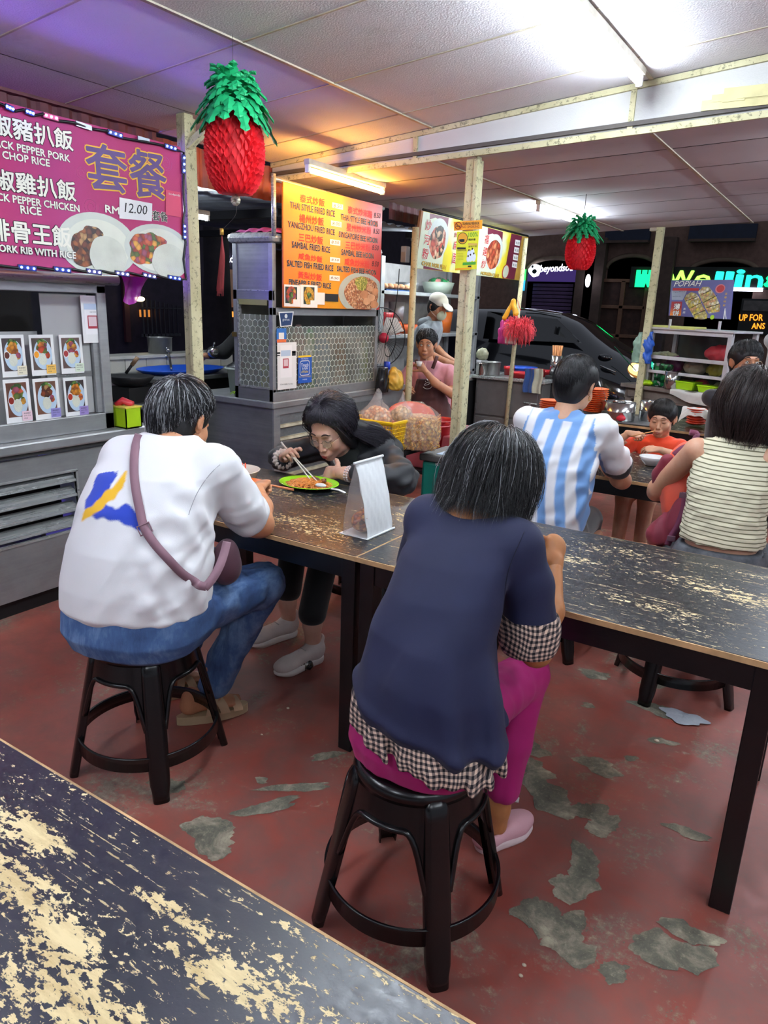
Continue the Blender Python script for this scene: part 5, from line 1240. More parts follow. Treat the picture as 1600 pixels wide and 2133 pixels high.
# ---------------- woman in navy blouse
pB=thing('person','woman in navy blouse with checked trim and magenta trousers, back to the camera','person',(-.745,1.385,0))
def gingham(name):
    t=NT(name);t.set(rough=.9);v=t.coord('Object');sp=t.n('SeparateXYZ');t.l(v,sp.inputs[0])
    u=t.math('ADD',sp.outputs[0],t.math('MULTIPLY',sp.outputs[1],.55));nz=t.math('MULTIPLY',t.noise(v,8,2),.05)
    def st(x): return t.math('GREATER_THAN',t.math('FLOORED_MODULO',t.math('MULTIPLY',t.math('ADD',x,nz),1/.0135),1.0),.5)
    a,b=st(u),st(sp.outputs[2]);k=t.math('MULTIPLY',t.math('ADD',a,b),.5)
    t.col(t.ramp(k,[(0,srgb('#dcc0aa')),(.45,srgb('#7a6a66')),(.75,srgb('#17161c'))],'CONSTANT'));t.bump(t.noise(v,600,1),.2,.001);return t.m
GING=gingham('black_cream_gingham');NAVYC=cloth('navy_viscose','#0f163c',1400,.75,.12,.05,.45,6);MAG_T=cloth('magenta_trouser_cloth','#a50f66',1200,.8,.1,.05,.25,9)
RSb=V(-.622,1.615,.985);LSb=V(-.872,1.61,1.005)
def bl(z0): return [((-.75,1.372,z0),.196,.158,0)]
S=Sdf();S.rings([((-.718,1.372,.590),.184,.142,0),((-.718,1.375,.615),.190,.150,0),((-.724,1.388,.70),.172,.140,0),((-.738,1.42,.79),.150,.130,0),((-.744,1.475,.88),.143,.120,0),((-.750,1.535,.95),.140,.108,0),((-.752,1.585,1.0),.126,.088,0),((-.756,1.62,1.035),.095,.068,0),((-.758,1.64,1.055),.075,.055,0)],k=.02,n=2.3)
S.cap(LSb,RSb,.060,.058,k=.05);S.cap(RSb,(-.592,1.630,.88),.060,.064,k=.03);S.cap((-.592,1.630,.88),(-.578,1.635,.775),.064,.072,k=.02);S.cap(LSb,(-.935,1.68,.85),.058,.064,k=.03)
S.ell((-.758,1.650,1.078),(.100,.102,.070),k=.006,sub=True);S.ell((-.575,1.64,.695),(.095,.09,.048),k=.004,sub=True)
f1=wrinkle(21,.010,16,(.15,.1,1),lambda X,Y,Z: np.clip((.95-Z)*3,.1,1));S.post=lambda F,X,Y,Z: f1(F,X,Y,Z)-.008*np.exp(-((Z-.615)/.020)**2)
def slope(vq):
    v,q=vq;v[:,2] += .26*(-.70-v[:,0])*np.clip((.84-v[:,2])/.22,0,1)*(v[:,1] < 1.62);return v,q
blouse=body_mesh('blouse',[slope(S.mesh(.0055,1))],NAVYC,pB);bB=bvh_of(blouse)
S=Sdf();S.rings([((-.718,1.375,.535),.192,.153,0),((-.718,1.375,.56),.192,.153,0),((-.732,1.375,.60),.176,.145,0),((-.732,1.378,.63),.164,.134,0)],k=.01)
S.post=wrinkle(31,.012,42,(0,0,1),lambda X,Y,Z: np.clip((.62-Z)*14,0,1),aniso=.02);body_mesh('gingham_hem',[slope(S.mesh(.0055,1))],GING,pB)
S=Sdf();S.cap((-.577,1.637,.742),(-.577,1.637,.767),.0790,.0790,k=.01);S.ell((-.577,1.637,.672),(.12,.12,.035),k=.003,sub=True);S.ell((-.577,1.637,.845),(.12,.12,.045),k=.003,sub=True);S.cap((-.577,1.637,.67),(-.577,1.637,.83),.058,.058,k=.003,sub=True)
body_mesh('gingham_cuff',[S.mesh(.0045,1)],GING,pB)
S=Sdf();S.rings([((-.745,1.385,.452),.13,.10,0),((-.735,1.385,.475),.170,.145,0),((-.735,1.385,.52),.182,.154,0),((-.74,1.385,.60),.168,.14,0),((-.75,1.39,.66),.155,.13,0)],k=.03)
S.cap((-.665,1.45,.56),(-.635,1.82,.535),.085,.062,k=.04);S.cap((-.635,1.825,.53),(-.645,1.77,.33),.062,.055,k=.02);S.cap((-.645,1.77,.33),(-.650,1.745,.19),.055,.052,k=.02)
S.cap((-.83,1.45,.56),(-.86,1.80,.535),.085,.062,k=.04);S.cap((-.86,1.80,.53),(-.84,1.70,.19),.062,.052,k=.02)
S.ell((-.652,1.742,.13),(.07,.07,.038),k=.003,sub=True);S.ell((-.84,1.70,.13),(.07,.07,.038),k=.003,sub=True);S.post=wrinkle(7,.003,40,(.1,.3,1))
body_mesh('trousers',[S.mesh(.0055,1)],MAG_T,pB)
Mb=basis((-.752,1.745,1.095),(.05,.80,-.62),(0,.5,.87));sB=.98
S=Sdf();S.rings([((-.75,1.385,.50),.12,.10,0),((-.76,1.46,.85),.11,.09,0),((-.765,1.57,.98),.09,.06,0)],k=.02);S.cap((-.768,1.60,1.005),(-.757,1.70,1.075),.055,.052,k=.03);S.ell((-.768,1.615,1.01),(.085,.05,.03),k=.03)
S.chain([((-.60,1.62,.97),.042),((-.57,1.64,.75),.040),((-.555,1.64,.705),.038)],.02);S.chain([((-.555,1.64,.705),.039),((-.560,1.73,.785),.036),((-.595,1.835,.865),.024)],.02)
S.chain([((-.90,1.62,.97),.036),((-.93,1.76,.80),.034),((-.84,1.94,.79),.024)],.02)
S.chain([((-.65,1.745,.22),.040),((-.652,1.735,.12),.032),((-.655,1.735,.06),.033)],.02);S.chain([((-.84,1.70,.22),.040),((-.83,1.69,.06),.033)],.02)
armsB=S.mesh(.006,2);hRb=hand((-.595,1.835,.865),(-.22,.60,.75),(.80,-.35,.50),side=-1,curls=(1.1,1.2,1.25,1.3),thumb=(.6,.5),s=.95,thumb_in=.2);hLb=hand((-.86,1.92,.79),(.2,.9,.1),(0,-.1,1),side=1,s=.95)
body_mesh('body',[armsB,head_mesh(Mb,sB),hRb,hLb],SKIN_B,pB)
def bobvol(S):
    S.ell((0,-.042,-.01),(.086,.066,.078),k=.03)
    for sx in (-1,1): S.ell((sx*.072,.0,-.025),(.022,.058,.065),k=.02)
hair_cap(Mb,sB,pB,back=-.095,side=-.04,front=.02,grow=.008,w=1.04,extra=bobvol)
def bob_ends(r_):
    a=(r_.rand()*2-1)*2.5;z=-.070-.085*r_.rand()**.8 if abs(a) < 1.9 else -.06-.06*r_.rand();k=.090+.045*r_.rand();return (k*math.sin(a)*1.0,-.02-k*math.cos(a)*.95,z-.015*math.cos(a))
P_=scalp_strands(Mb,sB,5200,(.05,-.35,.95),bob_ends,5,lift=.018,rx=.090,ry=.108,rz=.102,m=14,curl=.017,freq=2.0)
strands('hair_strands',P_,.00055,HAIR_S,pB,5)
r_=np.random.RandomState(8);fly=[]
for i in range(70):
    th=r_.rand()*2*PI;d=np.array([math.sin(th)*.7,-.3-.5*r_.rand(),.5+.4*r_.rand()]);d /= np.linalg.norm(d);p0=d*np.array([.095,.112,.106])+np.array([0,-.012,.036]);tn=np.cross(d,[0,0,1])*(1 if r_.rand() > .5 else -1)
    fly.append([p0+d*(.024*math.sin(PI*t*.8))+tn*.07*t+np.array([0,-.01,-.04])*t*t for t in np.linspace(0,1,9)])
mt=np.array(Mb @ Matrix.Scale(sB,4));F_=np.array(fly)@mt[:3,:3].T+mt[:3,3];strands('stray_hairs',F_,.0004,HAIR_S,pB,6)
q=[on(bB,*p,.0006) for p in ((1092,1108),(1078,1140),(1062,1180),(1052,1225),(1048,1270))];q=[p for p in q if p];MB().tube(smooth_path(q,4),.0013,5).build('armhole_seam',M('navy_seam','#0a0f2a',.8),pB)
# slip-on shoes
PINK=M('pale_pink_rubber','#d9a5ad',.55,0,.04,.1,200);PALE=M('pale_shoe_sole','#e0c8c8',.6)
def slipon(heel,toe,parent,up_mat,sole_mat,h=.03,name='slip_on_shoe'):
    M4=basis((heel[0],heel[1],0),(toe[0]-heel[0],toe[1]-heel[1],0));L=(Vector((toe[0],toe[1],0))-Vector((heel[0],heel[1],0))).length/.25
    S=Sdf();S.ell((0,.175,.040),(.046,.080,.036),k=.02);S.cap((0,.05,.030),(0,.17,.030),.036,.042,k=.02);S.ell((0,.045,.045),(.036,.048,.030),k=.02);S.ell((0,.075,.085),(.030,.062,.042),k=.012,sub=True);S.ell((0,.1,-.02),(.2,.3,.032),k=.004,sub=True)
    up=xform(S.mesh(.0045,1,.01),M4 @ Matrix.Scale(L,4));S=Sdf();S.ell((0,.165,.014),(.050,.088,.018),k=.02);S.cap((0,.05,.014),(0,.17,.014),.038,.044,k=.02);S.ell((0,.1,-.05),(.3,.4,.05),k=.002,sub=True);S.ell((0,.1,.060),(.3,.4,.030),k=.002,sub=True)
    so=xform(S.mesh(.0045,1,.01),M4 @ Matrix.Scale(L,4));body_mesh(name,[up],up_mat,parent);return body_mesh('shoe_sole',[so],sole_mat,parent)
slipon((-.685,1.655),(-.595,1.865),pB,PINK,PALE);slipon((-.855,1.60),(-.80,1.83),pB,PINK,PALE)
# ================================================================ woman in black across the first table
pC=thing('person','woman with glasses and long black hair in a black jacket, eating with white chopsticks','person',(-2.02,3.02,0))
BLKJ=cloth('charcoal_jacket','#1b1d22',1200,.55,.2,.1,.5,9);TEE_K=cloth('dark_green_black_tee','#0c1614',1200,.8)
Mc=basis((-2.045,2.745,.965),(.10,-.84,-.48),(0,-.3,1));sC=1.16
S=Sdf();S.rings([((-2.02,3.02,.455),.17,.13,0),((-2.02,3.02,.50),.19,.155,0),((-2.02,3.02,.62),.18,.14,0),((-2.02,2.99,.72),.175,.13,0),((-2.02,2.96,.80),.175,.115,0),((-2.03,2.935,.86),.15,.09,0),((-2.04,2.92,.90),.09,.07,0)],k=.03)
S.cap((-2.19,2.95,.85),(-1.87,2.95,.85),.055,.055,k=.04)
S.chain([((-1.86,2.95,.85),.062),((-1.70,2.84,.76),.072),((-1.665,2.77,.775),.070),((-1.76,2.66,.80),.055),((-1.80,2.635,.805),.052)],.03)
S.chain([((-2.20,2.94,.84),.060),((-2.34,2.80,.79),.060),((-2.33,2.72,.79),.055),((-2.255,2.64,.80),.048)],.03)
S.ell((-2.06,2.87,.90),(.055,.07,.07),k=.01,sub=True);fc=wrinkle(41,.010,34,(.6,.6,.3));S.post=fc
jk=body_mesh('jacket',[S.mesh(.006,1)],BLKJ,pC);bC=bvh_of(jk)
S=Sdf();S.rings([((-2.02,3.00,.60),.15,.12,0),((-2.03,2.945,.80),.14,.115,0),((-2.045,2.905,.865),.085,.075,0)],k=.02);S.cap((-2.04,2.93,.83),(-2.05,2.865,.835),.08,.075,k=.03);S.ell((-2.07,2.84,.90),(.07,.07,.05),k=.01,sub=True);body_mesh('t_shirt',[S.mesh(.006,1)],TEE_K,pC)
arc=[V(-2.055+.070*math.cos(a),2.872+.050*math.sin(a),.862-.03*(1-math.cos(2*a))*0+.012*math.sin(a)) for a in [PI+i*PI/10 for i in range(11)]];MB().tube(arc,.0032,6).build('cream_neck_trim',CREAM,pC)
ribbon([at_y(688,944,2.79),at_y(694,957,2.79),at_y(702,971,2.79),at_y(708,984,2.78)],.013,.002,CREAM,'cream_bag_strap',pC)
S=Sdf();S.cap((-2.045,2.915,.85),(-2.07,2.845,.92),.046,.046,k=.02);S.ell((-2.045,2.90,.855),(.07,.05,.03),k=.03)
S.rings([((-2.02,3.00,.5),.12,.10,0),((-2.03,2.95,.82),.10,.07,0)],k=.02)
S.chain([((-1.80,2.635,.805),.034),((-1.86,2.605,.80),.028),((-1.885,2.60,.80),.026)],.02);S.chain([((-2.29,2.68,.79),.032),((-2.215,2.605,.825),.026)],.02)
S.chain([((-1.86,2.95,.85),.045),((-1.70,2.84,.77),.04),((-1.80,2.64,.80),.032)],.02)
hr=hand((-2.215,2.605,.825),(.62,-.55,.45),(-.35,-.45,.85),side=-1,curls=(.75,.9,1.15,1.3),thumb=(.9,.2),s=.93,thumb_in=.25);hl=hand((-1.885,2.60,.80),(-.92,.15,-.20),(.0,-.85,.5),side=1,curls=(.45,.5,.6,.7),thumb=(.3,.1),s=.98)
for (hx,ay,ax_) in ((-2.10,2.43,-2.05),(-1.90,2.30,-1.80)): S.chain([((hx,2.55,.40),.05),((ax_,ay,.18),.040),((ax_,ay+.01,.06),.033)],.02)
body_mesh('body',[S.mesh(.006,2),head_mesh(Mc,sC,w=.98,jaw=.95,nose=.95),hr,hl],SKIN_C,pC)
face_bits(Mc,pC,sC,'closed',M('soft_red_lips','#a8453f',.4,0,.03),M('thin_brow','#3a2a26',.8))
# long hair: cap, side curtains, half-up tail with pink clip
def longvol(S):
    S.ell((0,-.06,-.02),(.085,.055,.10),k=.03)
    for sx in (-1,1): S.ell((sx*.072,-.025,-.03),(.018,.040,.085),k=.02)
hair_cap(Mc,sC,pC,back=-.12,side=-.05,front=.095,grow=.007,w=1.02,extra=longvol)
def curtain(r_,n,side):
    out=[]
    for i in range(n):
        u=r_.rand();x=.012*side*(r_.rand());a=.15+.75*r_.rand()
        p0=V(x+side*.004,.045-.12*u,.128-.02*abs(u-.4));p1=V(side*(.060+.01*r_.rand()),.050-.125*u,.085-.01*u);p2=V(side*(.088+.012*r_.rand()),.020-.10*u,.0+.02*r_.rand())
        w0,w1,w2=Mc @ p0,Mc @ p1,Mc @ p2
        if side > 0: e=V(-2.26+.10*r_.rand(),2.87+.10*r_.rand(),.84-.07*r_.rand());mid=(w2+e)/2+V(-.02,.0,.02)      # her right, picture left
        else: e=V(-1.80-.13*r_.rand(),3.02+.06*r_.rand(),.83-.16*r_.rand());mid=(w2+e)/2+V(.03,.02,.035)
        q=[w0,w1,w2,mid,e];sp=smooth_path(q,4);out.append([sp[int(k*(len(sp)-1)/13)] for k in range(14)])
    return out
r_=np.random.RandomState(2);P_=np.array([[tuple(p) for p in s_] for s_ in curtain(r_,1400,1)+curtain(r_,2200,-1)]);HAIR_C=hair_mat('glossy_black_hair','#34313a',0,.26);strands('hair_strands',P_,.0008,HAIR_C,pC,9)
P_=scalp_strands(Mc,sC,2600,(0,.25,1),hairline(-.10,-.05,.108),4,lift=.011,rx=.089,ry=.108,rz=.102,m=9);strands('crown_strands',P_,.0011,HAIR_C,pC,10)
S=Sdf();S.chain([(tuple(Mc @ V(-.075,-.03,.02)),.035),((-1.93,2.93,.93),.055),((-1.86,3.0,.85),.055),((-1.84,3.03,.74),.04)],.03);S.chain([(tuple(Mc @ V(.078,-.02,.0)),.028),((-2.20,2.88,.88),.040),((-2.24,2.92,.80),.035)],.03);body_mesh('hair_lengths',[S.mesh(.007,1)],CAPK,pC)
cpos=Mc @ V(.0,-.045,.132);t=MB()
for k in range(5): a=2*PI*k/5;t.ball(cpos+V(.011*math.cos(a),.004*math.sin(a),.011*math.sin(a)+.006),.0075,8,6)
t.ball(cpos+V(0,0,.006),.006,8,6).build('pink_hair_clip',M('pink_clip','#e79ac4',.3),pC)
# glasses
GOLD=M('thin_metal_frame','#b9a48c',.25,.8,.1);g=thing('glasses','thin round metal-rimmed glasses on the face of the woman in black','glasses',tuple(Mc @ V(0,.11,-.004)))
def X(p): return Mc @ V(*p)
for sx in (-1,1):
    rim=[X((sx*.033+.0245*math.cos(a),.113-.10*abs(sx*.033+.0245*math.cos(a))**1.2*1.2,-.004+.0215*math.sin(a))) for a in [2*PI*k/24 for k in range(24)]];MB().tube(rim,.0011,6,closed=True).build('rim',GOLD,g)
    MB().tube([X((sx*.057,.104,.002)),X((sx*.074,.08,.006)),X((sx*.083,.0,.010)),X((sx*.084,-.02,.0))],.0013,6).build('temple_arm',GOLD,g)
    cc=X((sx*.033,.111,-.004));lm=MB();n_=20;lm.prism([X((sx*.033+.0238*math.cos(a),.112-.10*abs(sx*.033+.0238*math.cos(a))**1.2*1.2,-.004+.0208*math.sin(a))) for a in [2*PI*k/n_ for k in range(n_)]],(Mc.to_3x3() @ V(0,1,0))*.0012);
    LENS=MATS.get('lens') or None
    if LENS is None: tt=NT('spectacle_lens');tt.set(srgb('#d8dde6'),.03);tt.set(Alpha=.14);LENS=MATS['lens']=tt.m
    lm.build('lens',LENS,g)
MB().tube([X((-.009,.113,.0)),X((0,.117,.004)),X((.009,.113,.0))],.0012,6).build('bridge',GOLD,g)
# scrunchie cuff and bracelets
SATIN=M('cream_satin','#d9c9bd',.3,0,.08);SATIN.node_tree.nodes['Principled BSDF'].inputs['Sheen Weight'].default_value=.4
sc=thing('scrunchie','cream satin scrunchie on the wrist holding the white chopsticks','hair tie',(-2.235,2.625,.80));cW=V(-2.245,2.628,.808);ax=V(.62,-.55,.30).normalized();e1=ax.orthogonal().normalized();e2=ax.cross(e1)
m=MB()
def fn(u,v):
    a=2*PI*u;b=2*PI*v;rr=.036;rt=.014*(1+.22*math.sin(15*a)+.1*math.sin(7*a+2));q=e1*math.cos(a)+e2*math.sin(a);return cW+q*(rr+rt*math.cos(b))+ax*rt*1.1*math.sin(b)
m.grid(lambda u,v: fn(u,v),72,13,closed_u=True);m.build('scrunchie_cloth',SATIN,sc)
br=thing('bead_bracelet','two pearly bead bracelets on the wrist beside the white paper bag','bracelet',(-1.85,2.61,.80));PEARL=M('pearl_bead','#c9b7b4',.15,0,.3)
for j,off in enumerate((0,.014)):
    c=V(-1.845+off,2.612,.80);
    for k in range(18): a=2*PI*k/18;MB().ball(c+V(.003*math.sin(a),.033*math.cos(a),.033*math.sin(a)),.0055,8,6).build('bead',PEARL,br)
# trousers and shoes of the woman in black
BLKT=cloth('black_trousers','#0d0e10',900,.85,.15,.2)
S=Sdf();S.rings([((-2.02,3.02,.455),.15,.12,0),((-2.02,3.02,.5),.175,.15,0),((-2.02,3.0,.58),.17,.14,0)],k=.03)
for (kx,ax_,ay) in ((-2.10,-2.055,2.44),(-1.90,-1.80,2.30)):
    S.cap((-2.02+(kx+2.0)*.8,2.93,.55),(kx,2.56,.545),.085,.068,k=.03);S.cap((kx,2.56,.54),(ax_,ay,.235),.068,.062,k=.02)
    S.ell((ax_,ay,.165),(.08,.08,.035),k=.003,sub=True)
body_mesh('trousers',[S.mesh(.007,1)],BLKT,pC)
WSH=M('off_white_sneaker','#cdbfb8',.65,0,.06,.15,150);WSO=M('sneaker_sole_white','#d8cfc8',.6)
def sneaker(heel,toe,parent,h=.0):
    M4=basis((heel[0],heel[1],h),(toe[0]-heel[0],toe[1]-heel[1],0));L=(Vector((toe[0],toe[1],0))-Vector((heel[0],heel[1],0))).length/.28
    S=Sdf();S.ell((0,.05,.060),(.038,.050,.050),k=.02);S.cap((0,.07,.055),(0,.20,.040),.038,.036,k=.03);S.ell((0,.215,.038),(.046,.060,.030),k=.02);S.ell((0,.035,.105),(.022,.035,.030),k=.01);S.ell((0,.060,.125),(.026,.042,.035),k=.008,sub=True);S.ell((0,.12,-.03),(.3,.4,.050),k=.002,sub=True)
    body_mesh('shoe_upper',[xform(S.mesh(.0045,1,.01),M4 @ Matrix.Scale(L,4))],WSH,parent)
    S=Sdf();S.ell((0,.20,.016),(.050,.075,.020),k=.02);S.cap((0,.05,.018),(0,.20,.016),.040,.044,k=.02);S.ell((0,.12,-.06),(.3,.4,.06),k=.002,sub=True);S.ell((0,.12,.06),(.3,.4,.030),k=.002,sub=True)
    body_mesh('shoe_sole',[xform(S.mesh(.0045,1,.01),M4 @ Matrix.Scale(L,4))],WSO,parent)
    LACE=M('grey_lace','#b3aaa6',.7);m=MB()
    for k in range(5): y=.12+.018*k;z=.088-.0085*k;m=MB().tube([M4 @ (V(-.02,y,z-.006)*L),M4 @ (V(0,y+.008,z+.003)*L),M4 @ (V(.02,y,z-.006)*L)],.0022,6);m.build('lace',LACE,parent)
sneaker((-2.035,2.49),(-2.12,2.22),pC);sneaker((-1.78,2.36),(-1.84,2.09),pC)

# ================================================================ man in the striped football shirt
pD=thing('person','man in blue and white striped football shirt with black hair, back to the camera','person',(-1.06,3.12,0))
RSd,LSd=V(-.895,3.21,1.045),V(-1.235,3.20,1.045)
JER=dyed('football_shirt',.7,.3,9)
S=Sdf();S.rings([((-1.06,3.12,.56),.165,.125,0),((-1.06,3.12,.62),.172,.130,0),((-1.06,3.12,.75),.172,.125,0),((-1.06,3.14,.88),.185,.120,0),((-1.065,3.17,.98),.185,.105,0),((-1.065,3.195,1.045),.155,.08,0),((-1.065,3.21,1.09),.085,.062,0),((-1.062,3.22,1.115),.07,.055,0)],k=.02)
S.cap(LSd,RSd,.055,.055,k=.04);S.cap(RSd,(-.855,3.32,.91),.064,.066,k=.03);S.cap((-.855,3.32,.91),(-.85,3.38,.865),.066,.068,k=.01);S.cap(LSd,(-1.28,3.34,.90),.064,.066,k=.03)
S.ell((-1.062,3.235,1.135),(.06,.05,.03),k=.005,sub=True);S.ell((-.845,3.455,.80),(.09,.06,.07),rot=None,k=.004,sub=True);fd=wrinkle(51,.006,28,(.2,.2,1));S.post=fd
jer=body_mesh('football_shirt',[S.mesh(.006,1)],JER,pD)
def jcol(co):
    x=co[:,0]+1.062+.012*np.sin(co[:,2]*9)+(co[:,2]-.8)*.03;z=co[:,2];wd=.0415;ph=(x/wd+.5)%2.0;blue=np.clip(.5+(.5-np.minimum(np.abs(ph-.5),np.abs(ph-2.5)))/.16,0,1)
    c=np.tile(np.array(srgb('#dfe0e4')[:3]),(len(co),1));B_=np.array(srgb('#6f9bd2')[:3]);body=(np.abs(co[:,0]+1.065) < .172-.25*np.clip(z-1.0,0,.1));k=blue*body;k=np.maximum(k,((z > 1.075) & (np.abs(co[:,0]+1.062) < .10))*1.0)
    c=c*(1-k[:,None])+B_*k[:,None];bot=(z < .60)&body;
    pipe=(np.abs(np.abs(co[:,0]+1.065)-.176) < .006) & (z < .96);c[pipe]=B_
    d=np.hypot(co[:,1]-3.43,co[:,2]-.84);cuff=(co[:,0] > -.95) & (((co[:,1]-3.32)*.745+(co[:,2]-.91)*-.667) > .062);c[cuff]=srgb('#14151a')[:3];return c
set_cols(jer,jcol)
S=Sdf();S.cap((-1.115,3.222,1.108),(-1.005,3.222,1.108),.016,.016,k=.01);S.ell((-1.06,3.235,1.112),(.066,.058,.016),k=.01);S.ell((-1.06,3.245,1.13),(.052,.046,.03),k=.004,sub=True);body_mesh('black_collar',[S.mesh(.0045,1)],BLKT,pD)
Md=basis((-1.053,3.275,1.215),(.16,.93,-.28),(0,0,1));sD=1.02
S=Sdf();S.cap((-1.06,3.215,1.06),(-1.055,3.26,1.16),.055,.053,k=.02);S.rings([((-1.06,3.12,.5),.12,.10,0),((-1.065,3.18,1.02),.10,.07,0)],k=.02)
S.chain([((-.87,3.30,.95),.046),((-.848,3.455,.785),.044),((-.84,3.48,.77),.040),((-.93,3.60,.785),.036),((-1.02,3.70,.80),.026)],.02);S.chain([((-1.26,3.28,.95),.046),((-1.34,3.46,.80),.042),((-1.25,3.66,.79),.028)],.02)
S.chain([((-.96,3.50,.45),.06),((-.95,3.45,.10),.035)],.02)
hrd=hand((-1.02,3.70,.80),(-.4,.9,.05),(0,0,1),side=-1);hld=hand((-1.25,3.66,.79),(.4,.9,.05),(0,0,1),side=1)
body_mesh('body',[S.mesh(.006,2),head_mesh(Md,sD,w=1.0),hrd,hld],SKIN_D,pD)
hair_cap(Md,sD,pD,back=-.060,side=.004,front=.035,grow=.008,w=1.02)
P_=scalp_strands(Md,sD,2000,(-.1,-.35,.95),hairline(-.058,.006,.07),6,lift=.010,rx=.086,ry=.104,rz=.101,m=8,curl=.002);strands('hair_strands',P_,.0006,HAIR_K,pD,11)
er=Md @ (V(.080,-.004,-.038)*sD);MB().tube([er+V(.0,.010*math.cos(a),.010*math.sin(a)-.008) for a in [2*PI*k/14 for k in range(14)]],.0014,5,closed=True).build('gold_earring',M('gold','#d9a441',.2,.9),pD)
S=Sdf();S.rings([((-1.06,3.12,.455),.14,.12,0),((-1.06,3.12,.5),.18,.15,0),((-1.06,3.13,.60),.165,.13,0)],k=.03)
for x in (-1.14,-.98): S.cap((x,3.2,.54),(x-.01,3.52,.54),.085,.065,k=.03);S.cap((x-.01,3.52,.53),(x,3.50,.30),.065,.055,k=.02)
body_mesh('dark_shorts',[S.mesh(.008,1)],cloth('dark_shorts','#1c1d22',700),pD)
sneaker((-.95,3.40),(-.94,3.66),pD);sneaker((-1.13,3.42),(-1.15,3.68),pD)

# ================================================================ boy in orange
pE=thing('person','young boy in orange T-shirt behind the table, holding a wooden stick to his mouth','person',(-.93,4.68,0))
ORT=cloth('orange_tshirt','#e8451a',900,.8,.08,.3,.3,12);Me=basis((-.925,4.60,.935),(.03,-.95,-.22),(0,0,1));sE=.88
S=Sdf();S.rings([((-.93,4.68,.45),.13,.11,0),((-.93,4.68,.60),.125,.10,0),((-.93,4.66,.72),.13,.085,0),((-.93,4.65,.79),.12,.065,0),((-.93,4.65,.825),.06,.045,0)],k=.02);S.cap((-1.055,4.645,.775),(-.80,4.645,.775),.04,.04,k=.03)
S.cap((-1.065,4.64,.77),(-1.12,4.56,.73),.046,.050,k=.02);S.cap((-.80,4.64,.77),(-.775,4.56,.71),.046,.050,k=.02);S.ell((-.928,4.62,.84),(.045,.045,.022),k=.006,sub=True);S.post=wrinkle(61,.003,45,(.2,.1,1));body_mesh('t_shirt',[S.mesh(.006,1)],ORT,pE)
S=Sdf();S.cap((-.93,4.65,.79),(-.926,4.615,.87),.036,.036,k=.02);S.rings([((-.93,4.68,.45),.09,.08,0),((-.93,4.65,.78),.08,.05,0)],k=.02)
S.chain([((-1.10,4.58,.745),.032),((-1.165,4.49,.765),.030),((-1.075,4.47,.845),.020)],.015);S.chain([((-.79,4.58,.72),.032),((-.78,4.42,.755),.028),((-.87,4.38,.785),.019)],.015)
for x in (-1.0,-.87): S.chain([((x,4.6,.50),.06),((x-.02,4.33,.48),.05),((x-.02,4.30,.12),.035)],.02)
h1=hand((-1.075,4.47,.845),(.92,-.25,-.05),(.1,-.5,.85),side=-1,curls=(.8,.95,1.1,1.2),thumb=(.8,.2),s=.76,vox=.003);h2=hand((-.87,4.38,.785),(-.9,-.25,-.05),(0,-.5,.85),side=1,curls=(.4,.5,.6,.7),s=.74,vox=.003)
body_mesh('body',[S.mesh(.006,2),head_mesh(Me,sE,w=1.06,jaw=.95,nose=.95,cheek=1.15),h1,h2],SKIN_D,pE);face_bits(Me,pE,sE,'closed',M('child_lips','#b0655a',.4,0,.03),M('child_brow','#6b4a3a',.8))
hair_cap(Me,sE,pE,back=-.06,side=.004,front=.060,grow=.007,w=1.06);P_=scalp_strands(Me,sE,1300,(0,-.3,1),hairline(-.06,.004,.076),8,lift=.008,rx=.088,ry=.104,rz=.099,m=8);strands('hair_strands',P_,.0007,hair_mat('soft_black_hair','#1a1412'),pE,12)
st=thing('wooden_stick','wooden satay stick held at the mouth of the boy in orange','stick',(-.98,4.46,.86));MB().tube([V(-1.05,4.42,.835),V(-.935,4.495,.872)],.0035,6).build('stick',M('pale_bamboo','#c98f5a',.6),st)

# ================================================================ woman in the striped sleeveless top
pF=thing('person','woman with shoulder-length dark hair in cream striped sleeveless top and grey jeans','person',(-.33,3.08,0))
def stripes():
    t=NT('cream_olive_stripes');t.set(rough=.9);v=t.coord('Object');sp=t.n('SeparateXYZ');t.l(v,sp.inputs[0]);nz=t.math('MULTIPLY',t.noise(v,5,2),.012)
    zz=t.math('ADD',t.math('ADD',sp.outputs[2],nz),t.math('MULTIPLY',sp.outputs[0],.04));f=t.math('FLOORED_MODULO',t.math('MULTIPLY',zz,1/.0165),1.0)
    t.col(t.ramp(f,[(0,srgb('#d8d3b8')),(.60,srgb('#c9c39c')),(.66,srgb('#6b674f')),(.90,srgb('#d8d3b8'))],'CONSTANT'));t.bump(t.math('ADD',t.math('MULTIPLY',f,.2),t.noise(v,500,1)),.2,.002);return t.m
STR=stripes();GJ=NT('grey_denim');v=GJ.coord('Object');GJ.col(GJ.ramp(GJ.noise(v,12,5,.7),[(.3,srgb('#34363b')),(.7,srgb('#5d6066'))]));GJ.set(rough=.9);GJ.bump(GJ.noise(v,700,1),.3,.001);GJ=GJ.m
S=Sdf();S.rings([((-.325,3.085,.675),.158,.120,.1),((-.325,3.09,.70),.160,.120,.1),((-.33,3.10,.80),.150,.110,.1),((-.335,3.13,.90),.155,.108,.1),((-.34,3.165,.98),.145,.09,.1),((-.345,3.19,1.03),.115,.065,.1),((-.345,3.21,1.075),.070,.05,.1)],k=.02);S.cap((-.445,3.175,1.035),(-.255,3.20,1.035),.034,.034,k=.03)
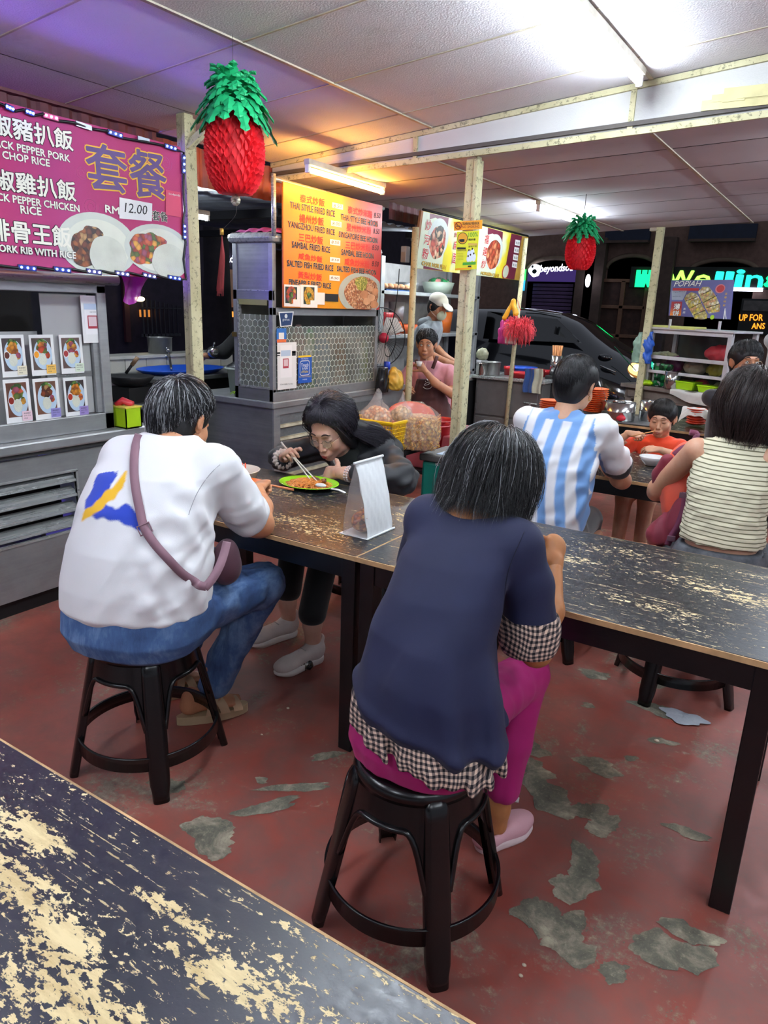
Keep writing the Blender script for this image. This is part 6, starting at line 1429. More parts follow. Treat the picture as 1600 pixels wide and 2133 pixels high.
S.ell((-.345,3.235,1.10),(.065,.06,.04),k=.006,sub=True);S.ell((-.53,3.17,1.0),(.05,.07,.085),k=.008,sub=True);S.ell((-.17,3.22,1.0),(.05,.07,.085),k=.008,sub=True);S.post=wrinkle(71,.0025,50,(1,.2,.1));body_mesh('sleeveless_top',[S.mesh(.006,1)],STR,pF)
Mf=basis((-.315,3.285,1.195),(.42,.87,-.10),(0,0,1));sF=1.0
S=Sdf();S.cap((-.345,3.21,1.04),(-.325,3.265,1.14),.046,.044,k=.02);S.rings([((-.325,3.08,.5),.13,.10,.1),((-.325,3.085,.66),.135,.10,.1),((-.33,3.12,.85),.13,.09,.1),((-.345,3.18,1.01),.12,.055,.1)],k=.02);S.ell((-.475,3.175,1.015),(.05,.05,.05),k=.03)
S.chain([((-.49,3.18,1.01),.046),((-.645,3.345,.79),.042),((-.655,3.37,.765),.038),((-.52,3.50,.80),.032),((-.42,3.58,.84),.023)],.02);S.chain([((-.22,3.20,1.01),.046),((-.13,3.36,.80),.040),((-.22,3.55,.80),.024)],.02)
S.chain([((-.60,3.18,.50),.070),((-.66,3.28,.47),.066),((-.70,3.36,.30),.052),((-.70,3.38,.06),.034)],.02)
hf=hand((-.42,3.58,.84),(.6,.7,.2),(0,0,1),side=-1,s=.92)
body_mesh('body',[S.mesh(.006,2),head_mesh(Mf,sF,w=.97),hf],SKIN_D,pF)
def fvol(S):
    S.ell((0,-.055,-.03),(.088,.060,.12),k=.03)
    for sx in (-1,1): S.ell((sx*.078,-.01,-.06),(.022,.055,.10),k=.02)
hair_cap(Mf,sF,pF,mat=M('hair_base_brown','#171011',.5,0,.2),back=-.15,side=-.05,front=.03,grow=.008,w=1.04,extra=fvol)
def f_ends(r_): a=(r_.rand()*2-1)*2.35;k=.105+.02*r_.rand();return (k*math.sin(a),-.01-k*math.cos(a)*.95,-.185-.03*r_.rand())
P_=scalp_strands(Mf,sF,2600,(0,.2,1),f_ends,15,lift=.014,rx=.088,ry=.106,rz=.101,m=14,curl=.004);strands('hair_strands',P_,.0006,HAIR_BR,pF,13)
S=Sdf();S.rings([((-.33,3.06,.455),.15,.12,.1),((-.33,3.06,.49),.185,.155,.1),((-.33,3.065,.56),.185,.150,.1),((-.328,3.08,.63),.168,.130,.1),((-.326,3.085,.655),.160,.122,.1)],k=.02)
S.cap((-.40,3.12,.54),(-.53,3.30,.54),.085,.07,k=.03);S.cap((-.25,3.12,.54),(-.22,3.45,.54),.085,.065,k=.03);S.cap((-.22,3.45,.54),(-.22,3.42,.1),.065,.05,k=.02);S.ell((-.33,3.09,.69),(.3,.3,.022),k=.003,sub=True)
jj=body_mesh('grey_jeans',[S.mesh(.006,1)],GJ,pF);bF=bvh_of(jj)
for (a,b,c_,d) in ((1452,1102,1449,1122),(1541,1126,1537,1156),(1586,1132,1588,1160)):
    p,q=on(bF,a,b,.003),on(bF,c_,d,.004)
    if p and q: ribbon([p,(p+q)/2,q],.010,.003,GJ,'belt_loop',pF)
for seq in (((1425,1092),(1440,1106),(1475,1120),(1520,1133),(1560,1140),(1596,1142)),((1425,1100),(1440,1116),(1475,1131),(1520,1144),(1560,1150),(1596,1152))):
    pts=[on(bF,*p,.0012) for p in seq];pts=[p for p in pts if p]
    if len(pts) > 2: MB().tube(smooth_path(pts,4),.0014,5).build('stitch_line',M('pale_stitch','#85878c',.8),pF)
# backpack on her lap
bp=thing('backpack','coral and burgundy backpack held against the side of the woman in stripes','backpack',(-.56,3.32,.5))
CORAL=cloth('coral_nylon','#d8553c',900,.6,.08,.1,.2,14);BURG=cloth('burgundy_nylon','#7c2236',900,.6,.1,.1,.25,16);PLUM=cloth('plum_webbing','#6b2c4a',1500,.7,.06,.1)
S=Sdf();S.ell((-.55,3.36,.86),(.085,.10,.155),k=.05);S.ell((-.545,3.33,.75),(.075,.085,.12),k=.05);S.ell((-.49,3.42,.93),(.06,.08,.08),k=.04);S.post=wrinkle(81,.003,40,(0,.3,1));body_mesh('coral_panel',[S.mesh(.007,1)],CORAL,bp)
S=Sdf();S.ell((-.535,3.28,.63),(.085,.075,.105),k=.04);S.ell((-.60,3.27,.60),(.055,.06,.06),k=.03);S.ell((-.50,3.27,.72),(.055,.06,.10),k=.04);S.post=wrinkle(82,.005,45,(0,.3,1));body_mesh('burgundy_pocket',[S.mesh(.007,1)],BURG,bp)
S=Sdf();S.chain([((-.615,3.30,.93),.03),((-.645,3.32,.86),.028),((-.645,3.32,.79),.024)],.02);body_mesh('mesh_shoulder_pad',[S.mesh(.006,1)],BURG,bp)
ribbon(smooth_path([at_y(1404,948,3.25),at_y(1420,935,3.26),at_y(1440,925,3.28),at_y(1452,905,3.32),at_y(1436,900,3.36)],4),.026,.004,PLUM,'grab_loop',bp)
ribbon(smooth_path([at_y(1428,1025,3.20),at_y(1424,1060,3.18),at_y(1412,1095,3.17),at_y(1398,1118,3.17),at_y(1390,1136,3.17)],4),.026,.004,PLUM,'adjusting_strap',bp)
for (a,b) in ((1424,1032),(1398,1122)): c=at_y(a,b,3.165);MB().obox(c,V(.016,.004,0),V(0,.004,0),V(0,0,.012),.002).build('strap_buckle',M('dull_buckle','#6a4b5a',.4),bp)
# ================================================================ apron woman, capped cook, man at right, others
pG=thing('person','older woman in pink shirt and brown apron seated behind the red baskets','person',(-3.10,5.62,0))
PNK=cloth('pink_patterned_shirt','#c98b96',400,.85,.18,.3);APR=cloth('brown_apron','#4e2a2b',700,.85,.1,.2,.3,9);Mg=basis((-3.155,5.60,1.215),(.35,-.92,-.08),(0,0,1));sG=1.0
S=Sdf();S.rings([((-3.10,5.65,.58),.17,.13,.25),((-3.10,5.64,.80),.175,.13,.25),((-3.11,5.63,.95),.18,.115,.25),((-3.12,5.625,1.04),.14,.08,.25),((-3.125,5.62,1.085),.07,.055,.25)],k=.02);S.cap((-3.27,5.585,1.005),(-2.96,5.665,1.005),.055,.055,k=.03);S.cap((-2.955,5.66,1.0),(-2.86,5.60,.90),.062,.070,k=.02);S.cap((-3.275,5.58,1.0),(-3.34,5.50,.87),.062,.066,k=.02);S.post=wrinkle(91,.003,40,(.2,0,1));body_mesh('pink_shirt',[S.mesh(.007,1)],PNK,pG)
S=Sdf();S.rings([((-3.08,5.58,.40),.24,.17,.2),((-3.08,5.58,.60),.22,.165,.2),((-3.09,5.60,.75),.165,.135,.2),((-3.095,5.605,.93),.125,.125,.2)],k=.02);S.ell((-3.02,5.42,.52),(.15,.14,.09),k=.04);S.ell((-3.26,5.38,.52),(.12,.14,.09),k=.04);S.post=wrinkle(92,.004,30,(.2,0,1));apr=body_mesh('brown_apron',[S.mesh(.007,1)],APR,pG);bG=bvh_of(apr)
ribbon(smooth_path([at_y(874,772,5.50),at_y(869,757,5.50),at_y(866,748,5.53)],3),.03,.004,APR,'apron_strap',pG);ribbon(smooth_path([at_y(901,768,5.52),at_y(907,752,5.52),at_y(911,741,5.56)],3),.03,.004,APR,'apron_strap',pG)
for sq in (((884,802),(888,798),(893,796),(897,797),(892,801),(885,803)),((882,806),(888,810),(896,809),(900,805)),((887,795),(889,790),(892,793),(894,788))):
    pts=[on(bG,*p,.004) for p in sq];pts=[p for p in pts if p]
    if len(pts) > 2: MB().tube(smooth_path(pts,3),.003,5).build('printed_cup_mark',WHT_TXT,pG)
S=Sdf();S.cap((-3.13,5.62,1.05),(-3.15,5.605,1.15),.046,.046,k=.02);S.rings([((-3.10,5.63,.5),.13,.10,.2),((-3.12,5.62,1.02),.10,.06,.2)],k=.02)
S.chain([((-2.88,5.61,.92),.042),((-2.83,5.52,.83),.040),((-2.95,5.42,.92),.034),((-3.03,5.37,1.02),.024)],.02);S.chain([((-3.33,5.51,.88),.042),((-3.36,5.42,.80),.038),((-3.24,5.35,.86),.026)],.02)
h1=hand((-3.03,5.37,1.02),(-.72,.15,.55),(.45,-.6,.55),side=-1,curls=(.5,.6,.8,.9),s=.95,vox=.004);h2=hand((-3.24,5.35,.86),(.8,-.1,.05),(.1,-.8,.5),side=1,curls=(.5,.6,.7,.8),s=.95,vox=.004)
body_mesh('body',[S.mesh(.007,2),head_mesh(Mg,sG,w=1.0,jaw=1.05,nose=1.15,cheek=1.0,vox=.0045),h1,h2],skin('skin_weathered','#c08c6c'),pG);face_bits(Mg,pG,sG,'open',M('brown_lips','#8a5a52',.5,0,.03),M('grey_brow','#4a3f3c',.8))
MB().tube([at_y(888,747,5.46),at_y(886,764,5.45),at_y(884,778,5.45)],.001,4).build('cream_thread',CREAM,pG)
hair_cap(Mg,sG,pG,back=-.04,side=.02,front=.07,grow=.005,w=1.0,vox=.006);P_=scalp_strands(Mg,sG,900,(0,-.2,1),hairline(-.04,.02,.090,.008,.010),16,lift=.012,rx=.084,ry=.102,rz=.098,m=9,curl=.010);strands('hair_strands',P_,.0010,HAIR_G,pG,14)
cp=thing('small_cup','small white cup in the raised hand of the apron woman','cup',tuple(at_y(873,758,5.34)));c=at_y(873,758,5.34);MB().lathe([(.0,-.02),(.018,-.02),(.028,.02),(.026,.02),(.016,-.016),(0,-.016)],c,14).build('cup_wall',WHITE_P,cp)
rs=thing('plastic_chair','red plastic chair edge behind the apron woman','chair',(-3.2,5.75,0));RP=M('red_plastic','#c02a22',.35,0,.08);MB().box((-3.38,5.80,.55),(-2.95,5.83,.92),.012).build('backrest',RP,rs);MB().box((-3.36,5.45,.42),(-2.92,5.82,.45),.012).build('seat',RP,rs)
for (x,y) in ((-3.34,5.48),(-2.95,5.48),(-3.34,5.80),(-2.95,5.80)): MB().box((x-.018,y-.018,0),(x+.018,y+.018,.44),.004).build('leg',RP,rs)

pH=thing('person','cook in grey T-shirt, white cap and face mask standing behind the apron woman','person',(-3.70,6.5,0))
GREY=cloth('heather_grey_tee','#8b949b',700,.85,.1,.3,.3,9);Mh_=basis((-3.545,6.48,1.53),(.90,-.22,-.34),(0,0,1));sH=1.0
S=Sdf();S.rings([((-3.78,6.52,.80),.16,.12,-1.2),((-3.78,6.52,1.0),.165,.12,-1.2),((-3.70,6.51,1.18),.20,.135,-.7),((-3.64,6.50,1.32),.19,.12,-.7),((-3.60,6.49,1.40),.11,.08,-.7)],k=.02);S.cap((-3.70,6.66,1.31),(-3.62,6.35,1.31),.055,.055,k=.03);S.cap((-3.61,6.34,1.30),(-3.56,6.26,1.18),.062,.070,k=.02)
S.post=wrinkle(95,.005,34,(.4,.2,1));body_mesh('grey_t_shirt',[S.mesh(.008,1)],GREY,pH);S=Sdf();S.cap((-3.70,6.47,1.37),(-3.62,6.45,1.40),.055,.045,k=.04);body_mesh('hood_fold',[S.mesh(.007,1)],GREY,pH)
S=Sdf();S.cap((-3.65,6.49,1.34),(-3.56,6.48,1.47),.05,.05,k=.02);S.rings([((-3.78,6.52,.5),.13,.10,-1.2),((-3.70,6.50,1.3),.10,.07,-1.2)],k=.02);S.chain([((-3.56,6.26,1.18),.045),((-3.50,6.20,1.11),.042),((-3.30,6.25,1.03),.034),((-3.18,6.30,1.0),.027)],.02);S.chain([((-3.66,6.58,1.2),.04),((-3.5,6.6,1.05),.04),((-3.3,6.5,1.0),.03)],.02)
S.chain([((-3.80,6.45,.8),.08),((-3.80,6.45,.05),.05)],.02);S.chain([((-3.80,6.62,.8),.08),((-3.80,6.62,.05),.05)],.02)
h1=hand((-3.18,6.30,1.0),(.85,.2,-.2),(.1,-.2,1),side=1,s=1.0,vox=.0045);body_mesh('body',[S.mesh(.008,2),head_mesh(Mh_,sH,vox=.005),h1],skin('skin_mid','#b98362'),pH)
S=Sdf();S.rings([((-3.80,6.53,.10),.13,.12,-1.2),((-3.79,6.53,.5),.15,.12,-1.2),((-3.78,6.52,.82),.155,.12,-1.2)],k=.02);body_mesh('dark_trousers',[S.mesh(.01,1)],BLKT,pH)
hair_cap(Mh_,sH,pH,back=-.06,side=-.01,front=.05,grow=.003,vox=.006)
S=Sdf();S.ell((0,-.012,.062),(.088,.106,.080),k=.02);S.ell((0,-.012,-.005),(.15,.16,.045),k=.004,sub=True);S.ell((0,.125,.052),(.062,.062,.010),rot=((1,0,0),(0,.93,.36),(0,-.36,.93)),k=.012);cpz=thing('cap','off-white baseball cap on the head of the masked cook','cap',tuple(Mh_ @ V(0,0,.1)));body_mesh('cap_crown',[xform(S.mesh(.005,1),Mh_)],M('off_white_cap','#d3cfc4',.8,0,.06),cpz)
S=Sdf();S.ell((0,.078,-.050),(.058,.040,.052),k=.02);S.ell((0,.02,-.05),(.2,.045,.2),k=.003,sub=True);mk=thing('face_mask','pale green surgical mask on the face of the cook in grey','mask',tuple(Mh_ @ V(0,.1,-.05)));body_mesh('mask_cloth',[xform(S.mesh(.005,1),Mh_)],M('pale_mask','#c3cfb4',.8,0,.04),mk)
MB().tube([Mh_ @ V(.052,.06,-.03),Mh_ @ V(.075,.02,-.01),Mh_ @ V(.085,-.01,.0)],.0016,5).build('ear_loop',WHITE_P,mk);MB().tube([Mh_ @ V(.052,.06,-.07),Mh_ @ V(.075,.02,-.05),Mh_ @ V(.085,-.01,-.03)],.0016,5).build('ear_loop',WHITE_P,mk)

pI=thing('person','man with short black hair and glasses looking right beside the spring roll stall','person',(-.60,5.3,0))
Mi=basis((-.585,5.20,1.265),(.50,-.86,.0),(0,0,1));sI=1.03
S=Sdf();S.rings([((-.60,5.30,.5),.16,.12,.5),((-.60,5.30,.85),.18,.12,.5),((-.60,5.28,1.02),.17,.10,.5),((-.60,5.26,1.10),.09,.06,.5)],k=.02);S.cap((-.76,5.20,1.03),(-.44,5.35,1.03),.055,.055,k=.03);body_mesh('dark_shirt',[S.mesh(.009,1)],cloth('dark_print_shirt','#2b2c33',200,.8,.4),pI)
S=Sdf();S.cap((-.60,5.26,1.06),(-.59,5.22,1.20),.052,.052,k=.02);S.rings([((-.60,5.3,.5),.10,.08,0),((-.60,5.28,1.0),.10,.07,0)],k=.02)
for x in (-.70,-.52): S.chain([((x,5.2,.5),.07),((x,5.0,.48),.06),((x,4.98,.05),.04)],.02)
body_mesh('body',[S.mesh(.008,2),head_mesh(Mi,sI,jaw=1.05,vox=.0045)],skin('skin_mid_2','#b07c5c'),pI);face_bits(Mi,pI,sI,'open')
hair_cap(Mi,sI,pI,back=-.045,side=.012,front=.05,grow=.008,vox=.006);P_=scalp_strands(Mi,sI,900,(0,-.2,1),hairline(-.045,.01,.065),18,lift=.012,rx=.087,ry=.105,rz=.101,m=8);strands('hair_strands',P_,.0009,HAIR_K,pI,15)
g=thing('glasses','thin-framed glasses on the man beside the spring roll stall','glasses',tuple(Mi @ V(0,.11,0)))
for sx in (-1,1): MB().tube([Mi @ V(sx*.033+.023*math.cos(a),.108,.004+.018*math.sin(a)) for a in [2*PI*k/18 for k in range(18)]],.0012,5,closed=True).build('rim',GOLD,g)
MB().tube([Mi @ V(-.010,.108,.006),Mi @ V(.010,.108,.006)],.0012,5).build('bridge',GOLD,g)
# standing customer in grey behind him
pJ=thing('person','standing customer in pale grey T-shirt at the right edge, arm bent, head turned down','person',(-.75,6.9,0))
S=Sdf();S.rings([((-.80,6.95,.82),.16,.12,0),((-.80,6.95,1.1),.17,.12,0),((-.79,6.94,1.34),.18,.11,0),((-.78,6.93,1.46),.09,.07,0)],k=.02);S.cap((-.95,6.9,1.37),(-.62,6.95,1.37),.06,.06,k=.03);S.cap((-.61,6.93,1.36),(-.52,6.85,1.25),.068,.076,k=.02);body_mesh('grey_t_shirt',[S.mesh(.01,1)],cloth('pale_grey_tee','#a3a4a2',500,.85),pJ)
Mj=basis((-.70,6.82,1.56),(.3,-.8,-.45),(0,0,1));S=Sdf();S.cap((-.77,6.92,1.42),(-.72,6.85,1.50),.05,.05,k=.02);S.chain([((-.53,6.86,1.26),.045),((-.47,6.80,1.20),.04),((-.33,6.76,1.24),.03)],.02);S.rings([((-.80,6.95,.8),.12,.10,0),((-.79,6.94,1.3),.10,.07,0)],k=.02);S.chain([((-.87,6.95,.82),.08),((-.88,6.95,.05),.05)],.02);S.chain([((-.72,6.95,.82),.08),((-.71,6.95,.05),.05)],.02)
body_mesh('body',[S.mesh(.009,2),head_mesh(Mj,1.0,vox=.006),hand((-.33,6.76,1.24),(.7,.2,.5),(0,-.6,.7),side=-1,vox=.005)],MATS.get('x') or skin('skin_mid_3','#b48263'),pJ);S=Sdf();S.rings([((-.80,6.95,.08),.15,.11,0),((-.80,6.95,.84),.155,.12,0)],k=.02);body_mesh('dark_trousers',[S.mesh(.012,1)],BLKT,pJ)
hair_cap(Mj,1.0,pJ,vox=.007)
# cook glimpsed behind the corner stall
pK=thing('person','cook in dark clothes half hidden behind the corner stall, stirring with a ladle','person',(-3.95,4.25,0))
Mk=basis((-3.90,4.22,1.47),(-.75,-.55,-.35),(0,0,1));S=Sdf();S.rings([((-3.95,4.30,.6),.15,.12,.8),((-3.95,4.30,1.1),.16,.12,.8),((-3.94,4.28,1.28),.15,.10,.8),((-3.93,4.27,1.36),.07,.06,.8)],k=.02);S.chain([((-3.98,4.20,1.27),.06),((-4.05,4.08,1.14),.055),((-4.12,4.0,1.12),.04)],.02);body_mesh('dark_shirt',[S.mesh(.009,1)],BLKT,pK)
S=Sdf();S.cap((-3.93,4.27,1.32),(-3.91,4.24,1.42),.05,.05,k=.02);S.rings([((-3.95,4.30,.1),.10,.10,.8),((-3.94,4.28,1.2),.10,.07,.8)],k=.02);S.chain([((-4.05,4.08,1.14),.04),((-4.13,3.98,1.11),.03)],.02);body_mesh('body',[S.mesh(.009,2),head_mesh(Mk,1.0,vox=.006),hand((-4.13,3.98,1.11),(-.7,-.3,-.1),(0,0,1),side=1,vox=.005)],MATS.get('x') or skin('skin_mid_4','#b07c5c'),pK)
hair_cap(Mk,1.0,pK,vox=.007)

pJ.location.x += .34;pK.location += V(-.12,.10,0)
# ================================================================ on the first table
def plate(name,lab,c,r,mat,n=40,rim=.10,h=.018,cat='plate',sx=1,sy=1):
    t=thing(name,lab,cat,c);MB().lathe([(0,.002),(r*.6,.002),(r*.68,.004),(r*.95,h),(r,h+.001),(r*.99,h+.004),(r*.94,h+.003),(r*.66,.008),(0,.006)],c,n,sx,sy).build('dish',mat,t);return t
LIMEP=M('lime_melamine','#8fd321',.25,0,.05,coat=.3)
cpl=V(-1.955,2.465,.75);t=plate('plate','lime green oval plate of orange fried noodles in front of the woman in black',cpl,.125,LIMEP,sx=1.15,sy=.95)
def heap(c,rx,ry,h,seed,n=26,bumps=.22):
    r_=random.Random(seed);ph=[(r_.random()*6,r_.random()*6,r_.randint(3,9),r_.random()) for _ in range(8)]
    def fn(u,v):
        a=2*PI*u;q=v;k=1+.10*math.sin(3*a+ph[0][0])+.06*math.sin(5*a+ph[1][0]);z=h*(1-q**2.2)*(1+sum(bumps*.35*p[3]*math.sin(p[2]*a+p[0]+6*q) for p in ph));return (c[0]+rx*q*k*math.cos(a),c[1]+ry*q*k*math.sin(a),c[2]+max(0,z))
    return MB().grid(fn,n*2,12,closed_u=True,flip=False)
def noodles(parent,c,rx,ry,h,mat,n=160,seed=1,r=.0013,name='noodle_strands'):
    r_=random.Random(seed);m=MB()
    for i in range(n):
        a=r_.random()*2*PI;q=math.sqrt(r_.random())*.9;x=c[0]+rx*q*math.cos(a);y=c[1]+ry*q*math.sin(a);z=c[2]+h*(1-q**2)+.001;d=r_.random()*2*PI;pts=[]
        for k in range(6): d += (r_.random()-.5)*1.3;x += .009*math.cos(d);y += .009*math.sin(d);e=min(1,math.hypot((x-c[0])/rx,(y-c[1])/ry));pts.append((x,y,c[2]+h*(1-e**2)+.0015+.0025*r_.random()))
        m.tube(pts,r,4,cap=False)
    o=m.build(name,mat,parent);o['kind']='stuff';return o
NSTR=M('orange_noodle','#d07f35',.3,0,.3,coat=.3);NSTR2=M('pale_noodle','#dba763',.3,0,.3)
f=thing('fried_noodles','orange fried noodles heaped on the lime green plate','food',cpl+V(0,0,.01));heap(cpl+V(0,0,.008),.105,.088,.022,3).build('noodle_heap',NOODLE,f);noodles(f,cpl+V(0,0,.010),.100,.082,.022,NSTR,260,5)
for k,(dx,dy,s_) in enumerate(((.02,.03,.016),(.05,.045,.013),(.07,.02,.012),(-.01,.05,.012))): MB().ball(cpl+V(dx,dy,.032),(s_,s_*.7,s_*.5),10,7).build('meat_piece',MEAT_D,f)
SPOON=M('white_melamine','#dfdcd8',.3);t=thing('soup_spoon','white plastic soup spoon resting on the lime plate rim','spoon',(-1.82,2.44,.77))
a=at_z(690,1018,.785);b=at_z(720,1027,.772);bw=at_z(672,1012,.795);m=MB();m.tube(smooth_path([a,(a+b)/2+V(0,0,.004),b],4),[.009]*8+[.007],8,flat=(V(0,0,1),.35));m.build('handle',SPOON,t)
d=(bw-a).normalized();MB().ball(bw+d*.008,(.026,.020,.008),16,8).build('bowl',SPOON,t)
WOODST=M('pale_chopstick','#d8cfc4',.45,0,.05);cs=thing('chopsticks','pair of white chopsticks held over the lime plate','chopsticks',(-2.1,2.55,.8))
for (p,q) in ((at_y(586,921,2.63),at_y(655,1010,2.45)),(at_y(588,925,2.62),at_y(661,1003,2.47))): MB().tube([p,q],[.0042,.0026],8).build('chopstick',WOODST,cs)
# person in white: bowl, chopsticks, orange bowl
BOWLM=M('cream_bowl','#d5c6b6',.3,0,.04,coat=.3);t=thing('bowl','large cream bowl with reddish outside beside the person in white T-shirt','bowl',(-2.235,2.27,.75));cb=V(-2.225,2.285,.75)
MB().lathe([(0,.004),(.04,.004),(.045,0),(.05,.004),(.085,.03),(.105,.066),(.108,.070),(.103,.070),(.082,.036),(.045,.012),(0,.010)],cb,44).build('bowl_wall',BOWLM,t)
REDC=M('red_orange_chopstick','#e0472c',.35);t=thing('chopsticks','pair of upright red-orange chopsticks standing in the cream bowl','chopsticks',cb+V(0,0,.02))
for (px,px2) in ((505,507),(511,512)): MB().tube([at_y(px,965,2.33),at_y(px2,1000,2.27)+V(0,0,-.02)],.0035,8).build('chopstick',REDC,t)
ORC=M('orange_chopstick','#e0895a',.4);t=thing('chopsticks','orange chopsticks in the right hand of the person in white T-shirt','chopsticks',(-1.9,2.1,.85))
for dz in (0,.008): MB().tube([at_y(481,996,2.02)+V(0,0,dz*.5),at_y(612,1019+dz*300,2.20)+V(0,0,0)],[.0035,.0028],8).build('chopstick',ORC,t)
ORB=M('orange_bowl','#dd6a2a',.3,0,.05,coat=.3);co_=at_z(512,1040,.75);co_=V(co_.x-.06,co_.y+.04,.75);t=thing('bowl','orange bowl of dark noodles half hidden behind the white sleeve','bowl',co_)
MB().lathe([(0,.004),(.05,.004),(.085,.028),(.105,.05),(.102,.052),(.08,.032),(0,.012)],co_,40).build('bowl_wall',ORB,t);heap(co_+V(0,0,.014),.08,.08,.03,6).build('noodle_filling',food('dark_noodles',['#7a3d1c','#a5622c','#3f2417','#c08a4a','#55602a'],80,.35),t)
# white paper bag with window and food inside
bg=thing('paper_bag','upright white paper takeaway bag with a clear front showing orange food','bag',(-1.40,2.06,.75))
PAPB=M('white_kraft_paper','#e2e5e6',.7,0,.04,.5,18)
A0=at_z(768,1122,.751);A1=at_z(815,1100,.751);dY=(A1-A0).normalized();dY=V(0,1,0)
yb0=2.005;xr=-1.328;xl=-1.435;hB=.262
def side(x,y0,y1,zt,bulge,mat,name,top_x):
    def fn(u,v):
        y=y0+(y1-y0)*u;z=.752+(zt)*v;xx=x+(top_x-x)*v**1.1+bulge*math.sin(PI*v)*(1-.6*abs(2*u-1)) ;return (xx+.0025*math.sin(31*u+17*v),y,z)
    return MB().grid(fn,14,22)
m=side(xr,yb0,yb0+.165,hB,.012,PAPB,'x',-1.386);n0=len(m.v);m.add([(x-.0012,y,z) for x,y,z in m.v],[f[::-1] for f in m.f],True);m.build('paper_side',PAPB,bg)
CLR=NT('clear_bag_film');CLR.set(srgb('#cfc6c2'),.15);CLR.set(Alpha=.30);CLR.b.inputs['Specular IOR Level'].default_value=.7;v=CLR.coord('Object',(12,12,3));CLR.bump(CLR.noise(v,1.2,2,.5,1),.25,.01);CLR=CLR.m
m=side(xl,yb0,yb0+.165,hB,-.012,CLR,'x',-1.388);m.build('clear_side',CLR,bg)
def fn(u,v): z=.752+hB*v;xa=xl+(-1.388-xl)*v**1.1-.012*math.sin(PI*v)*.4;xb=xr+(-1.384-xr)*v**1.1+.012*math.sin(PI*v)*.4;return (xa+(xb-xa)*u,yb0-.010*math.sin(PI*u)*(1-v)+.030*math.sin(PI*u)*math.sin(PI*v)**2*0,z)
MB().grid(fn,10,18).build('clear_gusset',CLR,bg);MB().grid(lambda u,v: (fn(u,v)[0],yb0+.165,fn(u,v)[2]),10,18).build('paper_gusset',PAPB,bg)
MB().box((xl-.012,yb0-.006,.7505),(xr+.006,yb0+.175,.7535),.001).build('bag_base',PAPB,bg)
MB().tube([(-1.386,yb0-.008,.752+hB+.002),(-1.386,yb0+.173,.752+hB+.002)],.0055,8).build('rolled_top',PAPB,bg)
MB().tube([(xr+.004,yb0-.004,.753),(xr+.004,yb0+.173,.753)],.004,6).build('bottom_crease',PAPB,bg)
fd_=thing('bagged_food','orange fried food packed inside the clear-fronted paper bag','food',(-1.38,2.03,.755));S=Sdf();S.ell((-1.381,2.08,.795),(.046,.074,.042),k=.01)
for k in range(16):
    r__=random.Random(k);S.ell((-1.381+(r__.random()-.5)*.065,2.08+(r__.random()-.5)*.125,.79+r__.random()*.045),(.014+.008*r__.random(),.016,.012),k=.006)
S.ell((-1.381,2.08,.72),(.2,.2,.034),k=.002,sub=True);body_mesh('food_lump',[S.mesh(.004,1)],food('orange_fried_bits',['#d0682a','#e08c36','#a84e1c','#dd7f30','#7a3a1c','#eaa850'],70,.25),fd_)
# ---------------- table 3: boy's bowl and cup
t=thing('bowl','small white bowl on the table in front of the boy','bowl',(-.83,4.03,.75));cb=V(-.835,4.05,.75);MB().lathe([(0,.003),(.026,.003),(.028,0),(.032,.004),(.055,.028),(.068,.050),(.066,.052),(.050,.030),(0,.010)],cb,32).build('bowl_wall',M('white_porcelain','#dfe0e0',.2,coat=.4),t)
t=thing('plastic_cup','clear plastic cup with pale straw beside the boy','cup',(-1.20,4.30,.75));cc=V(-1.195,4.33,.75);MB().lathe([(.028,0),(.040,.10),(.042,.103),(.039,.10),(.026,.003)],cc,24).build('cup_wall',CLR,t);MB().lathe([(0,.003),(.026,.003),(.034,.06),(0,.06)],cc,20).build('drink',M('brown_tea','#5a3b2a',.2),t);MB().tube([cc+V(0,0,.01),at_y(1281,876,4.36)],.004,8).build('straw',M('pink_straw','#d9a29c',.4),t)
c=at_y(1284,890,5.42);t=thing('food_packet','small crumpled red plastic packet behind the clear cup','packet',(c.x,5.50,.76));MB().ball((c.x,5.50,.787),(.04,.03,.025),12,8).build('packet_film',M('red_film','#c8293a',.25,0,.2,.5,50),t)

# ================================================================ behind table 3: dark table with plates and steamers
STK=M('orange_melamine','#d9632a',.45,0,.08)
def plate_stack(px,py0,py1,wpx,y,n,lab,grp,sq=True,mat=STK,tilt=0):
    b=at_y(px,py0,y);tp=at_y(px,py1,y);half=(at_y(px+wpx/2,py0,y)-at_y(px-wpx/2,py0,y)).length/2;zs=max(b.z,.752);dz=(tp.z-zs)/n
    t0=None
    for k in range(n):
        c=V(b.x+tilt*k*.002,y,zs+dz*k)
        if t0 is None:
            t0=thing('plate','lowest '+lab,'plate',c,grp);m=MB().lathe([(0,0),(half*.7,0),(half*.98,dz*.7),(half,dz*.8),(half*.97,dz*.95),(half*.66,dz*.25),(0,dz*.25)],(0,0,0),24);loc_part('dish',m.data('dish'),mat,t0);t0.matrix_basis=Matrix.Translation(c)
        else: cp=copy_tree(t0);cp['label']=('topmost ' if k == n-1 else 'one ')+lab;cp.location=c+V(.004*math.sin(k*1.7),0,0);cp.matrix_basis=Matrix.Translation(c+V(.004*math.sin(k*1.7),0,0))
plate_stack(1238,858,808,50,5.62,12,'orange plastic plate in the tall stack right of the striped-shirt man','tall stack of orange plates')
plate_stack(1145,858,832,44,5.62,6,'orange plastic plate in the low stack left of the striped-shirt man','low stack of orange plates')
plate_stack(1448,884,850,42,5.80,7,'red-orange plate in the stack under the white cloth by the boy','stack of red-orange plates',mat=M('red_orange_melamine','#dc4a25',.4))
